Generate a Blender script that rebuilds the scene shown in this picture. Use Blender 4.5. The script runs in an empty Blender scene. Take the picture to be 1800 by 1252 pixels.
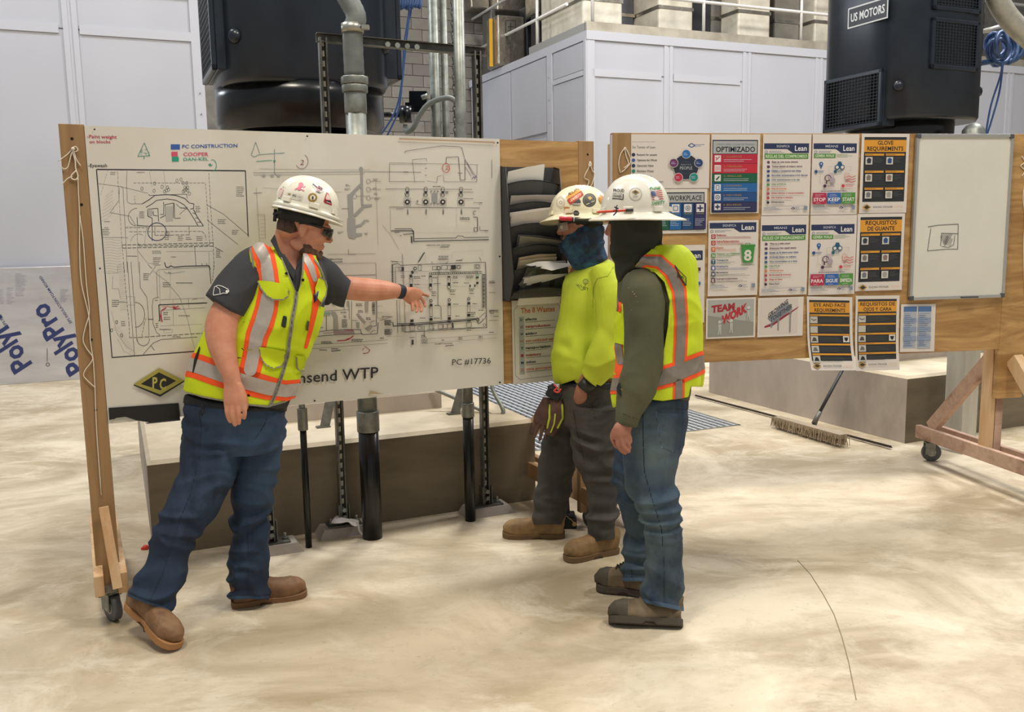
import bpy, bmesh, math, random
import numpy as np
from math import sin, cos, pi, radians, sqrt, atan2
from mathutils import Vector, Matrix

SC = bpy.context.scene
COL = SC.collection
random.seed(7)

# ------------------------------------------------------------------ camera
FPX, PITCH, ROLL, CH = 1572.57, 0.13991337, 0.01649567, 1.62
_up = np.array([-sin(ROLL)*cos(PITCH), -cos(ROLL)*cos(PITCH), -sin(PITCH)])
_x = -np.cross(_up, [0, 0, 1.0]); _x /= np.linalg.norm(_x)
_y = np.cross(_up, _x)
if _y[2] < 0: _y = -_y
RM = np.array([_x, _y, _up])          # world = RM @ (right, down, forward)

cam = bpy.data.cameras.new('camera')
cam.sensor_fit = 'HORIZONTAL'; cam.sensor_width = 36.0
cam.lens = FPX/1800*36.0
cam.clip_end = 200
camo = bpy.data.objects.new('camera', cam); COL.objects.link(camo)
M3 = np.column_stack([RM[:, 0], -RM[:, 1], -RM[:, 2]])
M4 = Matrix([[*M3[0], 0], [*M3[1], 0], [*M3[2], CH], [0, 0, 0, 1]])
camo.matrix_world = M4
SC.camera = camo

# ------------------------------------------------------------------ world, lights, exposure
SC.view_settings.view_transform = 'Standard'
SC.view_settings.look = 'None'
SC.view_settings.exposure = 0.16
SC.view_settings.gamma = 1.0
SC.view_settings.use_curve_mapping = False
wd = bpy.data.worlds.new('hall_light'); SC.world = wd; wd.use_nodes = True
bg = wd.node_tree.nodes['Background']
bg.inputs[0].default_value = (0.93, 0.96, 1.0, 1); bg.inputs[1].default_value = 0.30

def area(name, loc, size, power, col, target=None, sy=None):
    l = bpy.data.lights.new(name, 'AREA'); l.energy = power; l.color = col
    l.shape = 'RECTANGLE'; l.size = size; l.size_y = sy or size
    o = bpy.data.objects.new(name, l); COL.objects.link(o); o.location = loc
    t = Vector(target or (loc[0], loc[1], 0)) - Vector(loc)
    o.rotation_euler = t.to_track_quat('-Z', 'Y').to_euler()
    return o
area('high_bay_light', (-1.5, 1.5, 8.5), 1.3, 270, (1.0, 0.90, 0.76), (-0.3, 4.0, 0))
area('high_bay_light', (3.5, 2.0, 8.5), 1.3, 290, (1.0, 0.93, 0.82), (2.0, 5.0, 0))
area('high_bay_light', (1.0, 9.5, 9.0), 1.6, 420, (1.0, 0.97, 0.93))
area('high_bay_light', (-5.5, 7.0, 9.0), 1.6, 300, (0.95, 0.97, 1.0))
area('high_bay_light', (7.0, 9.0, 9.0), 1.6, 620, (1.0, 0.98, 0.96))
area('bay_door_light', (-10.0, 13.0, 4.5), 5.0, 900, (0.86, 0.92, 1.0), (3.0, 9.0, 1.0), 4.0)

# ------------------------------------------------------------------ helpers
def ray(px, py):
    d = RM @ np.array([(px-900)/FPX, (py-626)/FPX, 1.0]); return d
def W(px, py, Y):
    d = ray(px, py); return np.array([0, 0, CH]) + d*(Y/d[1])
def Fl(px, py, z=0.0):
    d = ray(px, py); return np.array([0, 0, CH]) + d*((z-CH)/d[2])
def onplane(px, py, p0, deg):
    a = radians(deg); n = np.array([-sin(a), cos(a)]); d = ray(px, py)
    return np.array([0, 0, CH]) + d*((n@np.array(p0[:2]))/(n@d[:2]))
def project(P):
    c = (np.asarray(P) - np.array([0, 0, CH])) @ RM
    return np.stack([900+FPX*c[..., 0]/c[..., 2], 626+FPX*c[..., 1]/c[..., 2]], -1)

def lin(c):
    if isinstance(c, str): c = [int(c[i:i+2], 16)/255 for i in (0, 2, 4)]
    return tuple(((v/12.92) if v <= 0.04045 else ((v+0.055)/1.055)**2.4) for v in c)
_MC = {}
def mat(hexc, rough=0.6, metal=0.0, coat=0.0, emit=0.0, alpha=1.0, name=None):
    k = (hexc, rough, metal, coat, emit, alpha)
    if k in _MC: return _MC[k]
    m = bpy.data.materials.new(name or ('paint_'+hexc)); m.use_nodes = True
    b = m.node_tree.nodes['Principled BSDF']
    b.inputs['Base Color'].default_value = (*lin(hexc), 1)
    b.inputs['Roughness'].default_value = rough
    b.inputs['Metallic'].default_value = metal
    b.inputs['Coat Weight'].default_value = coat
    b.inputs['Alpha'].default_value = alpha
    if emit:
        b.inputs['Emission Color'].default_value = (*lin(hexc), 1); b.inputs['Emission Strength'].default_value = emit
    _MC[k] = m
    return m
def nmat(name, c1, c2, scale=(5, 5, 5), rough=0.7, metal=0.0, detail=6, bump=0.15, bdist=0.01, c3=None, contrast=(0.35, 0.65),
         coord='Object', kind='noise', coat=0.0, rvar=0.0, distort=0.0, fine=0.0):
    """two or three colours mixed by noise, plus bump"""
    m = bpy.data.materials.new(name); m.use_nodes = True
    nt = m.node_tree; N = nt.nodes; L = nt.links; b = N['Principled BSDF']
    tc = N.new('ShaderNodeTexCoord'); mp = N.new('ShaderNodeMapping'); mp.inputs['Scale'].default_value = scale
    L.new(tc.outputs[coord], mp.inputs['Vector'])
    n = N.new('ShaderNodeTexNoise'); n.inputs['Detail'].default_value = detail; n.inputs['Scale'].default_value = 1.0
    n.inputs['Roughness'].default_value = 0.6; n.inputs['Distortion'].default_value = distort
    L.new(mp.outputs[0], n.inputs['Vector'])
    r = N.new('ShaderNodeValToRGB'); r.color_ramp.elements[0].position = contrast[0]; r.color_ramp.elements[1].position = contrast[1]
    r.color_ramp.elements[0].color = (*lin(c1), 1); r.color_ramp.elements[1].color = (*lin(c2), 1)
    L.new(n.outputs['Fac'], r.inputs[0])
    out = r.outputs[0]
    if c3:
        n2 = N.new('ShaderNodeTexNoise'); n2.inputs['Scale'].default_value = 0.31; n2.inputs['Detail'].default_value = 8
        n2.inputs['Roughness'].default_value = 0.65
        L.new(mp.outputs[0], n2.inputs['Vector'])
        r2 = N.new('ShaderNodeValToRGB'); r2.color_ramp.elements[0].position = 0.5; r2.color_ramp.elements[1].position = 0.68
        L.new(n2.outputs['Fac'], r2.inputs[0])
        mx = N.new('ShaderNodeMix'); mx.data_type = 'RGBA'
        L.new(r2.outputs[0], mx.inputs['Factor']); L.new(out, mx.inputs['A']); mx.inputs['B'].default_value = (*lin(c3), 1)
        out = mx.outputs['Result']
    L.new(out, b.inputs['Base Color'])
    b.inputs['Roughness'].default_value = rough; b.inputs['Metallic'].default_value = metal; b.inputs['Coat Weight'].default_value = coat
    if rvar:
        mr = N.new('ShaderNodeMapRange'); mr.inputs['To Min'].default_value = rough-rvar; mr.inputs['To Max'].default_value = rough+rvar
        L.new(n.outputs['Fac'], mr.inputs['Value']); L.new(mr.outputs[0], b.inputs['Roughness'])
    if bump:
        bp = N.new('ShaderNodeBump'); bp.inputs['Strength'].default_value = bump; bp.inputs['Distance'].default_value = bdist
        src = n.outputs['Fac']
        if fine:
            n3 = N.new('ShaderNodeTexNoise'); n3.inputs['Scale'].default_value = fine; n3.inputs['Detail'].default_value = 3
            L.new(tc.outputs[coord], n3.inputs['Vector']); src = n3.outputs['Fac']
        L.new(src, bp.inputs['Height']); L.new(bp.outputs[0], b.inputs['Normal'])
    return m

def tag(o, label=None, cat=None, group=None, kind=None):
    if label: o['label'] = label
    if cat: o['category'] = cat
    if group: o['group'] = group
    if kind: o['kind'] = kind
    return o
def empty(name, loc=(0, 0, 0), rz=0.0, label=None, cat=None, group=None):
    o = bpy.data.objects.new(name, None); COL.objects.link(o)
    o.location = loc; o.rotation_euler = (0, 0, rz); o.empty_display_size = 0.1
    return tag(o, label, cat, group)
def link(name, me, parent=None, mats=None):
    o = bpy.data.objects.new(name, me); COL.objects.link(o)
    if parent is not None: o.parent = parent
    if mats:
        for m in (mats if isinstance(mats, (list, tuple)) else [mats]): me.materials.append(m)
    return o
def wlink(name, me, parent, mats=None):
    """link a mesh given in world coordinates under a parent that is moved"""
    o = link(name, me, parent, mats)
    if parent is not None:
        bpy.context.view_layer.update()
        o.matrix_parent_inverse = parent.matrix_world.inverted()
    return o

class MB:
    """mesh builder"""
    def __init__(s): s.v = []; s.f = []; s.m = []; s.sm = []
    def add(s, vs, fs, mi=0, smooth=False):
        b = len(s.v); s.v += [tuple(map(float, q)) for q in vs]; s.f += [tuple(b+i for i in f) for f in fs]
        s.m += [mi]*len(fs); s.sm += [smooth]*len(fs); return s
    def box(s, x0, x1, y0, y1, z0, z1, mi=0, M=None):
        vs = [(x, y, z) for z in (z0, z1) for y in (y0, y1) for x in (x0, x1)]
        if M is not None: vs = [tuple(M @ Vector(q)) for q in vs]
        return s.add(vs, [(0, 2, 3, 1), (4, 5, 7, 6), (0, 1, 5, 4), (2, 6, 7, 3), (0, 4, 6, 2), (1, 3, 7, 5)], mi)
    def bar(s, a, b, w, h, up=(0, 0, 1), mi=0, ext=0.0):
        """box from a to b; w across, h along up"""
        a = Vector(a); b = Vector(b); d = (b-a).normalized(); a = a-d*ext; b = b+d*ext
        up = Vector(up); x = d.cross(up)
        if x.length < 1e-4: x = d.cross(Vector((0, 1, 0)))
        x.normalize(); u = x.cross(d).normalized()
        vs = [p + x*(i*w/2) + u*(j*h/2) for p in (a, b) for i, j in ((-1, -1), (1, -1), (1, 1), (-1, 1))]
        return s.add(vs, [(0, 1, 2, 3), (7, 6, 5, 4), (0, 4, 5, 1), (1, 5, 6, 2), (2, 6, 7, 3), (3, 7, 4, 0)], mi)
    def tube(s, pts, r, n=12, mi=0, cap=True, smooth=True):
        pts = [Vector(p) for p in pts]; k = len(pts)
        rs = r if isinstance(r, (list, tuple)) else [r]*k
        base = len(s.v); prev = None
        for i, p in enumerate(pts):
            t = (pts[min(i+1, k-1)]-pts[max(i-1, 0)])
            t = t.normalized() if t.length > 1e-9 else Vector((0, 0, 1))
            if prev is None:
                x = t.cross(Vector((0, 0, 1)))
                if x.length < 1e-3: x = Vector((1, 0, 0))
            else: x = prev - t*prev.dot(t)
            x.normalize(); prev = x; y = t.cross(x)
            for j in range(n):
                a = 2*pi*j/n; s.v.append(tuple(p + x*(cos(a)*rs[i]) + y*(sin(a)*rs[i])))
        for i in range(k-1):
            for j in range(n):
                s.f.append((base+i*n+j, base+i*n+(j+1) % n, base+(i+1)*n+(j+1) % n, base+(i+1)*n+j)); s.m.append(mi); s.sm.append(smooth)
        if cap:
            s.f.append(tuple(base+j for j in range(n))[::-1]); s.f.append(tuple(base+(k-1)*n+j for j in range(n))); s.m += [mi, mi]; s.sm += [False, False]
        return s
    def lathe(s, prof, c=(0, 0, 0), n=32, mi=0, fn=None, smooth=True):
        base = len(s.v)
        for r, z in prof:
            for j in range(n):
                a = 2*pi*j/n; x, y = (r*cos(a), r*sin(a)) if fn is None else fn(r, a)
                s.v.append((c[0]+x, c[1]+y, c[2]+z))
        for i in range(len(prof)-1):
            for j in range(n):
                s.f.append((base+i*n+j, base+i*n+(j+1) % n, base+(i+1)*n+(j+1) % n, base+(i+1)*n+j)); s.m.append(mi); s.sm.append(smooth)
        s.f.append(tuple(base+j for j in range(n))[::-1]); s.f.append(tuple(base+(len(prof)-1)*n+j for j in range(n))); s.m += [mi, mi]; s.sm += [False, False]
        return s
    def mesh(s, name):
        me = bpy.data.meshes.new(name); me.from_pydata(s.v, [], s.f)
        me.polygons.foreach_set('material_index', s.m); me.polygons.foreach_set('use_smooth', s.sm); me.update(); return me
    def build(s, name, mats, parent=None, bevel=0.0):
        o = link(name, s.mesh(name), parent, mats)
        if bevel:
            b = o.modifiers.new('bevel', 'BEVEL'); b.width = bevel; b.segments = 2; b.limit_method = 'ANGLE'; b.angle_limit = radians(40)
        return o

def fix_normals(me):
    bm = bmesh.new(); bm.from_mesh(me); bmesh.ops.recalc_face_normals(bm, faces=bm.faces); bm.to_mesh(me); bm.free()
def spline(pts, k=6):
    """Catmull-Rom through pts"""
    P = [np.array(p, float) for p in pts]; P = [2*P[0]-P[1]] + P + [2*P[-1]-P[-2]]; out = []
    for i in range(1, len(P)-2):
        for j in range(k):
            t = j/k
            out.append(0.5*((2*P[i])+(-P[i-1]+P[i+1])*t+(2*P[i-1]-5*P[i]+4*P[i+1]-P[i+2])*t*t+(-P[i-1]+3*P[i]-3*P[i+1]+P[i+2])*t**3))
    out.append(P[-2]); return out

# building grid frame (pedestals, rooms, back wall)
GA = radians(23.8)
gx = np.array([cos(GA), sin(GA), 0]); gy = np.array([-sin(GA), cos(GA), 0])
def G(a, b, z=0.0): return tuple(gx*a + gy*b + np.array([0, 0, z]))
def toG(p): return float(gx@np.array(p)), float(gy@np.array(p))

# ------------------------------------------------------------------ flat print (lettering, posters, drawings)
_TC = {}
def text_mesh(s, bold=0.0):
    k = (s, bold)
    if k in _TC: return _TC[k]
    c = bpy.data.curves.new('t', 'FONT'); c.body = s; c.size = 1.0; c.offset = bold; c.resolution_u = 2; c.fill_mode = 'FRONT'
    o = bpy.data.objects.new('t', c); COL.objects.link(o)
    dg = bpy.context.evaluated_depsgraph_get(); me = bpy.data.meshes.new_from_object(o.evaluated_get(dg))
    vs = np.array([v.co[:2] for v in me.vertices]) if len(me.vertices) else np.zeros((0, 2)); fs = [tuple(p.vertices) for p in me.polygons]
    bpy.data.objects.remove(o); bpy.data.curves.remove(c); bpy.data.meshes.remove(me)
    _TC[k] = (vs, fs); return _TC[k]
class Print:
    """flat artwork: 2D coordinates (any frame) turned into 3D by fn(x, y, layer)"""
    def __init__(s, fn, rough=0.5, coat=0.0): s.fn = fn; s.mb = MB(); s.cols = []; s.layer = 1; s.rough = rough; s.coat = coat
    def ci(s, c):
        if c not in s.cols: s.cols.append(c)
        return s.cols.index(c)
    def poly(s, pts, c, bump=True):
        if bump: s.layer += 1
        s.mb.add([s.fn(x, y, s.layer) for x, y in pts], [tuple(range(len(pts)))], s.ci(c)); return s
    def rect(s, x0, y0, x1, y1, c, div=1):
        s.layer += 1
        for k in range(div):
            a = y0+(y1-y0)*k/div; b = y0+(y1-y0)*(k+1)/div
            s.poly([(x0, a), (x1, a), (x1, b), (x0, b)], c, False)
        return s
    def frame(s, x0, y0, x1, y1, w, c):
        return s.line([(x0, y0), (x1, y0), (x1, y1), (x0, y1), (x0, y0)], w, c)
    def disc(s, x, y, r, c, n=16, ry=None):
        return s.poly([(x+r*cos(2*pi*i/n), y+(ry or r)*sin(2*pi*i/n)) for i in range(n)], c)
    def ring(s, x, y, r, w, c, n=16, ry=None):
        return s.line([(x+r*cos(2*pi*i/n), y+(ry or r)*sin(2*pi*i/n)) for i in range(n+1)], w, c)
    def line(s, pts, w, c, dash=None):
        s.layer += 0.02
        for (x0, y0), (x1, y1) in zip(pts[:-1], pts[1:]):
            L = sqrt((x1-x0)**2+(y1-y0)**2)
            if L < 1e-9: continue
            dx, dy = (x1-x0)/L, (y1-y0)/L; nx, ny = -dy*w/2, dx*w/2
            segs = [(0, L)]
            if dash:
                segs = []; t = 0
                while t < L: segs.append((t, min(L, t+dash[0]))); t += dash[0]+dash[1]
            for a, b in segs:
                q = [(x0+dx*a+nx, y0+dy*a+ny), (x0+dx*b+nx, y0+dy*b+ny), (x0+dx*b-nx, y0+dy*b-ny), (x0+dx*a-nx, y0+dy*a-ny)]
                s.mb.add([s.fn(x, y, s.layer) for x, y in q], [(0, 1, 2, 3)], s.ci(c))
        return s
    def text(s, t, x0, x1, y, h, c, bold=0.0, ydown=True, slope=0.0, shear=0.0, align='l'):
        """baseline y, cap height h, stretched to x0..x1 (x1 None keeps proportions)"""
        vs, fs = text_mesh(t, bold)
        if not len(vs): return s
        s.layer += 0.5
        mn, mx = vs[:, 0].min(), vs[:, 0].max(); sy = h/0.72
        sx = (x1-x0)/(mx-mn) if x1 is not None else sy*0.95
        P = []
        for vx, vy in vs:
            X = x0+(vx-mn)*sx+shear*vy*sy; Y = vy*sy
            P.append(s.fn(X, (y-Y if ydown else y+Y)+slope*(X-x0), s.layer))
        s.mb.add(P, fs, s.ci(c)); return s
    def bars(s, x0, x1, y0, y1, n, c, h=None, seed=0, lo=0.5):
        """tiny running text too small to read"""
        rr = random.Random(seed*97+n)
        for k in range(n):
            y = y0+(y1-y0)*(k+0.5)/n; hh = (h or (y1-y0)/n*0.4); x = x0; xe = x0+(x1-x0)*rr.uniform(lo, 1)
            s.layer += 0.02
            while x < xe:
                w = rr.uniform(1.2, 3.6)*hh*1.3; e = min(xe, x+w)
                s.mb.add([s.fn(a, b, s.layer) for a, b in ((x, y-hh/2), (e, y-hh/2), (e, y+hh/2), (x, y+hh/2))], [(0, 1, 2, 3)], s.ci(c)); x = e+hh*0.5
        return s
    def build(s, name, parent=None):
        me = s.mb.mesh(name); o = link(name, me, parent, [mat(c, s.rough, 0.0, s.coat) for c in s.cols]); return o

# ------------------------------------------------------------------ shared materials
def floor_mat():
    m = bpy.data.materials.new('floor_concrete'); m.use_nodes = True; nt = m.node_tree; N = nt.nodes; L = nt.links; b = N['Principled BSDF']
    tc = N.new('ShaderNodeTexCoord')
    def noise(sc, det, rough=.6, dist=0.0, sx=1.0, rot=0.0):
        mp = N.new('ShaderNodeMapping'); mp.inputs['Scale'].default_value = (sc*sx, sc, sc); mp.inputs['Rotation'].default_value = (0, 0, rot); L.new(tc.outputs['Object'], mp.inputs['Vector'])
        n = N.new('ShaderNodeTexNoise'); n.inputs['Scale'].default_value = 1; n.inputs['Detail'].default_value = det; n.inputs['Roughness'].default_value = rough; n.inputs['Distortion'].default_value = dist
        L.new(mp.outputs[0], n.inputs['Vector']); return n.outputs['Fac']
    def ramp(src, a, ca, bb, cb):
        r = N.new('ShaderNodeValToRGB'); e = r.color_ramp.elements; e[0].position = a; e[1].position = bb; e[0].color = (*lin(ca), 1); e[1].color = (*lin(cb), 1); L.new(src, r.inputs[0]); return r.outputs[0]
    def mix(f, a, c, mode='MIX'):
        x = N.new('ShaderNodeMix'); x.data_type = 'RGBA'; x.blend_type = mode
        if isinstance(f, float): x.inputs['Factor'].default_value = f
        else: L.new(f, x.inputs['Factor'])
        L.new(a, x.inputs['A'])
        if isinstance(c, str): x.inputs['B'].default_value = (*lin(c), 1)
        else: L.new(c, x.inputs['B'])
        return x.outputs['Result']
    base = ramp(noise(1.1, 10, .68, .8, .7, .4), .40, 'A99A7E', .60, 'DACDB4')
    base = mix(ramp(noise(.45, 8, .62, .4, .6, .9), .47, '000000', .60, '9A9A9A'), base, 'B59F7C')
    base = mix(ramp(noise(3.2, 9, .72, .8, .7, .25), .50, '000000', .62, 'B0B0B0'), base, 'E2D8C3')
    base = mix(ramp(noise(5.5, 9, .75, .5, .8, -.3), .54, '000000', .64, '8A8A8A'), base, '9F8E70')
    base = mix(ramp(noise(38, 4, .6), .62, '000000', .70, '9A9A9A'), base, '8A7B60')
    L.new(base, b.inputs['Base Color'])
    r = N.new('ShaderNodeMapRange'); r.inputs['To Min'].default_value = .38; r.inputs['To Max'].default_value = .68; L.new(noise(2.2, 8, .7, .8), r.inputs['Value']); L.new(r.outputs[0], b.inputs['Roughness'])
    bp = N.new('ShaderNodeBump'); bp.inputs['Strength'].default_value = .12; bp.inputs['Distance'].default_value = .004; L.new(noise(24, 6, .7), bp.inputs['Height']); L.new(bp.outputs[0], b.inputs['Normal'])
    return m
M_floor = floor_mat()
M_conc = nmat('concrete_cast', 'A0968C', 'BBB1A6', (2.5, 2.5, 1.2), rough=0.85, bump=0.25, bdist=0.004, c3='8C8379', contrast=(0.3, 0.7), detail=9)
M_concd = nmat('concrete_shaded_front', '6B604E', '857A66', (1.2, 1.2, 5), rough=0.7, bump=0.2, bdist=0.004, c3='5A503F', contrast=(0.3, 0.7), detail=9)  # darker concrete for pedestal fronts, their shade put into the colour
M_conct = nmat('concrete_top', 'B9AC93', 'D4C9B2', (3, 3, 3), rough=0.85, bump=0.2, bdist=0.004, c3='A89A80', contrast=(0.3, 0.7), detail=8)  # paler concrete for pedestal tops, overhead light put into the colour
M_cmu = nmat('block_wall', '77736C', '8E8A82', (6, 6, 6), rough=0.95, bump=0.3, bdist=0.01, detail=7)
M_panel = nmat('white_enclosure_panel', 'AFB1B9', 'B7B9C1', (0.6, 0.6, 0.4), rough=0.42, bump=0.02, bdist=0.01, detail=2)
M_trimw = mat('B8BAC2', 0.45)
M_motor = nmat('motor_dark_paint', '1A2029', '232A34', (3, 3, 3), rough=0.3, bump=0.08, bdist=0.003, detail=3, fine=90)
M_motorb = nmat('motor_black_paint', '0B0D11', '121519', (3, 3, 3), rough=0.25, bump=0.05, bdist=0.003, detail=3, fine=90)
M_galv = nmat('galvanised_steel', '7B7F78', '9A9E97', (14, 14, 14), rough=0.45, metal=0.6, bump=0.03, detail=4)
M_galvd = nmat('strut_steel', '5B5B56', '7A7A74', (14, 14, 14), rough=0.5, metal=0.6, bump=0.03, detail=4)
M_pvc = mat('0B0B0C', 0.28, name='black_coated_pipe')
M_wood = nmat('aged_lumber', '8E6D48', 'AD8B5F', (14, 14, 0.9), rough=0.65, bump=0.12, bdist=0.002, c3='76593B', contrast=(0.3, 0.75), detail=8, distort=1.2)
M_woodl = nmat('fresh_pine', 'C9A67C', 'DDC09A', (16, 16, 1.2), rough=0.65, bump=0.1, bdist=0.002, c3='B98A58', contrast=(0.3, 0.75), detail=7, distort=1.0)
M_woodp = nmat('pinkish_fir', 'B5937F', 'CBAF9A', (1.5, 16, 16), rough=0.7, bump=0.1, bdist=0.002, c3='8E6A55', contrast=(0.3, 0.75), detail=7, distort=1.0)
M_ply = nmat('plywood_face', '9C7544', 'C39C66', (1.6, 1.6, 11), rough=0.5, bump=0.04, bdist=0.002, c3='8A6436', contrast=(0.36, 0.64), detail=7, distort=2.2)
M_foil = nmat('foil_duct_wrap', 'C9C1AE', 'E0D9C8', (4, 4, 4), rough=0.5, metal=0.15, bump=0.5, bdist=0.02, detail=4)
M_foild = nmat('dark_foil_wrap', '8A8478', 'ABA599', (5, 5, 5), rough=0.3, metal=0.8, bump=0.6, bdist=0.02, detail=4)
M_dark = mat('1A1C20', 0.6)
# ================================================================== the setting
def grid_box(mb, a0, a1, b0, b1, z0, z1, mi=0):
    vs = [G(a, b, z) for z in (z0, z1) for b in (b0, b1) for a in (a0, a1)]
    return mb.add(vs, [(0, 2, 3, 1), (4, 5, 7, 6), (0, 1, 5, 4), (2, 6, 7, 3), (0, 4, 6, 2), (1, 3, 7, 5)], mi)
mb = MB()
ga0, ga1, gb0, gb1 = 2.45, 4.617, 5.833, 9.3         # grating opening
for a0, a1, b0, b1 in ((-16, ga0, -8, 26), (ga1, 26, -8, 26), (ga0, ga1, -8, gb0), (ga0, ga1, gb1, 26)):
    mb.add([G(a0, b0), G(a1, b0), G(a1, b1), G(a0, b1)], [(0, 1, 2, 3)])
grid_box(mb, ga0, ga1, gb0, gb1, -0.45, -0.4)
o = mb.build('floor', M_floor); tag(o, 'warm beige smooth concrete floor with mottled stains', kind='structure')
# pour joints / hairline cracks in the floor
mb = MB()
pts = [Fl(*p, 0.0012) for p in ((1402, 985), (1425, 1010), (1447, 1045), (1466, 1080), (1480, 1120), (1492, 1165), (1505, 1230))]
for p, q in zip(pts[:-1], pts[1:]): mb.bar(p, q, 0.0035, 0.001)
pts = [Fl(*p, 0.0012) for p in ((0, 1118), (35, 1110), (62, 1100))]
o = mb.build('floor_crack', mat('8A7B62', 0.9)); tag(o, 'hairline crack running across the floor at right', kind='structure')
# grating panels over the trench
gt = empty('trench_grating', G((ga0+ga1)/2, (gb0+gb1)/2, 0), GA, 'galvanised steel bar grating set flush into the floor between the two concrete pedestals', 'grating')
w = ga1-ga0; d = gb1-gb0
fr = MB(); t = 0.02
for x0, x1, y0, y1 in ((-w/2, w/2, -d/2, -d/2+t), (-w/2, w/2, d/2-t, d/2), (-w/2, -w/2+t, -d/2, d/2), (w/2-t, w/2, -d/2, d/2)):
    fr.box(x0, x1, y0, y1, -0.05, 0.004)
fr.build('frame', M_galv, gt)
nb = 34; bm_ = MB(); bm_.box(-0.011, 0.011, -d/2+0.02, d/2-0.02, -0.035, 0.0)
bme = bm_.mesh('bearing_bar'); bme.materials.append(mat('D9DCE0', 0.35, 0.3))
for k in range(nb):
    o = bpy.data.objects.new('bearing_bar', bme); COL.objects.link(o); o.parent = gt; o.location = (-w/2+0.03+(w-0.06)*k/(nb-1), 0, 0)
xm = MB(); xm.box(-w/2+0.02, w/2-0.02, -0.012, 0.012, -0.034, -0.006)
xme = xm.mesh('cross_bar'); xme.materials.append(mat('70757A', 0.5, 0.3))
for k in range(30):
    o = bpy.data.objects.new('cross_bar', xme); COL.objects.link(o); o.parent = gt; o.location = (0, -d/2+0.06+(d-0.12)*k/29, 0)
mb = MB(); mb.box(-w/2+.02, w/2-.02, -d/2+.02, d/2-.02, -0.06, -0.05); mb.build('trench_shade', mat('4A545E', 0.6), gt)  # dark sheet standing for the shade below the bars

# ---- back wall of grey blocks
WB = 15.9
mb = MB(); grid_box(mb, -16, 26, WB+0.02, WB+0.4, 0, 9.5)
wall = mb.build('wall_back', M_cmu); tag(wall, 'grey concrete block wall at the back of the hall', kind='structure')
mb = MB(); grid_box(mb, 24, 24.3, -6, WB, 0, 9.5)
w2 = mb.build('wall_right', M_cmu); tag(w2, 'grey block wall closing the hall far to the right', kind='structure')
bb = MB()
bb.box(-0.195, 0.195, -0.02, 0.02, -0.095, 0.095)
bme = [None]*3
for i, c in enumerate(('7F7B74', '8C887F', '97928A')):
    m_ = bb.mesh('block'); m_.materials.append(nmat('block_face_%s' % 'abc'[i], c, '85817A', (9, 9, 9), rough=0.95, bump=0.3, bdist=0.006)); bme[i] = m_
rr = random.Random(3); n_ = 0
for row in range(11, 30):
    z = row*0.2+0.1+0.6
    for k in range(15):
        a = 2.35+k*0.4+(0.2 if row % 2 else 0)
        if n_ >= 296: break
        o = bpy.data.objects.new('block', rr.choice(bme)); COL.objects.link(o)
        o.parent = wall; o.location = G(a, WB+0.01+rr.uniform(-.003, .003), z); o.rotation_euler = (0, 0, GA); n_ += 1

# ---- left white enclosure (tall) and the right one with the roof deck
def enclosure(name, label, a0, a1, b0, b1, zt, vert, horiz, hmax=99):
    r = empty(name, G((a0+a1)/2, (b0+b1)/2, 0), 0, label, 'enclosure', 'white modular enclosures')
    def put(nm, mbx, m): return wlink(nm, mbx.mesh(nm), r, m)
    mb = MB(); grid_box(mb, a0+.03, a1-.03, b0+.03, b1, 0, zt-0.02); put('shell', mb, M_panel)
    # front panels between battens
    xs = [a0]+list(vert)+[a1]
    for i in range(len(xs)-1):
        zs = [0.02]+(list(horiz) if i < hmax else [])+[zt-0.1]
        for j in range(len(zs)-1):
            mb = MB(); grid_box(mb, xs[i]+.03, xs[i+1]-.03, b0+0.012, b0+0.04, zs[j]+.01, zs[j+1]-.01); put('wall_panel', mb, M_panel)
    for x in vert:
        mb = MB(); grid_box(mb, x-.075, x-.02, b0-.004, b0+.03, 0, zt-.1); grid_box(mb, x+.02, x+.075, b0-.004, b0+.03, 0, zt-.1); grid_box(mb, x-.02, x+.02, b0+.006, b0+.03, 0, zt-.1)
        put('batten', mb, M_trimw)
    for x in (a0+0.06, a1-0.06):
        mb = MB(); grid_box(mb, x-.06, x+.06, b0-.004, b0+.03, 0, zt-.1); put('corner_trim', mb, M_trimw)
    for z in horiz:
        for i in range(min(hmax, len(xs)-1)):
            mb = MB(); grid_box(mb, xs[i]+.09, xs[i+1]-.12, b0-.004, b0+.03, z-.05, z+.05); put('rail', mb, M_trimw)
    mb = MB(); grid_box(mb, a0-.01, a1+.01, b0-.012, b0+.03, zt-.12, zt); grid_box(mb, a0-.012, a0+.03, b0, b1, zt-.12, zt); grid_box(mb, a1-.03, a1+.01, b0, b1, zt-.12, zt)
    put('cap_trim', mb, M_trimw)
    return r, put
encL, putL = enclosure('tall_enclosure', 'tall white panelled enclosure wall at left behind the plan board', -9, 1.127, 11.372, 14.6, 4.45, (-7.6, -6.0, -4.4, -2.8, -1.5, -0.25), (3.9,))
for z in (3.27, 3.03, 2.8):
    mb = MB(); p = np.array(G(1.07, 11.366, z)); mb.tube([p, p-gy*0.01], 0.008, 6); putL('screw', mb, M_galv)
encR, putR = enclosure('roof_deck_enclosure', 'white panelled enclosure with a railed roof deck, behind the poster board', 6.209, 18.5, 11.328, 15.8, 4.34, (7.55, 8.95, 10.35, 11.75, 13.2, 14.7, 16.2), (3.78,), 2)
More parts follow.
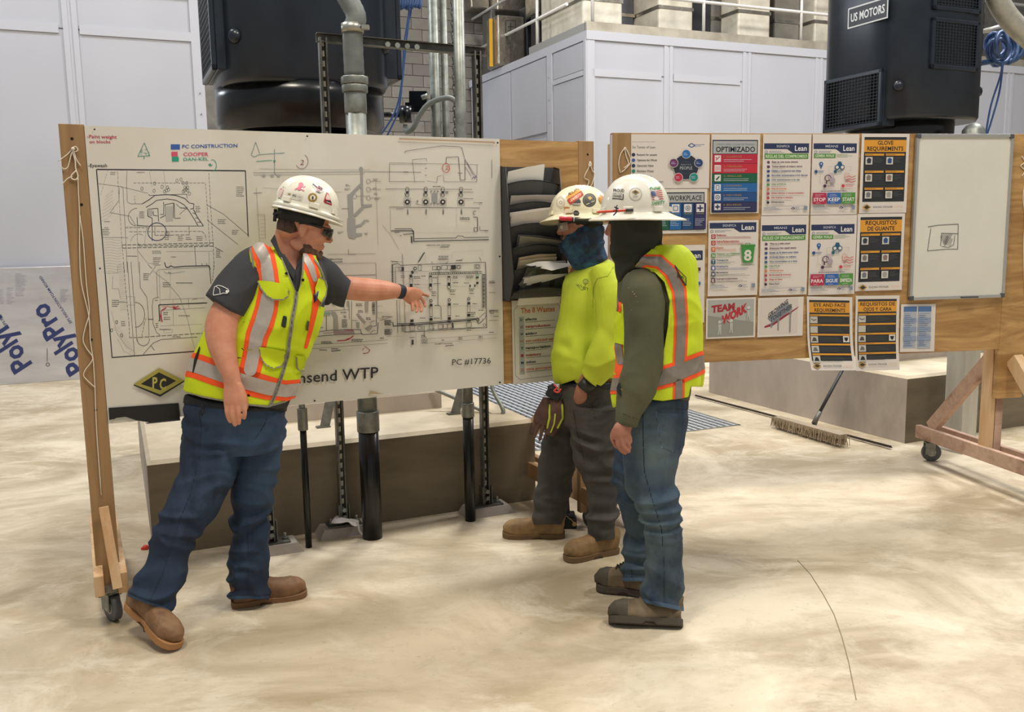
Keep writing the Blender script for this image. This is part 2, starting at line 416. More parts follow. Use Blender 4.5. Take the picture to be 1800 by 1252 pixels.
# left side of the right enclosure: cabinet-like panels
def side_box(mb, b0, b1, z0, z1, t=0.012, mi=0): return grid_box(mb, 6.209-t, 6.24, b0, b1, z0, z1, mi)
for b0, b1, z0, z1 in ((11.42, 12.35, 3.83, 4.2), (11.42, 12.35, 0.1, 3.74), (12.62, 13.9, 3.1, 4.2), (13.96, 15.4, 3.1, 4.2), (12.62, 15.4, 0.1, 3.02)):
    mb = MB(); side_box(mb, b0, b1, z0, z1); putR('wall_panel', mb, M_panel)
for b0, b1, z0, z1 in ((12.4, 12.56, 0.0, 4.22), (11.33, 11.4, 0, 4.22), (11.42, 12.35, 3.75, 3.82)):
    mb = MB(); side_box(mb, b0, b1, z0, z1, 0.02); putR('batten', mb, M_trimw)
mb = MB()
for k in range(7):
    p = np.array(G(6.19, 12.48, 1.9+k*0.33)); mb.tube([p, p-gx*0.01], 0.01, 6)
putR('hinge_bolts', mb, M_galv)
# roof deck kick plate, railing
mb = MB(); grid_box(mb, 6.2, 18.5, 11.36, 11.38, 4.34, 4.47); putR('kick_plate', mb, nmat('kick_plate_metal', '9C9484', 'B9B1A1', (3, 3, 3), rough=0.5, metal=0.3, bump=0))
mb = MB(); grid_box(mb, 6.2, 6.22, 11.36, 13.2, 4.34, 4.45); putR('kick_plate', mb, mat('A9A9A6', 0.5, 0.4))
M_rail = mat('D9D7D2', 0.4, 0.3)
rl = empty('guard_rail', G(6.25, 11.4, 4.34), 0, 'silver pipe guard rail along the front of the enclosure roof', 'railing')
def railpart(nm, pts, r=0.024):
    mb = MB(); mb.tube(pts, r, 10); wlink(nm, mb.mesh(nm), rl, M_rail)
for z in (4.34+0.56, 4.34+1.07):
    railpart('rail', [G(6.3, 11.42, z), G(18.4, 11.42, z)])
for a in (6.35, 8.22, 10.05, 11.9, 13.7, 15.5, 17.3): railpart('rail_post', [G(a, 11.42, 4.34), G(a, 11.42, 5.42)])
rl2 = empty('guard_rail', G(6.25, 12.4, 4.34), 0, 'silver pipe guard rail running back along the left side of the enclosure roof', 'railing')
rl = rl2
for z in (4.34+0.50, 4.34+1.07): railpart('rail', [G(6.25, 12.0, z), G(6.25, 15.7, z)])
for b in (13.0,): railpart('rail_post', [G(6.25, b, 4.34), G(6.25, b, 5.42)])
# duct work standing on the roof deck
def duct(name, label, a0, a1, b0, b1, z0, z1, m, seams=True, grp='wrapped ducts on the enclosure roof'):
    r = empty(name, G((a0+a1)/2, (b0+b1)/2, z0), 0, label, 'duct', grp)
    mb = MB(); grid_box(mb, a0, a1, b0, b1, z0, z1); o = wlink('duct_body', mb.mesh('duct_body'), r, m)
    bv = o.modifiers.new('b', 'BEVEL'); bv.width = 0.03; bv.segments = 2
    if seams:
        k = z0+0.55
        while k < z1-0.1:
            mb = MB(); grid_box(mb, a0-.008, a1+.008, b0-.008, b1+.008, k, k+.05); wlink('seam_tape', mb.mesh('seam_tape'), r, M_foild); k += 0.85
    return r
duct('roof_duct', 'wide beige foil-wrapped duct right beside the enclosure corner', 6.46, 7.12, 11.9, 13.3, 4.345, 6.6, M_foil)
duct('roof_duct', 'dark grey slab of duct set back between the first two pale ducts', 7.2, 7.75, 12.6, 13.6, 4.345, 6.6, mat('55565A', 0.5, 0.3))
duct('roof_duct', 'beige foil duct behind the first rail post of the roof', 7.78, 8.4, 11.95, 13.2, 4.345, 6.6, M_foil)
duct('roof_duct', 'grey duct beyond the dark opening on the roof', 8.98, 9.45, 12.3, 13.5, 4.345, 6.6, nmat('grey_duct', '77736B', '8C877D', (3, 3, 3), rough=0.6, bump=0.2))
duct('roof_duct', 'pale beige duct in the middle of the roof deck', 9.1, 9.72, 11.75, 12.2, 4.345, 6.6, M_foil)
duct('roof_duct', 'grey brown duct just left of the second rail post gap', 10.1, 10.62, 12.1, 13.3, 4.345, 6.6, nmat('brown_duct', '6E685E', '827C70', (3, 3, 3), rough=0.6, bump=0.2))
duct('roof_duct', 'beige duct partly behind the branded motor', 10.75, 11.7, 11.9, 13.3, 4.345, 6.6, M_foil)
duct('roof_duct', 'beige duct to the right of the branded motor', 12.35, 13.2, 11.9, 13.3, 4.345, 6.6, M_foil)
mb = MB(); grid_box(mb, 8.45, 8.95, 12.25, 12.4, 4.345, 6.4)  # black box in place of the shade in the gap between ducts
o = mb.build('roof_gap_fill', mat('17181C', 0.4)); tag(o, 'black box filling the shaded gap between ducts on the enclosure roof', 'gap fill')
mb = MB(); grid_box(mb, 9.74, 10.08, 12.3, 12.5, 4.345, 6.4)  # second black box, again shade in a duct gap
o = mb.build('roof_gap_fill', mat('1D1F24', 0.4)); tag(o, 'narrow black box filling a shaded gap on the roof deck left of the motor', 'gap fill')
mb = MB(); grid_box(mb, 7.6, 18, 14.6, 15.5, 4.345, 6.2)  # dark box added behind the ducts so the gaps read as shade
o = mb.build('roof_gap_backing', mat('3A3A3C', 0.6)); tag(o, 'long dark box shading the duct gaps at the back of the enclosure roof', 'duct')
# foil ducts hanging behind the left side of the right enclosure
def ductpx(label, x0, x1, yt, b, dep, m, yb=None, grp='silver foil ducts by the block wall', nm='wall_duct'):
    p = onplane(x0, yt, G(0, b), 23.8); q = onplane(x1, yt, G(0, b), 23.8); z0 = 4.35 if yb is None else float(onplane(x0, yb, G(0, b), 23.8)[2])
    return duct(nm, label, toG(p)[0], toG(q)[0], b, b+dep, z0, float(p[2]), m, False, grp)
ductpx('grey silver foil duct end with a stencilled mark, behind the enclosure roof', 874, 922, 25, 14.2, .5, M_foild)
ductpx('narrow silver duct edge beside the yellow caution strip', 862, 872, 15, 14.9, .4, mat('6E6D6A', .4, .6), 140)
ductpx('dark box filling the shaded gap between the foil ducts and the rail post', 924, 944, 10, 14.6, .3, mat('1D1E22', .5))  # no duct here: dark colour stands for the shaded gap
ductpx('dark box for the duct and shaded gap right of the rail post', 946, 1010, 22, 13.4, .3, mat('17181D', .45))  # one dark box covers both the dark duct and the shaded gap
ductpx('silver foil duct crossing above the dark duct', 944, 1012, -60, 14.0, .5, M_foild, 24)
ductpx('silver foil duct crossing above the stencilled one', 872, 942, -60, 15.0, .5, M_foild, 18)
ductpx('grey foil duct at the top left beside the chains', 826, 860, -60, 15.3, .4, M_foild, 14)
ductpx('pale grey corner duct right at the enclosure corner', 1012, 1036, -60, 12.2, .3, mat('9EA1AC', .45, .2), 48)
q_ = Print(lambda x, y, l: tuple(onplane(x, y, G(0, 14.2), 23.8)-gy*(.004+.0005*l)), .5); q_.frame(889, 36, 906, 58, 1.4, '3A3833'); q_.line([(897.5, 40), (897.5, 55)], 1.6, '2A2926'); q_.line([(892, 47), (903, 47)], 1.4, '2A2926'); q_.line([(893, 54), (902, 54)], 1.2, '2A2926')
o = q_.build('stencilled_mark'); tag(o, 'black stencilled mark on the foil duct end', 'marking')
p0 = W(862.5, 33, 15.6); p1 = W(863.5, 117, 15.6)
mb = MB(); mb.bar(p0, p1, 0.055, 0.02, up=gy); o = mb.build('caution_strip', mat('D9A51E', 0.5)); tag(o, 'yellow caution strip on the edge of the foil duct', 'strip')

# ---- foam insulation board leaning on the enclosure base, printed blue
FB = 11.30
fo = empty('foam_board', G(-3.2, FB, 0), GA, 'silver faced foam insulation sheets with blue slanted lettering at the foot of the left wall', 'insulation')
M_foam = nmat('foam_board_film', 'B9B9BC', 'CFCFD2', (1.2, 1.2, 5), rough=0.25, metal=0.45, bump=0.1, bdist=0.004, detail=6)
mb = MB(); mb.box(-2.44, 4.2, 0, 0.05, 0.0, 1.3); mb.build('foam_sheet', M_foam, fo, bevel=0.004)
def Ffoam(px, py):
    p = onplane(px, py, G(0, FB), 23.8); a, b = toG(p); return a+3.2, p[2]
def foam_fn(x, y, l):
    u, z = Ffoam(x, y); return (u, -0.0012*1-0.0004*l, z)
pr = Print(foam_fn, 0.5)
C = '2A3566'
def slant(pr, t, x, y, h, ang, c, bold=0.0, wid=1.0):
    vs, fs = text_mesh(t, bold); s_ = h/0.72; ca, sa = cos(ang), sin(ang); pr.layer += .5
    pr.mb.add([pr.fn(x+(vx*wid*ca+vy*sa)*s_, y+(vx*wid*sa-vy*ca)*s_, pr.layer) for vx, vy in vs], fs, pr.ci(c))
slant(pr, 'PolyPro', 57, 641, 37, radians(-123), C, 0.03, .84)
slant(pr, 'PolyPro', 154, 645, 37, radians(-123), C, 0.03, .84)
slant(pr, 'EPS INSULATION FOAM BOARD', 127, 566, 5.2, radians(-114+180+180), C, 0.0) if False else None
def slant2(pr, t, x, y, h, ang, c, bold=0.0):      # reads downwards
    slant(pr, t, x, y, h, ang, c, bold)
slant2(pr, 'EPS INSULATION FOAM BOARD', 127, 567, 5.0, radians(-123.5), C, 0.01)
slant2(pr, 'EPS INSULATION FOAM BOARD', 13, 572, 5.0, radians(-123.5), C, 0.01)
for x0, x1, y0, y1, n in ((0, 8, 508, 535, 8), (12, 25, 505, 535, 9), (27, 48, 480, 521, 13), (106, 120, 508, 531, 9)):
    pr.bars(x0, x1, y0, y1, n, '8C8F9C', h=0.8, seed=n)
pr.text('Manufactured by', 78, 81.5, 634, 18, C, 0) if False else None
pr.ring(84, 641, 3.0, 1.0, '22263A'); pr.bars(82, 85, 612, 636, 12, '3A3F55', h=0.9, seed=3)
pr.build('printed_lettering', fo)['kind'] = 'stuff'
# low concrete kerb and curb behind the second pedestal (pale strip seen under the poster board)
mb = MB(); grid_box(mb, 5.6, 12, 9.6, 9.85, 0, 0.35)
o = mb.build('floor_kerb', M_conct); tag(o, 'low pale concrete kerb beyond the right pedestal', kind='structure')

# ---- concrete pedestals
def pedestal(a0, a1, b0, b1, z, label):
    r = empty('pump_pedestal', G((a0+a1)/2, (b0+b1)/2, 0), 0, label, 'pedestal', 'concrete pump pedestals')
    c = 0.02
    vs = [G(a, b, zz) for zz in (0, z-c) for a, b in ((a0, b0), (a1, b0), (a1, b1), (a0, b1))]
    top = [G(a, b, z) for a, b in ((a0+c, b0+c), (a1-c, b0+c), (a1-c, b1-c), (a0+c, b1-c))]
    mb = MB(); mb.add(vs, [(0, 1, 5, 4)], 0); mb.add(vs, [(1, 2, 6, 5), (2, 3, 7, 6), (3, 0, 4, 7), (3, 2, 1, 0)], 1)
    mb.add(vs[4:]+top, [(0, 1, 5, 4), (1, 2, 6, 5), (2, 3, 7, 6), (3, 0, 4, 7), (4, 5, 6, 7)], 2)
    wlink('concrete_block', mb.mesh('concrete_block'), r, [M_concd, M_conc, M_conct]); return r  # dark front, paler sides and top: fall of light put into the colours
ped1 = pedestal(0.08, 2.236, 4.75, 7.15, 0.497, 'concrete pedestal with front coloured dark as in shade, behind the plan board')
ped2 = pedestal(5.28, 8.9, 4.765, 7.17, 0.505, 'concrete pedestal at right, left side coloured pale as if lit, behind the poster board')
# raised grout plinths
def plinth(a0, a1, b0, b1, z0, z1, ped):
    mb = MB(); grid_box(mb, a0, a1, b0, b1, z0, z1, 0); grid_box(mb, a0+.01, a1-.01, b0+.01, b1-.01, z1, z1+.004, 1)
    wlink('grout_plinth', mb.mesh('grout_plinth'), ped, [M_conc, M_conct])
plinth(0.45, 1.86, 5.35, 6.75, 0.497, 0.60, ped1)
plinth(5.72, 7.15, 5.35, 6.75, 0.505, 0.61, ped2)

# ---- the two vertical motors on their discharge heads
def rsq(r, n=3.2, e=0.8):
    """rounded square outline of half-size r"""
    return lambda rr, a: (np.sign(cos(a))*abs(cos(a))**(2/n)*rr, np.sign(sin(a))*abs(sin(a))**(2/n)*rr)
def louvre(parent, c, w, h, depth, face, z0, nslat, nm='louvre_box', lip=0.02, wires=0):
    """louvred air box; face = direction angle in the motor frame; c = distance from the axis"""
    fx, fy = cos(face), sin(face); tx, ty = -fy, fx
    def P(t, d, z): return (fx*(c+d)+tx*t, fy*(c+d)+ty*t, z)
    def bx(mb, t0, t1, d0, d1, z0, z1, mi=0):
        vs = [P(t, d, z) for z in (z0, z1) for d in (d0, d1) for t in (t0, t1)]
        mb.add(vs, [(0, 2, 3, 1), (4, 5, 7, 6), (0, 1, 5, 4), (2, 6, 7, 3), (0, 4, 6, 2), (1, 3, 7, 5)], mi)
    mb = MB(); k = 0.035
    bx(mb, -w/2, w/2, -0.1, depth-0.03, z0, z0+h)
    for a in ((-w/2, -w/2+k, z0, z0+h), (w/2-k, w/2, z0, z0+h), (-w/2, w/2, z0, z0+k), (-w/2, w/2, z0+h-k, z0+h)): bx(mb, a[0], a[1], depth-.03, depth, a[2], a[3])
    box = mb.build(nm, M_motor, parent, bevel=0.006)
    mb = MB(); bx(mb, -w/2+k, w/2-k, depth-.03, depth-.025, z0+k, z0+h-k); mb.build('dark_recess', mat('06070A', 0.8), box)
    for i in range(nslat):
        z = z0+k+(h-2*k)*(i+.5)/nslat; mb = MB(); t = (h-2*k)/nslat
        vs = [P(s*(w/2-k), d, zz) for s in (-1, 1) for d, zz in ((depth-.024, z-t*.15), (depth-.002, z-t*.32), (depth-.002, z-t*.18), (depth-.024, z))]
        mb.add(vs, [(0, 1, 2, 3), (7, 6, 5, 4), (0, 4, 5, 1), (1, 5, 6, 2), (2, 6, 7, 3), (3, 7, 4, 0)]); mb.build('slat', mat('2B3037', 0.45), box)
    mb = MB()
    for i in range(int(w/0.035)):
        t = -w/2+k+0.018+i*0.035
        if t < w/2-k: bx(mb, t-.002, t+.002, depth-.004, depth-.001, z0+k, z0+h-k)
    o = mb.build('mesh_wires', mat('2B3037', 0.45), box); o['kind'] = 'stuff'
    return box
def motor(loc, label, boxes, plate=False, zb=2.44, R=0.53, ztop=5.0, bl=.98):
    m = empty('vertical_motor', (loc[0], loc[1], 0.6), GA, label, 'motor', 'dark vertical pump motors'); z = -0.6
    mb = MB(); f = rsq(R)
    mb.lathe([(R*.97, zb+.02+z), (R, zb+.05+z), (R, ztop+z), (R*.9, ztop+.06+z)], n=72, fn=f); mb.build('motor_housing', M_motor, m)
    mb = MB(); mb.lathe([(R*(bl-.06), zb-.24+z), (R*bl, zb-.235+z), (R*bl, zb-.20+z), (R*(bl+.03), zb-.19+z), (R*(bl+.03), zb-.04+z), (R*(bl+.03), zb+.03+z)], n=64); mb.build('end_bell', M_motorb, m)
    mb = MB(); mb.lathe([(R*.80, zb-.42+z), (R*.86, zb-.415+z), (R*.86, zb-.36+z), (R*.72, zb-.34+z), (R*.72, zb-.22+z)], n=48); mb.build('mounting_flange', M_motorb, m)
    mb = MB(); mb.lathe([(R*1.0, 0.0), (R*1.0, .05), (R*.6, .06), (R*.55, .9), (R*.62, 1.2), (R*.8, 1.38), (R*.8, zb-.42+z)], n=40); mb.build('discharge_head', mat('3E4A57', 0.5), m)
    for ang in (-0.62, -2.45, -1.05+pi, 0.6):
        fx, fy = f(R, ang); n_ = Vector((fx, fy, 0)).normalized(); p = Vector((fx, fy, zb+.28+z)); mb = MB()
        mb.tube([p-n_*.02, p+n_*.012, p+n_*.03, p+n_*.035], [.045, .045, .03, .012], 14); mb.build('lifting_boss', M_motor, m)
    for bx_ in boxes: louvre(m, *bx_)
    for i in range(3):
        a = -1.9+i*.55; fx, fy = cos(a)*R*.93, sin(a)*R*.93; mb = MB(); mb.tube([(fx*.98, fy*.98, zb-.13+z), (fx*1.02, fy*1.02, zb-.13+z)], .016, 8); mb.build('bolt', M_motor, m)
    return m
# faces: -90deg = front (towards the boards), 180deg = left side, 0 = right side
m1 = motor(G(1.20, 6.08), 'black vertical motor standing above the plan board', [
    (0.50, 0.62, 0.62, 0.08, pi, 2.0, 14), (0.50, 0.62, 0.62, 0.10, 0.0, 2.0, 12), (0.51, 0.56, 0.5, 0.06, -pi/2, 2.62, 10)], zb=2.5)
m2 = motor(G(6.46, 6.05), 'dark grey vertical motor with a white lettered nameplate, above the whiteboard', [
    (0.50, 0.66, 0.46, 0.07, pi, 1.83, 15), (0.53, 0.54, 0.4, 0.03, -pi/2, 2.27, 14), (0.53, 0.54, 0.4, 0.03, -pi/2, 2.73, 14)], zb=2.46, R=.55, bl=.78)
# nameplate on the left face of the second motor
def plate_fn(x, y, l): return (-0.557-0.0006*l, -x+.06, y+2.69)      # x across (motor -y to the right), y up
pr = Print(plate_fn, 0.35)
pr.rect(-.02, -.01, .42, .16, 'C9CBCB'); pr.rect(-.008, .002, .408, .148, '11131A'); pr.text('US MOTORS', .015, .385, .042, .068, 'D7D9DA', .02, ydown=False)
o = pr.build('nameplate', m2); o['label'] = 'silver lettered black nameplate'

# ---- pipes and struts standing between the plan board and the first pedestal
def P3(px, py, b=4.545): # point on the vertical plane b = const of the building grid
    return onplane(px, py, G(0, b), 23.8)
def strut(mb, a, b, w=0.042, up=(0, 1, 0)):
    mb.bar(a, b, w, 0.041, up)
def vstrut(name, base, z1, label, grp='slotted steel uprights behind the plan board'):
    r = empty(name, tuple(base), GA, label, 'upright', grp)
    H = z1-base[2]
    mb = MB()
    for x0, x1, y0, y1 in ((-.021, -.0185, -.021, .021), (.0185, .021, -.021, .021), (-.021, .021, .0185, .021), (-.021, -.011, -.021, -.0185), (.011, .021, -.021, -.0185)): mb.box(x0, x1, y0, y1, 0.01, H)
    mb.build('channel', M_galvd, r)
    mb = MB()
    k = .06
    while k < H-.03: mb.box(-.0065, .0065, -.0, .0182, k, k+.028); k += .05
    o = mb.build('slots', mat('C8C4B4', 0.6), r); o['kind'] = 'stuff'
    mb = MB(); mb.add([(-.15, -.09, 0), (.15, -.09, 0), (.15, .07, 0), (-.15, .07, 0), (-.12, -.065, .045), (.12, -.065, .045), (.12, .065, .045), (-.12, .065, .045)],
                      [(3, 2, 1, 0), (4, 5, 6, 7), (0, 1, 5, 4), (1, 2, 6, 5), (2, 3, 7, 6), (3, 0, 4, 7)]); mb.build('grout_pad', M_conc, r)
    mb = MB(); mb.box(-.09, .09, -.05, .05, .045, .053); mb.box(-.03, -.024, -.03, .03, .05, .16); mb.box(.024, .03, -.03, .03, .05, .16); mb.build('base_plate', M_galvd, r)
    for x in (-.07, .07):
        mb = MB(); mb.tube([(x, 0, .05), (x, 0, .085)], .007, 8); mb.tube([(x, 0, .053), (x, 0, .064)], .014, 6); mb.build('anchor_bolt', M_galv, r)
    for z in (.09, .13):
        mb = MB(); mb.tube([(0, -.034, z), (0, -.022, z)], .012, 8); mb.build('bolt', M_galv, r)
    return r
s1b = Fl(605, 935); s1b[2] = 0.0; vstrut('slotted_upright', s1b, 2.60, 'slotted steel upright with a torn white rag at its foot')
sBb = np.array([-.165, 5.02, 0]); vstrut('slotted_upright', sBb, 2.58, 'slotted steel upright next to the right-hand black pipe')
s3b = Fl(478, 968); vstrut('slotted_upright', s3b, 0.86, 'short steel upright behind the pointing man\'s leg')
tp = s1b.copy(); tp[2] = 2.62; tq = sBb.copy(); tq[2] = 2.60; dv = (tq-tp)/np.linalg.norm(tq-tp)
r = empty('strut_crossbar', tuple(tp), 0, 'horizontal slotted steel strut joining the uprights above the board', 'strut')
mb = MB(); mb.bar(tp-dv*.03, tq+dv*.06, .041, .003, mi=0); mb.bar(tp-dv*.03-np.array([0, 0, .04]), tq+dv*.06-np.array([0, 0, .04]), .041, .003); mb.bar(tp-dv*.03+gy*.019-np.array([0, 0, .02]), tq+dv*.06+gy*.019-np.array([0, 0, .02]), .003, .041)
wlink('channel', mb.mesh('channel'), r, M_galvd)
for k in range(4):
    c = tp+dv*(.33+k*.052)-np.array([0, 0, .03]); mb = MB(); mb.tube([c-gy*.03, c-gy*.024], .014, 10); wlink('clamp_nut', mb.mesh('clamp_nut'), r, M_galv)
def pipe(name, label, base, r, zj, ztop, top=None, grp='vertical conduits behind the plan board', couplings=(), cat='pipe'):
    """black coated pipe up to zj, galvanised conduit above"""
    e = empty(name, tuple(base), 0, label, cat, grp)
    if zj > 0.02:
        mb = MB(); mb.tube([(0, 0, 0), (0, 0, zj)], r*1.02, 20); mb.build('coated_section', M_pvc, e)
    if ztop > zj:
        mb = MB(); pts = [(0, 0, zj), (0, 0, ztop)] if top is None else [(0, 0, zj)]+[tuple(np.array(q)-base) for q in top]
        mb.tube(pts, r, 20); mb.build('conduit', M_galv, e)
    for z0, z1, k in couplings:
        mb = MB(); mb.tube([(0, 0, z0), (0, 0, z0+.005), (0, 0, z1-.005), (0, 0, z1)], [r*k*.97, r*k, r*k, r*k*.97], 20 if k < 1.3 else 8); mb.build('coupling', M_galv, e)
    return e
pA = Fl(655, 945)
zc = lambda px, py, p: float(W(px, py, p[1])[2])
e = pipe('large_conduit', 'thick grey conduit with threaded couplings, black below, in front of the pedestal', pA, .052, zc(650, 755, pA), zc(632, 160, pA), couplings=(
    (zc(650, 758, pA), zc(650, 722, pA), 1.14), (zc(630, 163, pA), zc(630, 150, pA), 1.25), (zc(630, 149, pA), zc(630, 135, pA), 1.32), (zc(634, 200, pA), zc(634, 162, pA), 1.08)))
# flexible conduit curving away at the top
fx = [np.array([pA[0], pA[1], zc(630, 136, pA)]), np.array([pA[0], pA[1], zc(630, 60, pA)]), W(626, 30, 4.62), W(612, 0, 4.64), W(592, -30, 4.68), W(560, -62, 4.75)]
sp = spline(fx, 8); mb = MB(); mb.tube([q-pA for q in sp], [.049+(.0015 if i % 2 else 0) for i in range(len(sp))], 20)
mb.build('flexible_conduit', nmat('flex_conduit', '5E6361', '757A77', (9, 9, 9), rough=0.5, bump=0.1), e)
mb = MB(); c = np.array([0, 0, zc(630, 50, pA)]); mb.tube([c-(0, 0, .022), c+(0, 0, .022)], .056, 20); mb.bar(c+np.array([.05, -.02, 0]), c+np.array([.085, -.02, 0]), .03, .02); mb.build('pipe_clamp', mat('A9A89E', 0.35, 0.7), e)
pB = Fl(827, 915)
pipe('medium_conduit', 'mid-size conduit, black below a silver coupling, beside the right upright', pB, .0295, zc(820, 733, pB), 3.4, couplings=((zc(820, 733, pB), zc(820, 708, pB), 1.2),))
pC = Fl(543, 962)
pipe('thin_conduit', 'thin black pipe rising into a grey fitting next to the pointing man', pC, .0165, zc(535, 755, pC), zc(535, 712, pC)+.14, couplings=((zc(535, 756, pC), zc(535, 718, pC), 1.6),))
for (px, rr_, b, lab) in ((762, .038, 5.75, 'grey conduit, leftmost of the two rising behind the chains'), (780, .027, 5.75, 'slimmer grey conduit right beside the wider one')):
    p = P3(px, 60, 7.35); p[2] = 0
    pipe('rear_conduit', lab, p, rr_*1.15, 0.0, 4.6, grp='rear conduits')
p = P3(803, 100, 7.5); p[2] = 0
# hoist chains
def chain(px, b, z0, z1, label, ln=.055, r=.006):
    p = P3(px, 100, b); mb = MB(); z = z0; i = 0
    while z < z1:
        d = gx if i % 2 else gy
        a = np.array([p[0], p[1], z]); w_ = ln*.28
        loop = [a+d*w_*cos(t)+np.array([0, 0, ln*.5+ln*.5*1.15*sin(t)]) for t in np.linspace(0, 2*pi, 9)]
        mb.tube(loop, r, 4, cap=False); z += ln*.82; i += 1
    o = mb.build('hoist_chain', M_galvd); tag(o, label, 'chain', 'hoist chains'); return o
chain(797, 7.6, 0.9, 4.4, 'steel hoist chain hanging between conduits, left of the pair'); chain(811, 7.6, 0.9, 4.4, 'steel hoist chain hanging between conduits, right of the pair')
# slanted feet and bent tube on the pedestal
for a_, b_, lab in (((580, 706), (571, 750), 'slanted steel brace foot behind the plan board, left of the thick conduit'), ((812, 684), (800, 727), 'slanted steel brace foot behind the plan board, left of the mid-size conduit')):
    q = Fl(*b_, 0.50); p = W(*a_, q[1]+.05); mb = MB(); mb.bar(q, p+(p-q)*.6, .055, .01, up=(0, 1, 0)); mb.bar(q-gx*.05, q+gx*.03, .05, .008); o = mb.build('brace_foot', M_galvd); tag(o, lab, 'brace')
q = [W(760, 683, 5.6), W(800, 700, 5.55), W(856, 726, 5.45), W(874, 737, 5.42), W(884, 728, 5.42), W(882, 715, 5.44), W(866, 684, 5.5), W(858, 640, 5.55)]
mb = MB(); mb.tube(spline(q, 6), .013, 12); o = mb.build('bent_tube', M_galv); tag(o, 'bent grey steel tube curving over the pedestal edge', 'tube')
q = Fl(463, 744, 0.60); mb = MB(); mb.tube([W(498, 722, 5.4), W(535, 716, 5.4)], .03, 12); mb.tube([W(505, 721, 5.4), W(512, 720, 5.4)], .042, 8); mb.tube([W(520, 719, 5.4), W(526, 718, 5.4)], .045, 8)
o = mb.build('small_valve', M_galv); tag(o, 'small silver pipe fitting on the pedestal behind the pointing man', 'fitting')
# rag at the foot of the upright
mb = MB(); rr = random.Random(5)
def cloth_blob(pts, w, seed):
    mb = MB(); rr = random.Random(seed); n = len(pts); V_ = []
    for i, p in enumerate(pts):
        for j in range(4): V_.append(np.array(p)+np.array([rr.uniform(-.008, .008), (j-1.5)*w/3+rr.uniform(-.008, .008), rr.uniform(-.012, .016)]))
    F_ = [(i*4+j, i*4+j+1, (i+1)*4+j+1, (i+1)*4+j) for i in range(n-1) for j in range(3)]
    mb.add(V_, F_, 0, True); return mb
pts = [s1b+np.array(q) for q in ((-.045, -.05, .085), (-.02, -.06, .09), (.01, -.055, .08), (.04, -.05, .08), (.065, -.06, .075), (.09, -.05, .06))]
o = cloth_blob(pts, .1, 4).build('torn_rag', mat('D5CFC6', 0.9)); tag(o, 'torn white rag lying over the base plate of the upright', 'rag')
so = o.modifiers.new('s', 'SUBSURF'); so.levels = so.render_levels = 2; o.modifiers.new('t', 'SOLIDIFY').thickness = .003
mb = MB(); q = spline([s1b+np.array(q) for q in ((.085, -.055, .07), (.10, -.085, .03), (.125, -.10, .012), (.16, -.12, .01), (.19, -.12, .008))], 5)
mb.tube(q, .006, 6); o = mb.build('rag_strip', mat('DDD6CC', 0.9)); tag(o, 'thin white strip trailing from the rag along the floor', 'rag')

# ---- valve actuator with cable, blue cables
r = empty('valve_actuator', tuple(W(733, 190, 7.6)), 0, 'black electric valve actuator with a curved cable behind the board', 'actuator')
def aw(nm, mb, m): return wlink(nm, mb.mesh(nm), r, m)
def pxbox(mb, x0, y0, x1, y1, Y, dep, mi=0):
    c = [W(x0, y0, Y), W(x1, y0, Y), W(x1, y1, Y), W(x0, y1, Y)]; vs = c+[q+np.array([0, dep, 0]) for q in c]
    mb.add(vs, [(0, 1, 2, 3), (7, 6, 5, 4), (0, 4, 5, 1), (1, 5, 6, 2), (2, 6, 7, 3), (3, 7, 4, 0)], mi); return mb
o = aw('actuator_housing', pxbox(MB(), 719, 160, 750, 185, 7.6, .15), M_motorb)
o = aw('actuator_housing', pxbox(MB(), 712, 180, 742, 197, 7.58, .15), M_motorb)
mb = MB(); mb.tube([W(703, 201, 7.5), W(724, 201, 7.5)], .07, 20); aw('gear_case', mb, M_motorb)
mb = MB(); mb.tube([W(658, 202, 7.55), W(705, 202, 7.55)], .022, 10); aw('drive_shaft', mb, M_motorb)
mb = MB(); mb.tube([W(741, 172, 7.5), W(752, 168, 7.5)], .02, 8); aw('knob', mb, M_galv)
mb = MB(); mb.tube(spline([W(712, 222, 7.5), W(716, 232, 7.45), W(727, 224, 7.4), W(738, 202, 7.4), W(755, 182, 7.4), W(785, 172, 7.4), W(802, 180, 7.4), W(806, 200, 7.4), W(806, 245, 7.4)], 6), .022, 10); aw('cable', mb, mat('6F7672', 0.5))
M_blue = mat('3C5C93', 0.45)
def blue(pts, label, r=.007, n=8, grp='blue air hoses'):
    mb = MB(); mb.tube(spline(pts, 6), r, n); o = mb.build('blue_hose', M_blue); tag(o, label, 'hose', grp)
blue([W(722, -260, 6.9), W(720, -10, 6.9), W(716, 40, 6.9), W(710, 80, 6.9), W(706, 145, 6.9), W(695, 195, 6.9), W(668, 240, 6.9)], 'blue hose running down from the ceiling bundle, leftmost strand')
blue([W(726, -260, 6.92), W(724, -10, 6.92), W(718, 40, 6.92), W(713, 85, 6.92), W(707, 145, 6.92), W(700, 195, 6.92), W(680, 240, 6.92)], 'blue hose running down from the ceiling bundle, right strand')
mb = MB(); rr = random.Random(2)
for k in range(9):
    x = 697+k*4.5; mb.tube(spline([W(x, -60, 6.9), W(x, -25, 6.9), W(x+rr.uniform(-3, 3), -5, 6.9), W(x+rr.uniform(-4, 4), 6+rr.uniform(0, 12), 6.88), W(x+6, 8, 6.87), W(x+8, -20, 6.9)], 5), .012, 8)
o = mb.build('hose_bundle', M_blue); tag(o, 'coiled blue hose bundle hanging at the top left of the conduits', 'hose')
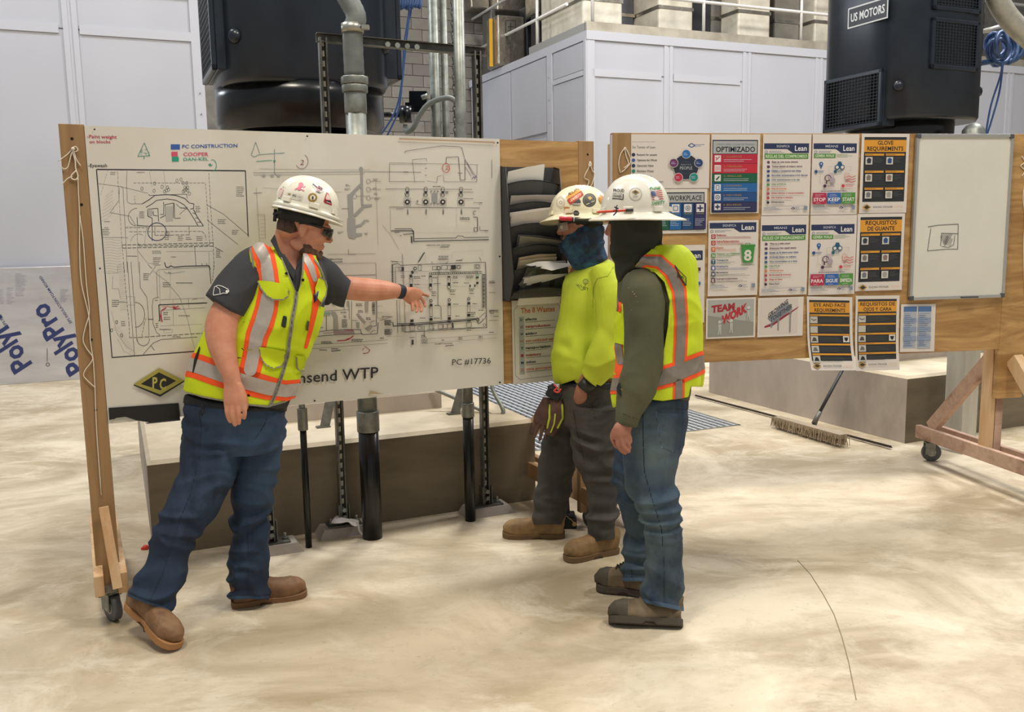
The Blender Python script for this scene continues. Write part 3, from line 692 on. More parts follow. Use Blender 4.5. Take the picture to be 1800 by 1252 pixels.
# by the second motor
mb = MB()
for k in range(10):
    cx, cy = 1757+rr.uniform(-16, 20), 82+rr.uniform(-8, 8); ax, ay = rr.uniform(11, 20), rr.uniform(20, 28); t0 = rr.uniform(0, 6)
    pts = [W(cx+ax*cos(t0+t), cy+ay*sin(t0+t), 8.4+.05*k+.04*sin(t*2)) for t in np.linspace(0, 6.3, 14)]; mb.tube(pts, .018, 8, cap=False)
mb.tube(spline([W(1720, 112, 8.5), W(1745, 108, 8.5), W(1775, 108, 8.5), W(1795, 95, 8.5), W(1802, 70, 8.5)], 5), .025, 8)
o = mb.build('hose_coil', mat('33507F', 0.45)); tag(o, 'tangled coil of blue hose hanging right of the branded motor', 'hose')
mb = MB(); mb.tube([W(1728, 55, 8.5), W(1765, 45, 8.5)], .02, 8); o = mb.build('hook_rod', M_rail); tag(o, 'pale rod from which the blue hose coil hangs', 'rod')
blue([W(1762, 112, 8.4), W(1758, 135, 8.4), W(1742, 185, 8.4), W(1732, 240, 8.4)], 'blue hose hanging from the coil at right, left strand', .009)
blue([W(1763, 112, 8.42), W(1757, 160, 8.42), W(1745, 205, 8.42), W(1734, 240, 8.42)], 'blue hose hanging from the coil at right, right strand', .009)
mb = MB(); sp = spline([W(1742, -45, 8.0), W(1752, -5, 8.0), W(1768, 25, 8.0), W(1790, 50, 8.0), W(1815, 72, 8.0)], 8); mb.tube(sp, .088, 20)
o = mb.build('flexible_conduit', nmat('flex_conduit_light', '9A978B', 'B5B2A6', (9, 9, 9), rough=0.4, bump=0.1, metal=0.2)); tag(o, 'thick pale flexible conduit curving in the top right corner', 'conduit')
q = W(1711, 240, 7.6); mb = MB(); mb.lathe([(.09, -q[2]), (.09, .05), (.06, .09), (.02, .11)], c=tuple(q), n=20); o = mb.build('capped_standpipe', M_galv); tag(o, 'capped metal standpipe whose rounded top shows above the whiteboard', 'pipe')

# ---- rod, broom and galvanised post on the floor at right
mb = MB(); a = Fl(1222, 696, .015); b = Fl(1567, 787, .015); mb.bar(a, b, .022, .004); mb.bar(a+np.array([0, 0, .006]), b+np.array([0, 0, .006]), .004, .014)
o = mb.build('steel_angle', mat('4A4038', 0.6, 0.3)); tag(o, 'long thin dark steel angle lying on the floor beside the right pedestal', 'bar')
br = empty('push_broom', tuple(Fl(1425, 755)), 0, 'dusty push broom lying on the floor by the right pedestal', 'broom')
a = Fl(1366, 742, .05); b = Fl(1482, 775, .05)
mb = MB(); mb.bar(a+(0, 0, .03), b+(0, 0, .03), .07, .035); wlink('broom_block', mb.mesh('broom_block'), br, mat('9A8C78', 0.8))
mb = MB(); rr = random.Random(9)
for k in range(900):
    t = rr.random(); p = a+(b-a)*t+np.array([rr.uniform(-.04, .04), rr.uniform(-.045, .045), .012]); mb.bar(p+(0, 0, .03), p+np.array([rr.uniform(-.02, .02), rr.uniform(-.03, .03), -.043]), .004, .004)
o = wlink('bristles', mb.mesh('bristles'), br, mat('9C8C74', 0.9)); o['kind'] = 'stuff'
q0 = Fl(1430, 745, .1); q1 = W(1481, 650, q0[1]+.12)
mb = MB(); mb.tube([q0, q1], .013, 10); wlink('handle', mb.mesh('handle'), br, mat('1F2226', 0.5))
mb = MB(); mb.tube([q0, q0+(q1-q0)*.22], .018, 10); mb.bar(q0+(0, 0, -.03), q0+(q1-q0)*.12, .03, .02); wlink('socket', mb.mesh('socket'), br, mat('6E6B66', 0.5, .4))
q = Fl(1690, 772); q = np.array([3.08, 6.05, 0]); q = np.array([W(1690, 700, 6.3)[0], 6.3, 0])
mb = MB(); mb.box(-.075, .075, -.075, .075, .0, 1.75); mb.box(-.12, .12, -.12, .12, 0, .012)
o = mb.build('steel_post', nmat('post_steel', 'A8A69C', 'C3C1B8', (6, 6, 1), rough=0.45, metal=0.35, bump=0)); o.location = q; o.rotation_euler = (0, 0, GA); tag(o, 'pale square steel post in front of the right pedestal', 'post')
# loose red bit on floor
q = Fl(256, 966); mb = MB(); mb.lathe([(.012, 0), (.016, .01), (.01, .022)], c=tuple(q), n=9); mb.box(q[0]-.02, q[0]+.014, q[1]-.01, q[1]+.012, 0, .012)
o = mb.build('red_plug', mat('D23B2C', 0.5)); tag(o, 'small red plastic cap on the floor behind the pointing man', 'cap')
# ================================================================== rolling plan board (left)
A1 = radians(26.07); u1 = np.array([cos(A1), sin(A1), 0]); n1 = np.array([sin(A1), -cos(A1), 0])   # n1 points to the camera
O1 = np.array([-1.784, 3.645, 0.0])
board1 = empty('plan_board', tuple(O1), A1, 'rolling timber board frame with a large white site plan sheet and bare plywood end', 'board')
# local frame of board1: x along, -y towards the camera, z up
def B1(px, py):
    p = onplane(px, py, (0, 4.518), 26.07) - O1
    return float(u1@p), float(p[2])
def caster(parent, x, y, ang=0.3, R=.058):
    mb = MB(); mb.tube([(-.016, 0, R), (-.0155, 0, R), (.0155, 0, R), (.016, 0, R)], [R*.9, R, R, R*.9], 24)
    f = empty('caster', (x, y, 0), ang); f.parent = parent
    m_ = MB(); m_.box(-.04, .04, -.04, .04, R*2+.022, R*2+.028); m_.tube([(0, 0, R*2+.006), (0, 0, R*2+.024)], .022, 12)
    m_.box(-.026, -.022, -.02, .045, R-.012, R*2+.01); m_.box(.022, .026, -.02, .045, R-.012, R*2+.01); m_.box(-.026, .026, -.02, .045, R*2+.004, R*2+.01)
    m_.build('caster_fork', M_galv, f)
    w_ = mb.build('wheel', mat('55585A', .5), f)
    m_ = MB(); m_.tube([(-.028, 0, R), (.028, 0, R)], .009, 10); m_.tube([(-.0175, 0, R), (.0175, 0, R)], R*.45, 16); m_.build('hub', mat('A9A79D', .45, .4), f)
    return f
def rolling_frame(bd, L, ztop, zbot, post_w, foot_len, wood, footwood, posts, foot_z=.145, depth=.038):
    for i, (x0, x1) in enumerate(posts):
        mb = MB(); mb.box(x0, x1, 0.0, depth, foot_z-.06, ztop); mb.build('post', wood, bd, bevel=.003)
        mb = MB(); mb.box(x0+.004, x1-.006, depth, depth+.09, foot_z, ztop-.02); mb.build('post', footwood, bd, bevel=.003)
# posts
rolling_frame(board1, 2.44, 2.068, .84, .093, 1.2, M_wood, M_woodl, ((0.0, .093), (2.385, 2.478)), foot_z=.15)
mb = MB(); mb.box(.093, 2.40, .004, .016, .842, 2.062); mb.build('plywood_sheet', M_ply, board1)
for z in (1.98, .93):
    mb = MB(); mb.box(.1, 2.38, .04, .078, z-.045, z+.045); mb.build('back_rail', M_woodl, board1)
# feet with casters, braces
def foot(bd, x, wood, y0, y1, z0=.145, h=.089, w=.038, brace_m=M_woodl, brace_top=.62, bw=.038, caster_a=(.4, -.5)):
    for dx in (-.045, .045):
        mb = MB(); mb.box(x+dx-w/2, x+dx+w/2, y0, y1, z0, z0+h); mb.build('foot', wood, bd, bevel=.003)
    for yy, t in ((y0+.09, caster_a[0]), (y1-.09, caster_a[1])): caster(bd, x, yy, t)
    return
foot(board1, .052, M_woodl, -.135, .78)
foot(board1, 2.455, M_wood, -.10, .95)
mb = MB(); mb.bar((.048, -.045, .50), (.075, -.155, .175), .04, .038, up=(1, 0, 0)); mb.build('brace', M_woodl, board1, bevel=.003)
mb = MB(); mb.bar((.05, .62, .24), (.05, .12, .72), .089, .038, up=(1, 0, 0)); mb.build('brace', M_woodl, board1, bevel=.003)
mb = MB(); mb.bar((2.43, .90, .24), (2.43, .14, .80), .089, .038, up=(1, 0, 0)); mb.build('brace', M_woodl, board1, bevel=.003)
mb = MB(); mb.box(2.37, 2.392, .16, .8, .15, .24); mb.build('foot', M_wood, board1)
# white printed sheet
M_sheet = nmat('laminated_plan', 'D3CDC1', 'DED9CE', (1.3, 1.3, 1.3), rough=0.16, bump=0.03, bdist=0.004, detail=4, coat=.3, c3='C9BFA9', fine=22)
mb = MB(); mb.box(.093, 1.936, -.004, .004, .842, 2.063); sheet = mb.build('plan_sheet', M_sheet, board1)
def b1fn(x, y, l): u, z = B1(x, y); return (u, -.0045-.00006*l, z)
pr = Print(b1fn, .35)
K = '2B2A2C'; D = '4A4848'; Gy = '8B8984'; Lg = 'A6A39B'; R_ = 'B23A4A'; Bl = '3B62A8'; Gn = '2F9C7C'
Ln = lambda pts, w=.9, c=D, dash=None: pr.line(pts, w, c, dash)
# site plan frame
Ln([(170, 298), (431, 300.5)], 2.0, K); Ln([(431, 300), (436, 416)], 1.6, K); Ln([(169.5, 298), (197, 629)], 1.8, K); Ln([(196.5, 628.5), (350, 617), (470, 608)], 1.8, K)
# coordinates below are the photo zoom of (160..440, 290..480) at 6.43 px
def Z(pts, s=6.43, ox=160, oy=290): return [(ox+x/s, oy+y/s) for x, y in pts]
def arc(cx, cy, rx, ry, a0, a1, n=14): return [(cx+rx*cos(radians(a0+(a1-a0)*i/n)), cy+ry*sin(radians(a0+(a1-a0)*i/n))) for i in range(n+1)]
for pts, w, c, d in (
    ([(75, 210), (330, 245), (640, 320)], .6, D, None), ([(190, 60), (105, 350)], .6, Gy, (4, 2)), ([(300, 75), (310, 300), (330, 600), (350, 900)], .6, D, (6, 2)),
    ([(335, 240), (360, 260), (385, 700), (410, 1220)], .7, D, None), ([(320, 255), (315, 400), (215, 540), (440, 580), (500, 680), (630, 690)], .7, D, None),
    ([(405, 70), (400, 200), (410, 420), (450, 440), (580, 440)], .7, D, None), ([(480, 205), (1290, 205), (1300, 300), (1340, 900)], .8, D, (5, 2)),
    ([(1330, 90), (1350, 470), (1380, 900), (1390, 1180)], .8, D, (5, 2)), ([(1305, 450), (1500, 560), (1780, 800)], .7, D, None), ([(1310, 620), (1660, 900)], .7, D, None),
    ([(650, 330), (660, 345), (1080, 330), (1085, 380)], .9, K, None), ([(580, 440), (660, 390), (720, 345), (850, 335), (960, 345), (1060, 380), (1110, 430)], 1.5, K, None),
    ([(620, 480), (690, 440), (740, 400), (860, 385), (960, 400), (1050, 450), (1100, 510), (1170, 620), (1210, 690)], 1.3, K, None),
    ([(1110, 430), (1160, 440), (1160, 490), (1120, 500)], 1.3, K, None), ([(1155, 500), (1200, 590), (1270, 690)], 1.5, K, None), ([(1145, 540), (1190, 560)], 1, K, None), ([(1175, 600), (1215, 600)], 1, K, None), ([(1200, 650), (1240, 645)], 1, K, None),
    ([(640, 500), (755, 490), (760, 600), (765, 640)], 1.2, K, None), ([(640, 500), (640, 580), (690, 600), (690, 860)], 1.2, K, None), ([(700, 520), (705, 570), (750, 575)], 1.1, K, None), ([(640, 540), (700, 540)], 1, K, None),
    ([(720, 700), (720, 795), (1110, 790), (1105, 690)], .9, D, (7, 2)), ([(520, 590), (525, 685), (640, 690)], 1.2, K, None), ([(780, 600), (840, 570), (835, 450), (930, 430), (930, 600)], 1.2, K, None), ([(820, 420), (820, 560), (780, 560)], 1.1, K, None), ([(940, 430), (945, 605), (1010, 600)], 1.1, K, None), ([(1010, 490), (1090, 480), (1000, 560)], .8, D, None), ([(960, 440), (1000, 480), (1090, 500)], .8, D, None),
    ([(640, 690), (1270, 690)], 1.0, K, None), ([(390, 710), (640, 710)], .7, D, (5, 2)), ([(430, 755), (1250, 750), (1290, 790), (1300, 850)], .8, D, (6, 2)), ([(120, 820), (420, 822)], .6, D, None),
    ([(350, 905), (1380, 880), (1380, 918), (355, 940), (350, 905)], 1.1, K, (7, 2)), ([(535, 880), (540, 915), (1340, 905)], 1.0, K, (7, 2)), ([(350, 905), (380, 1220)], .7, D, (5, 2)), ([(405, 1030), (520, 1032)], .9, K, None),
    ([(1170, 920), (1185, 1140)], .9, K, None), ([(520, 960), (640, 1110), (700, 1115)], .6, Gy, None), ([(830, 1100), (845, 1155), (880, 1158), (900, 1138), (930, 1156), (1060, 1145), (1330, 1138), (1345, 1180)], 1.9, '3A2C35', None), ([(1250, 1110), (1255, 1140)], .9, K, None), ([(1305, 1110), (1308, 1140)], .9, K, None), ([(1400, 930), (1490, 980)], .9, D, None), ([(850, 980), (1380, 975)], .5, Gy, None), ([(1330, 980), (1335, 1130)], .6, Gy, None),
    (arc(760, 750, 0, 0, 0, 1), .5, K, None), ([(500, 440), (490, 350)], .6, D, (4, 2)), ([(520, 690), (525, 960), (540, 1220)], .7, Gy, None), ([(690, 75), (660, 60)], .4, Gy, None), ([(660, 75), (690, 250)], .5, Gy, None), ([(820, 75), (840, 250)], .5, Gy, None), ([(630, 700), (600, 900)], .5, Gy, None), ([(380, 700), (640, 700)], .5, Gy, None),
    ): Ln(Z(pts), w*.8, c, d)
Ln(Z(arc(745, 755, 105, 100, 0, 360, 26)), 1.3, '2E3B66'); Ln(Z(arc(520, 590, 100, 100, 100, 270)), .7, D); Ln(Z(arc(540, 870, 90, 90, 180, 300)), .6, Gy)
rr = random.Random(11)
for x, y in ((718, 210), (970, 178), (1015, 165), (1040, 205), (1080, 205), (575, 268), (712, 292), (803, 248), (862, 255), (875, 280), (830, 300), (850, 290), (1060, 255), (1090, 255), (1055, 290), (1090, 290), (1075, 275), (1110, 325), (1040, 300)):
    Ln(Z(arc(x, y, 14, 19, 0, 360, 10)), .6, D)
for k in range(13): # contour hatch at left
    y = 850+k*30; Ln(Z([(130, y), (210, y-12), (300, y+5), (345, y-5)]), .35, Lg)
for k in range(8): Ln(Z([(100+k*9, 640-k*40), (190+k*8, 600-k*45), (260-k*3, 520-k*30)]), .35, Lg)
pr.poly(Z([(835, 470), (920, 465), (925, 630), (845, 640)]), 'B9B5AC')
pr.poly(Z([(640, 500), (690, 498), (690, 575), (645, 575)]), 'B4B0A8')
pr.poly(Z([(545, 540), (600, 540), (600, 600), (545, 600)]), 'BDB9B0')
for x, y, w, n in ((215, 95, 80, 2), (515, 85, 120, 1), (1640, 300, 90, 6), (110, 760, 120, 4), (545, 560, 60, 4), (830, 800, 70, 5), (980, 830, 60, 3), (1070, 830, 70, 2), (1190, 830, 80, 3), (690, 985, 110, 2), (700, 1090, 90, 5), (700, 1050, 80, 1), (900, 1040, 60, 1), (1430, 640, 110, 3), (1590, 760, 80, 3), (1180, 500, 60, 4), (1410, 1000, 60, 5), (150, 640, 80, 1), (150, 710, 60, 1)):
    (x0, y0), (x1, y1) = Z([(x, y-10*n), (x+w, y+10*n)]); pr.bars(x0, x1, y0, y1, n, '6E6B66', h=min(.9, (y1-y0)/n*.5), seed=x, lo=.7)
# lower half of the site plan: zoom of (160..440, 460..640) at 6.43
Z2 = lambda pts: Z(pts, 6.43, 160, 460)
for pts, w, c, d in (
    ([(410, 0), (490, 1060)], .8, D, None), ([(450, 0), (520, 900)], .8, D, None), ([(365, 10), (400, 400), (430, 700), (435, 858), (540, 855)], .9, D, (5, 2)), ([(545, 0), (555, 290), (630, 400), (650, 640), (655, 860)], .8, D, None),
    ([(300, 40), (300, 130), (160, 130)], .5, Gy, None), ([(245, 165), (240, 305), (310, 305), (330, 410)], .6, Gy, None), ([(310, 455), (400, 457)], .8, D, None), ([(400, 395), (495, 395), (495, 490), (400, 490)], .5, Gy, None),
    ([(640, 650), (705, 650)], 1.2, D, None), ([(750, 410), (740, 120), (760, 90), (1335, 60)], .6, D, None), ([(765, 400), (700, 420), (690, 500), (700, 700), (740, 800), (780, 830)], .8, D, None), ([(770, 100), (785, 680)], .5, Gy, None),
    ([(765, 672), (775, 660), (765, 488), (1310, 465)], 1.9, K, None), ([(1335, 45), (1355, 250)], 1.2, K, None), ([(710, 110), (850, 220), (1000, 400), (1090, 650), (1170, 990)], .7, Gy, None), ([(660, 150), (730, 50)], .7, D, None), ([(640, 30), (690, 80)], .7, D, None),
    ([(785, 430), (1280, 410)], .5, D, None), ([(790, 550), (1290, 520)], .5, D, None), ([(770, 765), (910, 765)], .8, D, None), ([(815, 770), (920, 765), (918, 800), (820, 805), (815, 770)], .4, Gy, None), ([(790, 725), (1260, 705)], .5, Gy, None),
    ([(540, 855), (1260, 808)], 1.1, K, (8, 2)), ([(590, 1045), (700, 920), (790, 880), (1200, 850)], 1.0, D, None), ([(675, 945), (715, 1000)], 1.0, D, None), ([(620, 640), (600, 700), (570, 860)], .9, D, (4, 2)), ([(1100, 420), (1105, 530)], .5, D, None), ([(1390, 0), (1370, 230)], .8, D, (4, 2)), ([(925, 430), (930, 720)], .5, Gy, None), ([(900, 0), (890, 420)], .4, Lg, None),
    ): Ln(Z2(pts), w*.8, c, d)
Ln(Z2(arc(590, 870, 70, 80, 0, 180)), .8, D); Ln(Z2(arc(505, 600, 100, 140, -95, 95)), .8, D); Ln(Z2(arc(1180, 440, 40, 20, 180, 300)), .5, D)
for x, y in ((288, 682), (232, 775), (345, 832)): Ln(Z2(arc(x, y, 13, 18, 0, 360, 10)), .8, D)
for k in range(22): Ln(Z2([(310+k*.8, 40+k*24), (360+k*2, 30+k*24)]), .35, Lg)
for k in range(16): Ln(Z2([(300+k*14, 700+k*22), (250+k*14, 760+k*20)]), .35, Lg)
Ln(Z2([(300, 870), (370, 1010), (470, 1060)]), .5, Lg); Ln(Z2([(230, 560), (290, 800), (400, 960), (490, 1010)]), .5, Lg)
Ln(Z2([(800, 510), (870, 505), (930, 520), (990, 500)]), .9, 'C06070'); Ln(Z2([(800, 545), (850, 520), (790, 560), (800, 680)]), 1.2, R_); Ln(Z2([(920, 505), (960, 530), (930, 530), (990, 500)]), 1.6, R_); Ln(Z2([(940, 495), (950, 535), (1005, 525)]), 1.2, R_); Ln(Z2([(780, 600), (800, 670), (805, 680)]), 2.2, R_)
Ln(Z2([(820, 110), (850, 130), (900, 132), (990, 120), (1060, 108)]), .7, '8FA09A'); Ln(Z2([(870, 120), (905, 130)]), 1.2, '66807C')
pr.poly(Z2([(760, 110), (1330, 80), (1340, 400), (780, 420)]), 'D3CBB2') if False else None
for x, y, w, n in ((590, 170, 70, 4), (960, 240, 210, 1), (810, 260, 90, 3), (990, 610, 140, 1), (235, 470, 85, 4), (340, 700, 50, 3), (820, 640, 80, 2), (815, 585, 60, 2), (720, 437, 40, 1), (770, 765, 140, 1), (920, 848, 100, 1), (730, 720, 30, 3)):
    (x0, y0), (x1, y1) = Z2([(x, y-11*n), (x+w, y+11*n)]); pr.bars(x0, x1, y0, y1, n, '55524E', h=min(1.0, (y1-y0)/n*.5), seed=x+y, lo=.75)
# marker notes
pr.text('-Paint weight', 153, 205, 243, 6.2, R_, .012, slope=.02); pr.text('on blocks', 157, 194, 252, 5.5, R_, .012, slope=.0); pr.text('-Eyewash', 155, 188, 294, 6.2, K, .008, slope=.0)
pr.rect(300, 254, 316, 263, Bl); pr.text('PC CONSTRUCTION', 320, 417, 261, 6.3, '3A5FA5', .015, slope=-.02)
pr.rect(301, 267, 312, 275, 'D5556F'); pr.text('COOPER', 322, 366, 274.5, 6.6, 'D5556F', .015)
pr.rect(302, 276, 314, 284, Gn); pr.text('DAN-KEL', 322, 366, 283, 5.4, Gn, .01, slope=-.02)
Ln([(253, 252), (242, 275), (263, 274), (253.5, 251)], 1, '3F8F7E'); Ln([(253, 275), (253, 280)], 1, '3F8F7E')
for k in range(14): x = 245+rr.uniform(0, 16); y = 262+rr.uniform(0, 11); Ln([(x, y), (x+3, y+1.5)], .6, '3F8F7E')
Ln(arc(373, 291, 7, 10, -110, 80), 1, Gn); Ln([(366, 290), (370, 288), (368, 292), (373, 290)], 1.4, Gn)
Ln([(449, 250), (441, 273), (447, 276), (455, 272), (500, 269)], .9, '5D8C86'); Ln([(449, 250), (456, 270)], .8, '5D8C86'); Ln([(450, 284), (478, 282)], 1, Gn); Ln([(482, 262), (482, 305), (488, 310)], .9, '7A8C88'); pr.disc(482, 283.5, 2, '3F8F7E')
Ln(arc(530, 284, 11, 13, -60, 150), .9, '9B6C7C'); pr.text('2', 527, 533, 290, 9, '8E4A62', 0, shear=.2)
# middle plan of the sheet
Ln([(445, 304), (660, 302), (740, 303)], .8, Gy); Ln([(445, 308), (640, 306)], .6, Gy); Ln([(456, 297), (500, 298), (650, 299)], .5, Gy)
for x in (463, 478, 489): pr.disc(x, 309, 3.6, 'A09D98', 8, 2.4)
MG = '9E9B97'
pr.disc(634, 297, 3.6, MG); pr.poly([(632.5, 298), (637, 298), (638, 362), (634, 360)], MG); pr.poly([(633, 322), (637, 326), (617, 345), (613, 342)], MG); pr.poly([(610, 342), (619, 342), (621, 384), (612, 384)], MG); pr.poly([(620, 378), (624, 382), (643, 362), (639, 359)], MG); pr.poly([(639, 360), (653, 359), (653, 363), (640, 365)], MG)
pr.poly([(610, 384), (624, 384), (624, 396), (633, 394), (640, 386), (642, 390), (634, 398), (625, 400), (625, 410), (636, 410), (636, 414), (626, 416), (623, 420), (612, 418), (610, 404)], MG)
for x, y in ((623, 345), (647, 319), (647, 333), (647, 348)): Ln(arc(x, y, 3.5, 4, 0, 360, 10), .9, MG); Ln([(x+4, y), (x+22, y)], .7, Gy)
for x, y, w in ((605, 333, 12), (655, 316, 11), (655, 332, 9), (657, 341, 9), (658, 350, 9), (642, 388, 8), (593, 409, 10), (640, 411, 8), (607, 326, 9)): pr.bars(x, x+w, y-2, y+2, 2, '77736E', h=.9, seed=x)
Ln([(462, 330), (520, 335), (600, 338)], .5, Gy); Ln([(600, 367), (612, 367)], .8, D); Ln([(445, 340), (460, 339)], .8, D); Ln([(450, 378), (465, 377), (466, 420)], .5, Gy); Ln([(450, 330), (456, 425)], .5, Gy)
for k in range(7): Ln([(457, 380+k*6.5), (465, 380+k*6.5)], .4, Gy)
Ln([(575, 447), (660, 446)], .6, Gy); Ln([(612, 438), (612, 447), (625, 447)], .8, Gy); Ln([(660, 320), (664, 430)], .5, Lg)
pr.text('LEVEL DEMOLITION', 562, 601, 457, 2.6, D, .02, slope=0); Ln([(583, 461), (602, 460)], 1.0, D)
Ln([(590, 463), (660, 462), (663, 560)], .6, Gy); Ln([(580, 485), (660, 483)], .8, D)
# lower demolition plan (behind the arm) zoom (540..690, 500..630) at 9.633
Z3 = lambda pts: Z(pts, 9.633, 540, 500)
for pts, w, c, d in (
    ([(20, 470), (350, 450), (620, 430), (700, 430)], .8, D, None), ([(320, 530), (320, 780)], 1, D, None), ([(20, 820), (450, 770), (780, 765), (900, 770)], 1.1, D, None), ([(20, 905), (160, 880), (500, 850), (900, 835), (950, 850), (1180, 835), (1195, 640)], 1.2, D, None),
    ([(620, 300), (620, 430)], .8, D, None), ([(700, 280), (710, 590)], .8, D, None), ([(745, 280), (745, 760)], .8, D, None), ([(1160, 280), (1165, 700), (1110, 710)], 1, D, None), ([(60, 1020), (660, 990), (1360, 935)], .7, Gy, None), ([(60, 1090), (1360, 995)], .7, Gy, None), ([(60, 1010), (60, 1095)], .7, Gy, None),
    ([(750, 610), (840, 610)], .8, D, None), ([(1080, 370), (1270, 365)], .6, Gy, None), ([(1090, 480), (1270, 478)], .6, Gy, None), ([(1225, 610), (1440, 545)], .7, D, None), ([(1205, 575), (1290, 570)], .6, D, None), ([(965, 740), (1040, 790)], .8, D, None), ([(1050, 660), (1100, 620), (1140, 620)], .8, D, None), ([(900, 760), (905, 820), (940, 850)], 1.2, D, None), ([(1060, 830), (1110, 780), (1150, 780)], .8, D, None),
    ): Ln(Z3(pts), w*.8, c, d)
for q in ([(400, 460), (470, 470), (510, 530), (525, 770), (440, 770), (440, 560), (400, 490)], [(970, 290), (1030, 290), (1025, 470), (975, 470)], [(820, 500), (860, 490), (990, 640), (960, 670)], [(980, 740), (1070, 680), (1110, 710), (1030, 790)], [(415, 300), (475, 300), (470, 350), (420, 350)], [(665, 280), (700, 280), (700, 400), (670, 360)]): pr.poly(Z3(q), '9B978F')
pr.poly(Z3([(20, 505), (390, 480), (390, 515), (20, 540)]), 'A9A598'); pr.poly(Z3([(250, 480), (390, 470), (385, 500), (260, 520)]), '7FA090'); pr.poly(Z3([(110, 760), (165, 760), (165, 820), (110, 825)]), '94A08E'); pr.poly(Z3([(820, 640), (880, 640), (870, 740), (830, 740)]), '8F9A90')
pr.poly(Z3([(440, 780), (780, 790), (800, 830), (450, 850)]), '9C8A8C'); Ln(Z3([(270, 830), (600, 800), (780, 790)]), .9, 'A8808A'); Ln(Z3([(620, 770), (780, 780)]), 1.2, 'A03A55')
Ln(Z3([(500, 955), (620, 950), (700, 930), (775, 870)]), 1.8, R_); Ln(Z3([(640, 945), (710, 915)]), 2.4, R_); Ln(Z3([(965, 1045), (1055, 1110), (1020, 1160), (935, 1170)]), 1.1, '9A4048'); Ln(Z3([(930, 1115), (955, 1075)]), .9, '9A4048')
for x, y, w, n in ((580, 660, 100, 6), (820, 345, 110, 2), (855, 455, 90, 2), (990, 580, 80, 2), (1090, 380, 50, 6), (1300, 650, 120, 4), (1300, 810, 110, 4), (230, 985, 220, 2), (740, 945, 200, 2), (200, 1110, 140, 1), (400, 1090, 150, 1), (610, 545, 50, 2), (200, 730, 80, 1), (560, 475, 110, 1), (1225, 910, 80, 1)):
    (x0, y0), (x1, y1) = Z3([(x, y-12*n), (x+w, y+12*n)]); pr.bars(x0, x1, y0, y1, n, '5E5B56', h=min(1.3, (y1-y0)/n*.55), seed=x+y, lo=.8)
for k in range(12): Ln(Z3([(1100, 300+k*19), (1140, 300+k*19)]), .8, D)
Ln(Z3([(400, 1130), (560, 1115)]), 1.3, D)
# right-hand plans: zoom (670..890, 250..440) at 6.59
Z4 = lambda pts: Z(pts, 6.59, 670, 250)
for pts, w, c, d in (
    ([(90, 240), (1120, 262)], .6, D, None), ([(90, 258), (520, 258)], .5, D, None), ([(92, 245), (90, 458), (500, 458)], .7, D, None), ([(355, 205), (515, 190), (525, 220)], .7, D, None), ([(355, 205), (385, 465)], .6, D, None), ([(525, 450), (640, 468), (645, 400), (700, 385)], .6, D, None),
    ([(500, 303), (525, 303)], .9, D, None), ([(500, 383), (525, 383)], .9, D, None), ([(745, 240), (748, 178), (890, 170), (910, 440), (965, 440), (965, 200)], 1.0, '5A4A55', None), ([(715, 380), (720, 460), (1100, 462), (1105, 262)], .6, D, None), ([(270, 130), (275, 105), (480, 75), (700, 45), (900, 55), (930, 70), (960, 190), (1060, 380)], .9, '6A5560', None), ([(970, 290), (1040, 395)], .9, '75608A', None), ([(985, 230), (1090, 400)], .9, '75608A', None), ([(1275, 205), (1275, 420)], .7, D, None), ([(880, 357), (935, 360)], 1, '5A4A55', None),
    ([(45, 543), (340, 545), (1050, 548)], .8, D, None), ([(90, 748), (1130, 765)], .6, D, None), ([(80, 760), (1140, 762)], .6, D, None), ([(170, 773), (260, 773)], .8, D, None), ([(240, 690), (420, 690)], .4, Gy, None), ([(390, 712), (460, 728)], .8, D, None), ([(945, 580), (1060, 580)], .9, D, None), ([(960, 655), (1060, 655)], .8, D, None), ([(1060, 700), (1165, 705)], .7, D, None),
    ([(150, 1005), (350, 1005), (375, 1060), (250, 1070)], 1.4, D, None), ([(110, 1028), (370, 1028), (372, 1150), (1240, 1130)], 1.6, K, None), ([(380, 1118), (860, 1110), (880, 1085), (940, 1090), (960, 1105), (1240, 1100)], 1.2, D, None), ([(345, 1090), (350, 1165)], 3, D, None), ([(1060, 868), (1110, 870), (1110, 1030)], 1.2, D, None), ([(1070, 990), (1110, 990), (1110, 1035), (1070, 1035), (1070, 990)], 1, K, None), ([(1135, 975), (1138, 1022), (1235, 1024)], .9, D, None), ([(100, 780), (105, 1060)], .5, Gy, None), ([(865, 770), (870, 1000)], .4, Lg, None), ([(10, 960), (110, 1080), (200, 1240)], .6, Gy, None), ([(380, 1050), (1060, 1045)], .4, Lg, None),
    ): Ln(Z4(pts), w*.8, c, d)
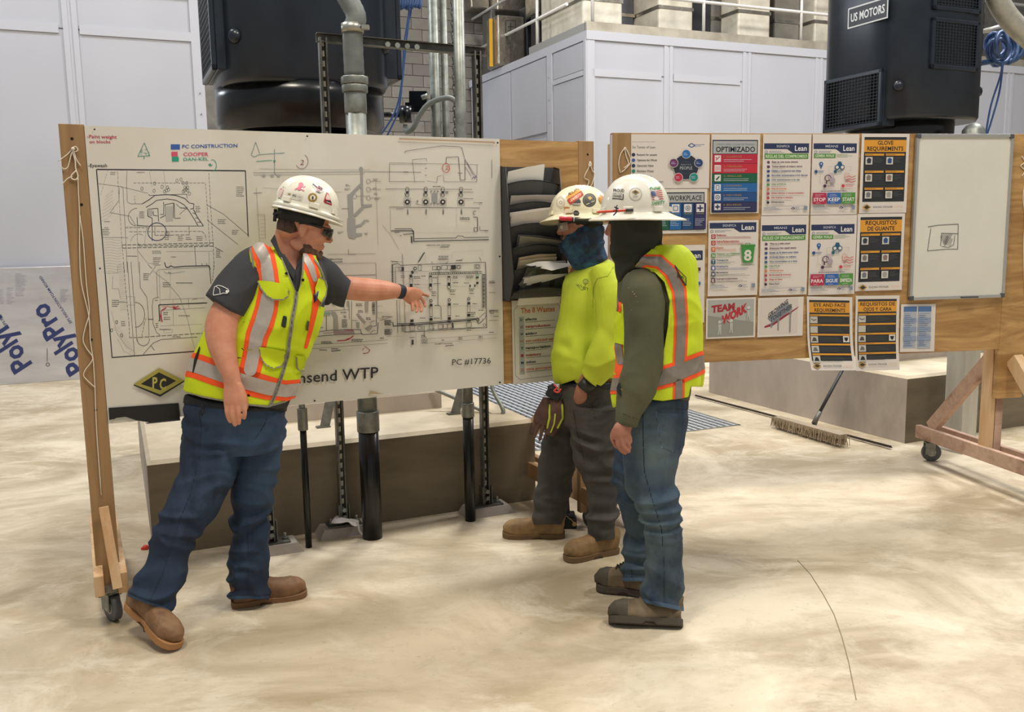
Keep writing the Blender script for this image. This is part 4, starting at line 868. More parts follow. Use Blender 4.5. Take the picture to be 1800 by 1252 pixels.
for cx in (298, 510, 708, 918):
    X = lambda pts: Z4([(cx+a, b) for a, b in pts])
    Ln(X([(-18, 570), (-18, 535), (-8, 522), (8, 522), (18, 535), (18, 570)]), .8, D); pr.poly(X([(-17, 568), (17, 568), (17, 592), (-17, 592)]), '34353A'); Ln(X(arc(0, 614, 20, 20, 0, 360, 12)), .9, D); Ln(X([(-30, 590), (-20, 620), (-28, 630)]), .9, D)
    Ln(X([(-38, 650), (38, 650), (38, 735), (-38, 735), (-38, 650)]), .6, Gy); pr.disc(*Z4([(cx, 693)])[0], 4.4, '2E2F33', 12); pr.disc(*Z4([(cx, 693)])[0], 2.0, 'D8D4C9', 10)
    for k in range(8): a = k*pi/4+.4; Ln(X([(22*cos(a), 693+22*sin(a)), (33*cos(a), 693+33*sin(a))]), 1, K)
    Ln(X([(5, 770), (7, 840)]), .7, D); pr.bars(*[Z4([(cx-2, 780)])[0][0], Z4([(cx+16, 780)])[0][0]], Z4([(0, 785)])[0][1], Z4([(0, 832)])[0][1], 6, D, h=.8, seed=cx)
pr.poly(Z4([(583, 590), (645, 590), (645, 698), (583, 698)]), '9B999A')
for x in (573, 612, 650):
    for y in (572, 717): pr.disc(*Z4([(x, y)])[0], 1.8, '93918F', 8)
Ln(Z4(arc(745, 300, 42, 54, 0, 360, 18)), 1.0, 'C0524E'); pr.text('2', 781, 787, 299, 7.5, 'C0524E', 0, shear=.2); Ln(Z4([(1040, 430), (1065, 400), (1075, 425), (1090, 390), (1095, 415)]), 1, '75608A'); Ln(Z4(arc(1075, 820, 15, 22, 60, 330)), .8, D)
for x, y, w, n in ((590, 515, 105, 1), (735, 582, 40, 2), (250, 348, 60, 1), (905, 885, 115, 2), (150, 1045, 60, 1), (215, 1083, 15, 1), (1130, 705, 40, 1), (405, 687, 20, 2), (1195, 1024, 40, 1)):
    (x0, y0), (x1, y1) = Z4([(x, y-8*n), (x+w, y+8*n)]); pr.bars(x0, x1, y0, y1, n, D, h=min(1.2, (y1-y0)/n*.6), seed=x+y, lo=.85)
pr.text('OPERATING LEVEL PROPOSED', 748, 790, 432.5, 2.3, K, .01, slope=-.012); Ln([(773, 434.5), (788, 434)], 1.0, K)
# basement proposed plan: zoom (670..890, 430..620) at 6.59
Z5 = lambda pts: Z(pts, 6.59, 670, 430)
for pts, w, c, d in (
    ([(125, 460), (120, 230), (190, 220), (215, 240), (1200, 205), (1205, 320), (1215, 960), (260, 1015)], 1.1, K, None), ([(160, 470), (158, 265), (240, 260)], .8, D, None), ([(240, 110), (262, 620), (270, 910)], .8, D, None), ([(175, 640), (185, 1020)], .9, D, None), ([(205, 640), (212, 930)], .7, D, None),
    ([(100, 190), (240, 200)], .6, D, None), ([(100, 312), (560, 310)], .5, D, None), ([(160, 325), (160, 440)], .6, D, None), ([(130, 945), (560, 915), (980, 880), (1090, 865), (1115, 890)], 2.0, K, None), ([(175, 920), (560, 900), (1095, 855), (1130, 870)], 1.4, K, None), ([(130, 900), (132, 945)], 1.6, K, None), ([(820, 905), (825, 965)], 3, K, None),
    ([(650, 370), (652, 700), (685, 720), (690, 870)], 1.0, D, None), ([(655, 365), (665, 300)], .8, D, None), ([(275, 450), (980, 490)], .4, Gy, None), ([(270, 710), (1180, 710)], .4, Gy, None), ([(310, 500), (560, 500)], .4, Gy, None), ([(1130, 145), (1150, 190)], .9, D, None), ([(810, 180), (812, 85), (1165, 68), (1165, 130)], .4, Lg, None), ([(500, 90), (510, 210)], .4, Lg, None),
    ([(570, 900), (600, 980), (580, 1000)], .7, D, None), ([(300, 940), (470, 935), (470, 1000), (300, 1010)], .8, D, None), ([(520, 985), (1000, 965), (1220, 960)], .8, D, None), ([(60, 1060), (250, 1060)], .4, Gy, None), ([(530, 1090), (1330, 1036)], .6, Gy, None), ([(530, 1140), (1330, 1082)], .6, Gy, None), ([(490, 940), (495, 1070), (520, 1075)], 1.0, K, None), ([(395, 1020), (398, 1155)], .6, Gy, None), ([(1115, 860), (1190, 790), (1215, 800), (1195, 860), (1165, 865)], .9, D, None), ([(1100, 840), (1130, 870), (1110, 900), (1125, 915), (1180, 870)], 1.2, K, None),
    ([(940, 170), (860, 190)], .8, D, None), ([(740, 220), (770, 195)], .7, D, None), ([(575, 200), (590, 215)], .9, D, None), ([(1240, 440), (1310, 440)], .8, D, None), ([(1240, 557), (1320, 557)], .7, D, None), ([(1240, 770), (1350, 762)], .8, D, None), ([(1240, 880), (1340, 876)], .7, D, None)):
    Ln(Z5(pts), w*.8, c, d)
Ln(Z5([(128, 235), (130, 460)]), 1.5, K, (2, 1.2))
for cx, y0, y1, up in ((565, 340, 500, 1), (778, 345, 490, 1), (340, 345, 505, 1)):
    X = lambda pts: Z5([(cx+a, b) for a, b in pts])
    pr.poly(X([(-16, y0+20), (16, y0+20), (16, y0+36), (-16, y0+36)]), '26272A'); Ln(X([(-15, y0+36), (-15, y1-60)]), .6, D); Ln(X([(15, y0+36), (15, y1-60)]), .6, D); pr.poly(X([(-18, y1-50), (18, y1-50), (14, y1-10), (-14, y1-10)]), '2A2B2E'); pr.disc(*Z5([(cx, y1+2)])[0], 2.8, 'CBC6B9', 10); Ln(X(arc(0, y1+2, 17, 17, 0, 360, 12)), .8, K)
for cx, y0, y1 in ((570, 650, 880), (781, 640, 870), (1006, 628, 832)):
    X = lambda pts: Z5([(cx+a, b) for a, b in pts])
    pr.disc(*Z5([(cx, y0)])[0], 2.6, '2A2B2E', 12); pr.disc(*Z5([(cx, y0)])[0], 1.4, 'D5D0C4', 10); pr.poly(X([(-17, y0+38), (17, y0+38), (17, y0+66), (-17, y0+66)]), '303134'); Ln(X([(-15, y0+66), (-15, y1-50)]), .6, D); Ln(X([(15, y0+66), (15, y1-50)]), .6, D); pr.poly(X([(-18, y1-30), (18, y1-30), (18, y1), (-18, y1)]), '202123'); Ln(X([(-18, y1-45), (18, y1-45)]), 1.2, K)
for q in ([(318, 350), (348, 348), (350, 368), (320, 370)], [(1090, 372), (1120, 370), (1120, 390), (1090, 392)], [(1090, 432), (1120, 432), (1118, 458), (1092, 458)], [(1012, 465), (1030, 465), (1030, 492), (1014, 492)], [(1068, 462), (1084, 462), (1082, 490), (1068, 490)], [(328, 868), (368, 864), (368, 896), (330, 900)], [(335, 312), (358, 300), (372, 330), (350, 345)], [(228, 262), (256, 262), (256, 306), (228, 306)], [(800, 240), (856, 236), (856, 286), (800, 288)], [(985, 875), (1028, 870), (1028, 888), (985, 890)], [(765, 885), (800, 885), (800, 905), (765, 905)], [(320, 915), (370, 910), (370, 930), (320, 935)], [(345, 1100), (368, 1100), (368, 1158), (345, 1158)]): pr.poly(Z5(q), '37383B')
for x, y in ((385, 278),): pr.disc(*Z5([(x, y)])[0], 3, '2A2B2E', 12); pr.disc(*Z5([(x, y)])[0], 1.6, 'D5D0C4', 10)
for (x, y, w, h) in ((195, 262, 40, 40), (585, 255, 50, 38), (640, 252, 40, 42), (690, 240, 65, 50), (757, 245, 45, 45), (865, 240, 48, 38), (1072, 235, 62, 42), (420, 240, 38, 60), (550, 925, 50, 55), (655, 925, 50, 48), (710, 920, 48, 50), (760, 915, 60, 50), (980, 900, 55, 55), (325, 935, 55, 60), (465, 1092, 58, 50)):
    Ln(Z5([(x, y), (x+w, y), (x+w, y+h), (x, y+h), (x, y)]), .7, D)
for x, y, r in ((435, 965, 22), (655, 272, 18), (885, 262, 18), (1103, 252, 16), (493, 1118, 14), (1185, 930, 16)): Ln(Z5(arc(x, y, r, r, 0, 360, 12)), .8, D)
for k in range(11): Ln(Z5([(415+k*6, 205-k*10), (440+k*6, 188-k*10)]), .9, D)
for k in range(26): Ln(Z5([(1165, 350+k*15), (1190, 350+k*15)]), 1.0 if k % 3 else 1.8, D)
Ln(Z5([(1160, 340), (1168, 740)]), .8, D); Ln(Z5([(1195, 340), (1200, 740)]), .8, D)
for k in range(24): x = 545+k*24; Ln(Z5([(x, 325-k*.5), (x+10, 345-k*.5)]), 1.2 if k % 2 else .8, D)
Ln(Z5([(545, 328), (1160, 312)]), .9, D); Ln(Z5([(545, 348), (1160, 332)]), .9, D)
pr.poly(Z5([(1090, 345), (1125, 345), (1122, 368), (1092, 368)]), '8FB8A4')
for x, y, w, n in ((655, 155, 120, 3), (110, 200, 90, 1), (220, 372, 50, 2), (370, 380, 80, 2), (455, 365, 55, 1), (820, 378, 60, 2), (585, 385, 60, 1), (375, 462, 80, 1), (600, 452, 80, 1), (820, 442, 75, 1), (950, 445, 60, 1), (975, 375, 90, 2), (575, 555, 65, 2), (785, 535, 70, 2), (1010, 525, 65, 2), (575, 590, 60, 1), (790, 575, 55, 1), (1015, 565, 55, 1), (610, 705, 60, 1), (825, 690, 60, 1), (1050, 685, 60, 1), (1115, 760, 60, 1), (600, 850, 70, 1), (1030, 795, 60, 2), (1030, 830, 50, 1), (850, 828, 60, 1), (440, 850, 70, 1), (0, 835, 120, 1), (30, 900, 90, 3), (35, 1010, 90, 4), (225, 965, 60, 5), (980, 990, 60, 1), (1240, 435, 80, 2), (1240, 770, 115, 2), (1250, 795, 50, 1), (1290, 832, 60, 1), (1240, 1015, 60, 1), (860, 185, 90, 1), (455, 1060, 50, 2), (320, 1075, 60, 1), (690, 1105, 40, 1), (885, 1085, 50, 2), (1120, 1070, 50, 2)):
    (x0, y0), (x1, y1) = Z5([(x, y-9*n), (x+w, y+9*n)]); pr.bars(x0, x1, y0, y1, n, '5A5752', h=min(1.2, (y1-y0)/n*.6), seed=x+y, lo=.8)
pr.text('BASEMENT PROPOSED', 763, 794, 605.5, 2.2, K, .01, slope=-.03); Ln([(781, 608), (796, 606.6)], 1.0, K)
# title lettering and logo
pr.text('Townsend WTP', 468, 664, 677.6, 19.5, '1A1A1C', .008, slope=-.0735); pr.text('PC #17736', 793.5, 861, 641.5, 10.4, '1A1A1C', .0, slope=-.045)
pr.poly([(234, 677), (280, 648.5), (324, 669), (322, 671.5), (281, 697)], '14150F'); pr.poly([(234.5, 675), (279, 646.5), (323, 668.5), (281, 693)], 'A29A45'); pr.poly([(247, 674.5), (279, 654), (309, 669), (281, 685.5)], '1B1B18')
pr.text('P', 267.5, 276.5, 681.5, 19, 'B5AC52', .03, slope=-.1); pr.text('C', 280, 291.5, 684, 19, 'B5AC52', .03, slope=-.06)
pr.poly([(190.5, 716.5), (313.5, 708), (316, 736), (290, 739), (262, 742), (240, 738.5), (220, 732), (205, 734), (192, 738)], '121214'); pr.poly([(255, 742.5), (316, 736), (317, 738.5), (258, 744.5)], '3A3B3D')
for x, y in ((166, 228), (539, 240), (866.5, 251.5), (873, 251.5), (876.5, 451), (877, 672), (175.5, 472), (552, 704), (200, 735)): pr.disc(x, y, 1.7, '1C1A19', 8)
pr.poly([(700, 246), (790, 249), (868, 252.5), (868, 249.5), (700, 243)], 'B69C80'); pr.poly([(649, 686), (672, 692), (648, 692)], 'B5A27C')
o = pr.build('printed_drawings', sheet); o['label'] = 'printed drawings and marker notes'
# screws in wood
mb = MB()
for x, z in ((.045, 2.01), (.05, .905), (.06, 1.75), (.055, 1.2), (2.44, 2.0)): mb.tube([(x, -.001, z), (x, .004, z)], .006, 8)
o = mb.build('screw_heads', mat('2A2018', .5, .5), board1); o['kind'] = 'stuff'
# twine on the left post
def B1w(px, py, off=-.004):
    u, z = B1(px, py); return O1+u1*u+n1*(-off)+np.array([0, 0, z])
M_twine = mat('E0D6C2', 0.8)
tw = empty('twine', tuple(B1w(127, 262, 0)), 0, 'white twine knotted at the top of the left post and hanging down it', 'string')
def strand(pts, r=.0022, off=-.006):
    P = [B1w(x, y, off) for x, y in pts]; mb = MB(); mb.tube(spline(P, 5), r, 6); wlink('strand', mb.mesh('strand'), tw, M_twine)
strand([(127, 262), (118, 272), (102, 284)]); strand([(127, 260), (133, 258), (137, 264), (131, 267), (125, 262)]); strand([(128, 263), (124, 276), (119, 294), (112, 297), (106, 292)]); strand([(130, 265), (134, 280), (142, 292)]); strand([(127, 266), (132, 282), (133, 296), (137, 310), (133, 316), (126, 314), (126, 308), (134, 300)], .003); strand([(127, 310), (119, 314), (113, 320), (108, 324)])
strand([(137, 312), (138, 340), (140, 380), (140, 440), (143, 497), (156, 555), (159, 600), (164, 635), (167, 685), (170, 760), (178, 870)]); strand([(140, 378), (146, 420), (152, 500), (157, 548), (150, 575), (146, 597), (152, 612), (163, 630), (150, 650), (147, 660), (153, 668), (168, 682)])
mb = MB(); mb.lathe([(.004, -.006), (.009, 0), (.004, .006)], c=tuple(B1w(128, 262, -.008)), n=8); wlink('knot', mb.mesh('knot'), tw, M_twine)
tw = empty('twine', tuple(B1w(1036, 290, 0)), 0, 'short white twine tied to the right post of the plan board', 'string')
strand([(1036, 286), (1033, 296), (1026, 312), (1034, 318), (1030, 330)]); strand([(1036, 286), (1040, 300), (1044, 306), (1040, 322), (1036, 330)]); strand([(1036, 284), (1038, 290), (1034, 292), (1036, 285)], .004)
mb = MB(); mb.tube([B1w(1030.5, 267.5, 0), B1w(1030.5, 267.5, -.003)], .004, 8)

# ---- the wall file organiser on the plywood end
fx0, fz0 = B1(888, 284); fx1, fz1 = B1(1001, 283)
fo_ = empty('file_organizer', tuple(O1+u1*2.09+np.array([0, 0, 1.27])), A1, 'black mesh wall file organizer with six tiers hung on the plywood', 'organizer')
M_mesh = mat('4A4C4E', .5, .2, 0, 0, .72); M_wire = mat('141517', .4, .4)
W0, W1 = -.150, .150; HT = .66
def tier_z(k): return HT-.06-k*.105
mb = MB()
for s, x in ((0, W0), (1, W1)):
    pr_ = [(0, 0), (-.085, .0), (-.135, .12), (-.055, HT-.01), (0, HT)]
    mb.add([(x, y, z) for y, z in pr_]+[(x+.002, y, z) for y, z in pr_], [(0, 1, 2, 3, 4), (9, 8, 7, 6, 5), (0, 5, 6, 1), (1, 6, 7, 2), (2, 7, 8, 3), (3, 8, 9, 4)])
    mb2 = MB(); mb2.tube([(x, y, z) for y, z in pr_], .0035, 6); mb2.build('side_wire', M_wire, fo_)
mb.build('side_panels', M_mesh, fo_)['kind'] = 'stuff'
mb = MB(); mb.box(W0, W1, -.003, 0, 0, HT); mb.build('back_panel', M_mesh, fo_)
tiers = []
for k in range(6):
    zt = tier_z(k); yb = -.018-.008*k; yt = -.055-.0145*k; zb_ = zt-.15
    if k == 5: zb_ = 0.012; yb = -.085; yt = -.135
    n = 10; vs = []
    for i in range(n+1):
        x = W0+(W1-W0)*i/n; sag = .022*(1-(2*i/n-1)**2)
        vs += [(x, yt-.01*(1-(2*i/n-1)**2), zt-.03+sag), (x, yb, zb_)]
    mb = MB(); mb.add(vs, [(2*i, 2*i+1, 2*i+3, 2*i+2) for i in range(n)]); o = mb.build('tier_front', M_mesh, fo_); o.modifiers.new('s', 'SOLIDIFY').thickness = .002
    mb = MB(); mb.tube([vs[2*i] for i in range(n+1)], .0028, 6); mb.build('tier_wire', M_wire, o)
def papers(k, x0, x1, rise, cols, label, seed, tilt=0.0, lean=.0, cat='papers', skew=0):
    """a sheaf standing in tier k"""
    rr = random.Random(seed); zt = tier_z(k); yt = -.05-.0145*k
    nm = 'paper_sheaf' if cat == 'papers' else cat
    base = empty(nm, tuple(O1+u1*(2.09+(x0+x1)/2)+np.array([0, 0, 1.27+zt-.1])), A1, label, cat, 'papers kept in the file organizer')
    for i, c in enumerate(cols):
        dx = rr.uniform(-.006, .006); w = (x1-x0)/2; y1 = yt+.014-.004*i-lean; t = tilt+rr.uniform(-.03, .03); r_ = rise+rr.uniform(-.01, .01)
        vs = [(-w+dx, -.012-.008*k, -.0), (w+dx, -.012-.008*k, -.0), (w+dx+skew, y1-.012, .1+r_+t*w), (dx, y1-.016, .1+r_+rr.uniform(0, .008)), (-w+dx+skew, y1-.012, .1+r_-t*w)]
        mb = MB(); mb.add(vs, [(0, 1, 2, 3, 4)]); o = mb.build('sheet', mat(c, .7), base); o.modifiers.new('s', 'SOLIDIFY').thickness = .0012
    return base
papers(0, -.13, .07, .045, ('B9B4AE', 'E2DDD6', 'EDE9E2'), 'crumpled white sheets folded over the top of the file organizer', 1, .22)
papers(1, -.13, .15, .02, ('77787A', '9C9A96', 'B8AFA8'), 'grey sheets in the second slot of the file organizer', 2, .0)
papers(2, -.14, .18, .05, ('8D8A86', 'A39E98', 'E0D9D2', 'D8CFC6'), 'thick stack of drawings with curled white edges in the third slot', 3, .12)
papers(3, -.1, .14, .02, ('6F6E6C', '57585A', '8C8678'), 'grey folders in the fourth slot from the top', 4, -.1)
papers(4, -.11, .10, .035, ('B3A489', 'C2B498'), 'tan folder with handwriting, fifth slot of the file organizer', 5, .05)
papers(5, -.09, .15, .05, ('9E2E3A', 'CFC7C2', 'DCD5D0'), 'red folder and printed white sheets in the lowest slot', 6, .05)
# folded sheet lying over the lowest slot, dark map behind the mesh front
def orgpt(px, py, y):
    p = onplane(px, py, tuple((O1+n1*(-y))[:2]), 26.07); return p
v = [orgpt(*q, yy) for *q, yy in ((922, 466, -.10), (945, 460, -.12), (1008, 458, -.10), (1010, 466, -.14), (970, 476, -.155), (962, 474, -.15))]
mb = MB(); mb.add(v, [(0, 1, 2, 3, 4, 5)]); o = mb.build('folded_sheet', mat('E2DDD6', .7)); tag(o, 'white sheet folded over the front of the lowest organizer slot', 'paper'); o.modifiers.new('s', 'SOLIDIFY').thickness = .001
def pocket_pt(px, py): # on slanted lowest front
    a = orgpt(px, 462, -.139); b = orgpt(px, 520, -.089); t = (py-462)/(520-462); return a+(b-a)*t+n1*.004
mb = MB(); mb.add([pocket_pt(*q) for q in ((926, 470), (998, 466), (986, 512), (908, 518))], [(0, 1, 2, 3)]); o = mb.build('folded_map', mat('3B3D3C', .5)); tag(o, 'dark printed map held in the lowest mesh pocket', 'paper')
def pmap(x, y, l): return tuple(pocket_pt(x, y)+n1*(.0006*l))
p2 = Print(pmap, .5); p2.poly([(943, 474), (960, 474), (948, 504), (932, 503)], '241F1C'); p2.poly([(969, 476), (983, 474), (982, 480), (971, 482)], '1F2022'); p2.poly([(966, 494), (975, 490), (970, 512), (959, 516)], '1A1B1C'); p2.poly([(910, 500), (930, 478), (938, 474), (920, 508)], '555652'); q = p2.build('map_print'); q.parent = o
# "The 8 wastes" poster
def poster_fn(frame_pt, x0, y0, sx, sy, O, u, n, off, curl=None):
    def fn(x, y, l):
        U = (x-x0)*sx; V = (y-y0)*sy; w = curl(U, -V) if curl else 0
        p = np.array(O)+np.array(u)*U+np.array([0, 0, -V])+np.array(n)*(off+.00045*l+w); return tuple(p)
    return fn
uA, zA = B1(899, 531); uB, zB = B1(985, 526); _, zC = B1(904, 676)
O8 = O1+u1*uA+np.array([0, 0, zA+.006]); w8 = uB-uA+.012; h8 = zA-zC+.006
fn = poster_fn(None, 0, 0, w8/100, h8/150, O8, u1, n1, .003)
p8 = Print(fn, .45); p8.layer = 0; p8.rect(0, 0, 100, 150, 'D9D3C8'); p8.layer = 1
rrct = [(14, 7), (86, 7), (94, 14), (95, 130), (88, 140), (14, 142), (5, 134), (4, 16), (14, 7)]
p8.line(rrct, .8, '6F6A66'); p8.text('The 8 Wastes', 17, 84, 23, 9.5, 'C0714A', .03); p8.rect(13, 29, 23, 133, 'A9AFAA')
for k, (c0, wd_, col, un) in enumerate((('D', 'efects', '2F4238', 62), ('O', 'verproduction', '9B2F34', 62), ('W', 'aiting', '2C3A55', 70), ('N', 'on-utilized talent', 'C07A5C', 60), ('T', 'ransportation', '2F4238', 44), ('I', 'nventory', '9B2F34', 70), ('M', 'otion', '2C3A55', 74), ('E', 'xtra processing', 'C07A5C', 64))):
    y = 37+k*12.8; p8.text(c0, 15.5, 20.5, y, 4.6, col, .03); p8.text(wd_, 25, 25+len(wd_)*3.8, y-.3, 4.6, col, .03); p8.line([(25, y+2.6), (25+un*.95, y+2.2)], .6, '4A4642')
o = p8.build('wastes_poster'); tag(o, 'white poster with orange title listing eight wastes, below the file organizer', 'poster', 'posters')

# ================================================================== rolling poster board (right)
A2 = radians(10.4); u2 = np.array([cos(A2), sin(A2), 0]); n2 = np.array([sin(A2), -cos(A2), 0]); S2 = 4.801; k2 = 1.12
def B2w(px, py): return onplane(px, py, (0, S2), 10.4)
O2 = B2w(1076, 233); O2[2] = 0
def B2(px, py):
    p = B2w(px, py)-O2; return float(u2@p), float(p[2])
board2 = empty('poster_board', tuple(O2), A2, 'rolling timber frame with a plywood sheet carrying rows of safety posters', 'board')
ztop = B2(1600, 235)[1]; L2 = B2(1812, 400)[0]; zbot = B2(1500, 626)[1]; xr = B2(1757, 600)[0]; xl = B2(1110, 300)[0]
mb = MB(); mb.box(xl-.08, xr+.02, .002, .016, zbot, ztop); mb.build('plywood_sheet', M_ply, board2, bevel=.002)
mb = MB(); mb.box(xr, L2+.012, -.002, .036, B2(1770, 700)[1], ztop); mb.build('post', M_ply, board2, bevel=.003)
mb = MB(); mb.box(0, xl, -.002, .036, .17, ztop); mb.build('post', M_wood, board2, bevel=.003)
mb = MB(); mb.box(-.002, .002, -.0, .036, zbot, ztop-.01); mb.build('edge_strip', mat('D8D5DA', .6), board2)
for a, b, m_ in ((xr-.005, xr+.030, M_woodl), (xr+.035, xr+.085, M_woodp)):
    mb = MB(); mb.box(a, b, .04, .078+.05, .16, ztop-.05); mb.build('post', m_, board2, bevel=.003)
mb = MB(); mb.box(.01, .07, .04, .12, .16, ztop-.05); mb.build('post', M_woodl, board2, bevel=.003)
for x in (.045, xr+.04):
    y1_ = .72; y0_ = -.62 if x > 1 else -.30
    mb = MB(); mb.box(x-.019-.05, x+.019-.05, y0_, y1_, .155, .244); mb.build('foot', M_woodp, board2, bevel=.003)
    mb = MB(); mb.box(x-.019+.07, x+.019+.07, y0_, y1_, .155, .244); mb.build('foot', M_woodp, board2, bevel=.003)
    mb = MB(); mb.bar((x-.02, y1_-.1, .24), (x-.02, .10, .78), .038, .09, up=(0, 0, 1)); mb.build('brace', M_woodp, board2, bevel=.003)
    mb = MB(); mb.bar((x+.05, y0_+.06, .24), (x+.05, -.02, .80), .06, .09, up=(0, 0, 1)); mb.build('brace', M_woodl, board2, bevel=.003)
    caster(board2, x+.01, y1_-.07, 1.25, .062); caster(board2, x+.01, y0_+.08, .5, .062)
mb = MB(); q = [B2(1755, 700), B2(1778, 700)]
# posters; each is drawn in photo pixels relative to its own corner
def curlf(h, amt, start=.0): return lambda U, V: amt*max(0.0, (-V-start)/max(h-start, .01))**2
PAPER = 'D9D1C9'
def poster(name, x0, y0, x1, y1, label, art, dx_bot=0.0, off=.004, curl=0.0, paper=PAPER, rot=0.0, cat='poster', rough=.22):
    """corner pixels -> a sheet in the board plane"""
    ua, za = B2(x0, y0); ub, zb = B2(x1, y0); uc, zc_ = B2(x0+dx_bot, y1)
    w = ub-ua; h = za-zc_; sx = w/(x1-x0); sy = h/(y1-y0); cu = curlf(h, curl, h*.45) if curl else None
    O = O2+u2*ua+np.array([0, 0, za])
    lean = (uc-ua)/h*0
    def fn(x, y, l):
        U = x*sx; V = y*sy; ww = cu(U, -V) if cu else 0
        return tuple(O+u2*(U+rot*V)+np.array([0, 0, -V-rot*U])+n2*(off+.0004*l+ww))
    p = Print(fn, rough, .35); p.layer = 0; p.rect(0, 0, x1-x0, y1-y0, paper, 12 if curl else 1)
    art(p, x1-x0, y1-y0); o = p.build(name); tag(o, label, cat, 'posters'); o.modifiers.new('s', 'SOLIDIFY').thickness = 0.0
    o.modifiers.clear(); return o
NV = '2B3356'; GR = '55893F'
def lean_head(p, w, h, left, dy=0):
    y = 18+dy; p.poly([(2, y), (w-4, y), (w-4, y+17), (w*.62, y+17), (w*.5, y+10), (2, y+10)], NV); p.text(left, w*.28, w*.55, y+7, 4.2, 'B9BCC9', .01); p.text('Lean', w*.66, w-8, y+13, 9.5, 'EDEBEA', .01)
    p.ring(6, y+15, 2.2, 1, '7F879E'); p.bars(11, w*.48, y+12.5, y+17, 2, 'A5A6AF', h=1.2, seed=int(w))
def lean_foot(p, w, h, y):
    p.bars(3, w*.48, y, y+6, 3, '8E93A3', h=1.0, seed=5); p.line([(w*.6, y+4), (w*.64, y+1), (w*.68, y+3), (w*.63, y+5)], 1.2, NV); p.bars(w*.69, w*.8, y, y+6, 3, '8E93A3', h=.9, seed=8); p.rect(w*.87, y-1, w*.94, y+6, '7C8BA0')
def lean_foot2(p, w, h, y):
    lean_foot(p, w, h, y)
def art_people(p, w, h):
    p.bars(2, 60, 12, 15, 1, 'A59D9A', h=1, seed=1); p.text('Six Tenets of Lean', 2, 42, 25, 4.6, '44424A', .005)
    p.line([(100, 20), (106, 16), (112, 20), (106, 23), (100, 20)], 1.6, '2D4C86'); p.bars(111, 134, 17, 22, 2, '6C7FA5', h=1.1, seed=4)
    for i, (t, c, x1) in enumerate((('Respect for people', '262F55', 45), ('Optimize the Whole', '4458A0', 45), ('Generate Value', '2A3558', 39), ('Eliminate Waste', '2E7D74', 39), ('Focus on Flow', '2A3558', 36), ('Continuous Improvement', '7A3B5E', 56))):
        y = 36+i*9.6; p.disc(4, y, 3.2, c, 14); p.text(t, 10, x1, y+1.7, 3.8, '44424A', .01)
    cx, cy = 96, 58
    p.disc(cx, cy, 23, 'C9C2BD', 24); p.poly([(cx+22*cos(radians(a)), cy+22*sin(radians(a))) for a in range(0, 360, 15)], '2A303E'); p.ring(cx, cy+1, 11, .6, '4B505C')
    p.text('RESPECT FOR', cx-9, cx+9, cy-3, 2.2, '9498A0', 0); p.text('PEOPLE', cx-11, cx+11, cy+4.4, 5.4, 'A9ACB2', .01)
    for a, c in ((-90, '2C6CB0'), (-18, '2D3E70'), (54, '23867F'), (126, 'B82F4A'), (198, '6C3566')):
        x, y = cx+23.5*cos(radians(a)), cy+23*sin(radians(a)); p.disc(x, y, 8.2, 'C9C2BD', 18); p.disc(x, y, 7.2, c, 18); p.bars(x-4.5, x+4.5, y-2.5, y+2.5, 2, 'AEB6CC', h=.9, seed=a+200)
def art_opt(p, w, h):
    p.rect(2, 10, w-4, 138, '232A44'); p.rect(3.5, 12, w-5.5, 34, 'A9AAA9'); p.text('6 PASOS PARA LUGAR DE TRABAJO', 8, w-9, 19.5, 3.4, '4A7476', .0); p.text('OPTIMIZADO', 8, w-9, 31, 9.4, '1E2230', .02)
    for k, (c, t) in enumerate((('B5283F', '1. CLASIFICAR'), ('BE2A3B', '2. ORDENAR'), ('1E5A3D', '3. BRILLAR'), ('23619F', '4. ESTANDARIZAR'), ('234A80', '5. MANTENER'), ('2E2F57', '6. SEGURIDAD'))):
        y = 35+k*17; p.rect(2.4, y, w-4.4, y+16.4, c); p.rect(6, y+2, 17, y+13.5, 'D9D5D5'); p.text(t, 22, 54, y+6, 3.3, 'A58A4A', .0); p.bars(22, w-14, y+8, y+14, 2, 'C9CCD6', h=.7, seed=k, lo=.7)
        ic = (11.5, y+7.8)
        if k == 0: p.line([(8, y+11), (15, y+4)], 1.4, c); p.line([(8, y+5), (10, y+8)], 1.4, c)
        elif k == 1: [p.line([(8+j*2.3, y+4), (8+j*2.3, y+12)], .8, c) for j in range(4)]
        elif k == 2: p.poly([(8, y+10), (14, y+4), (15, y+6), (10, y+12)], c)
        elif k == 3: p.frame(9, y+4, 14, y+11.5, 1, c)
        elif k == 4: p.ring(*ic, 3.4, 1.2, c); p.disc(*ic, 1.2, c)
        else: p.rect(10.3, y+3.6, 12.7, y+12, c); p.rect(7.3, y+6.6, 15.7, y+9, c)
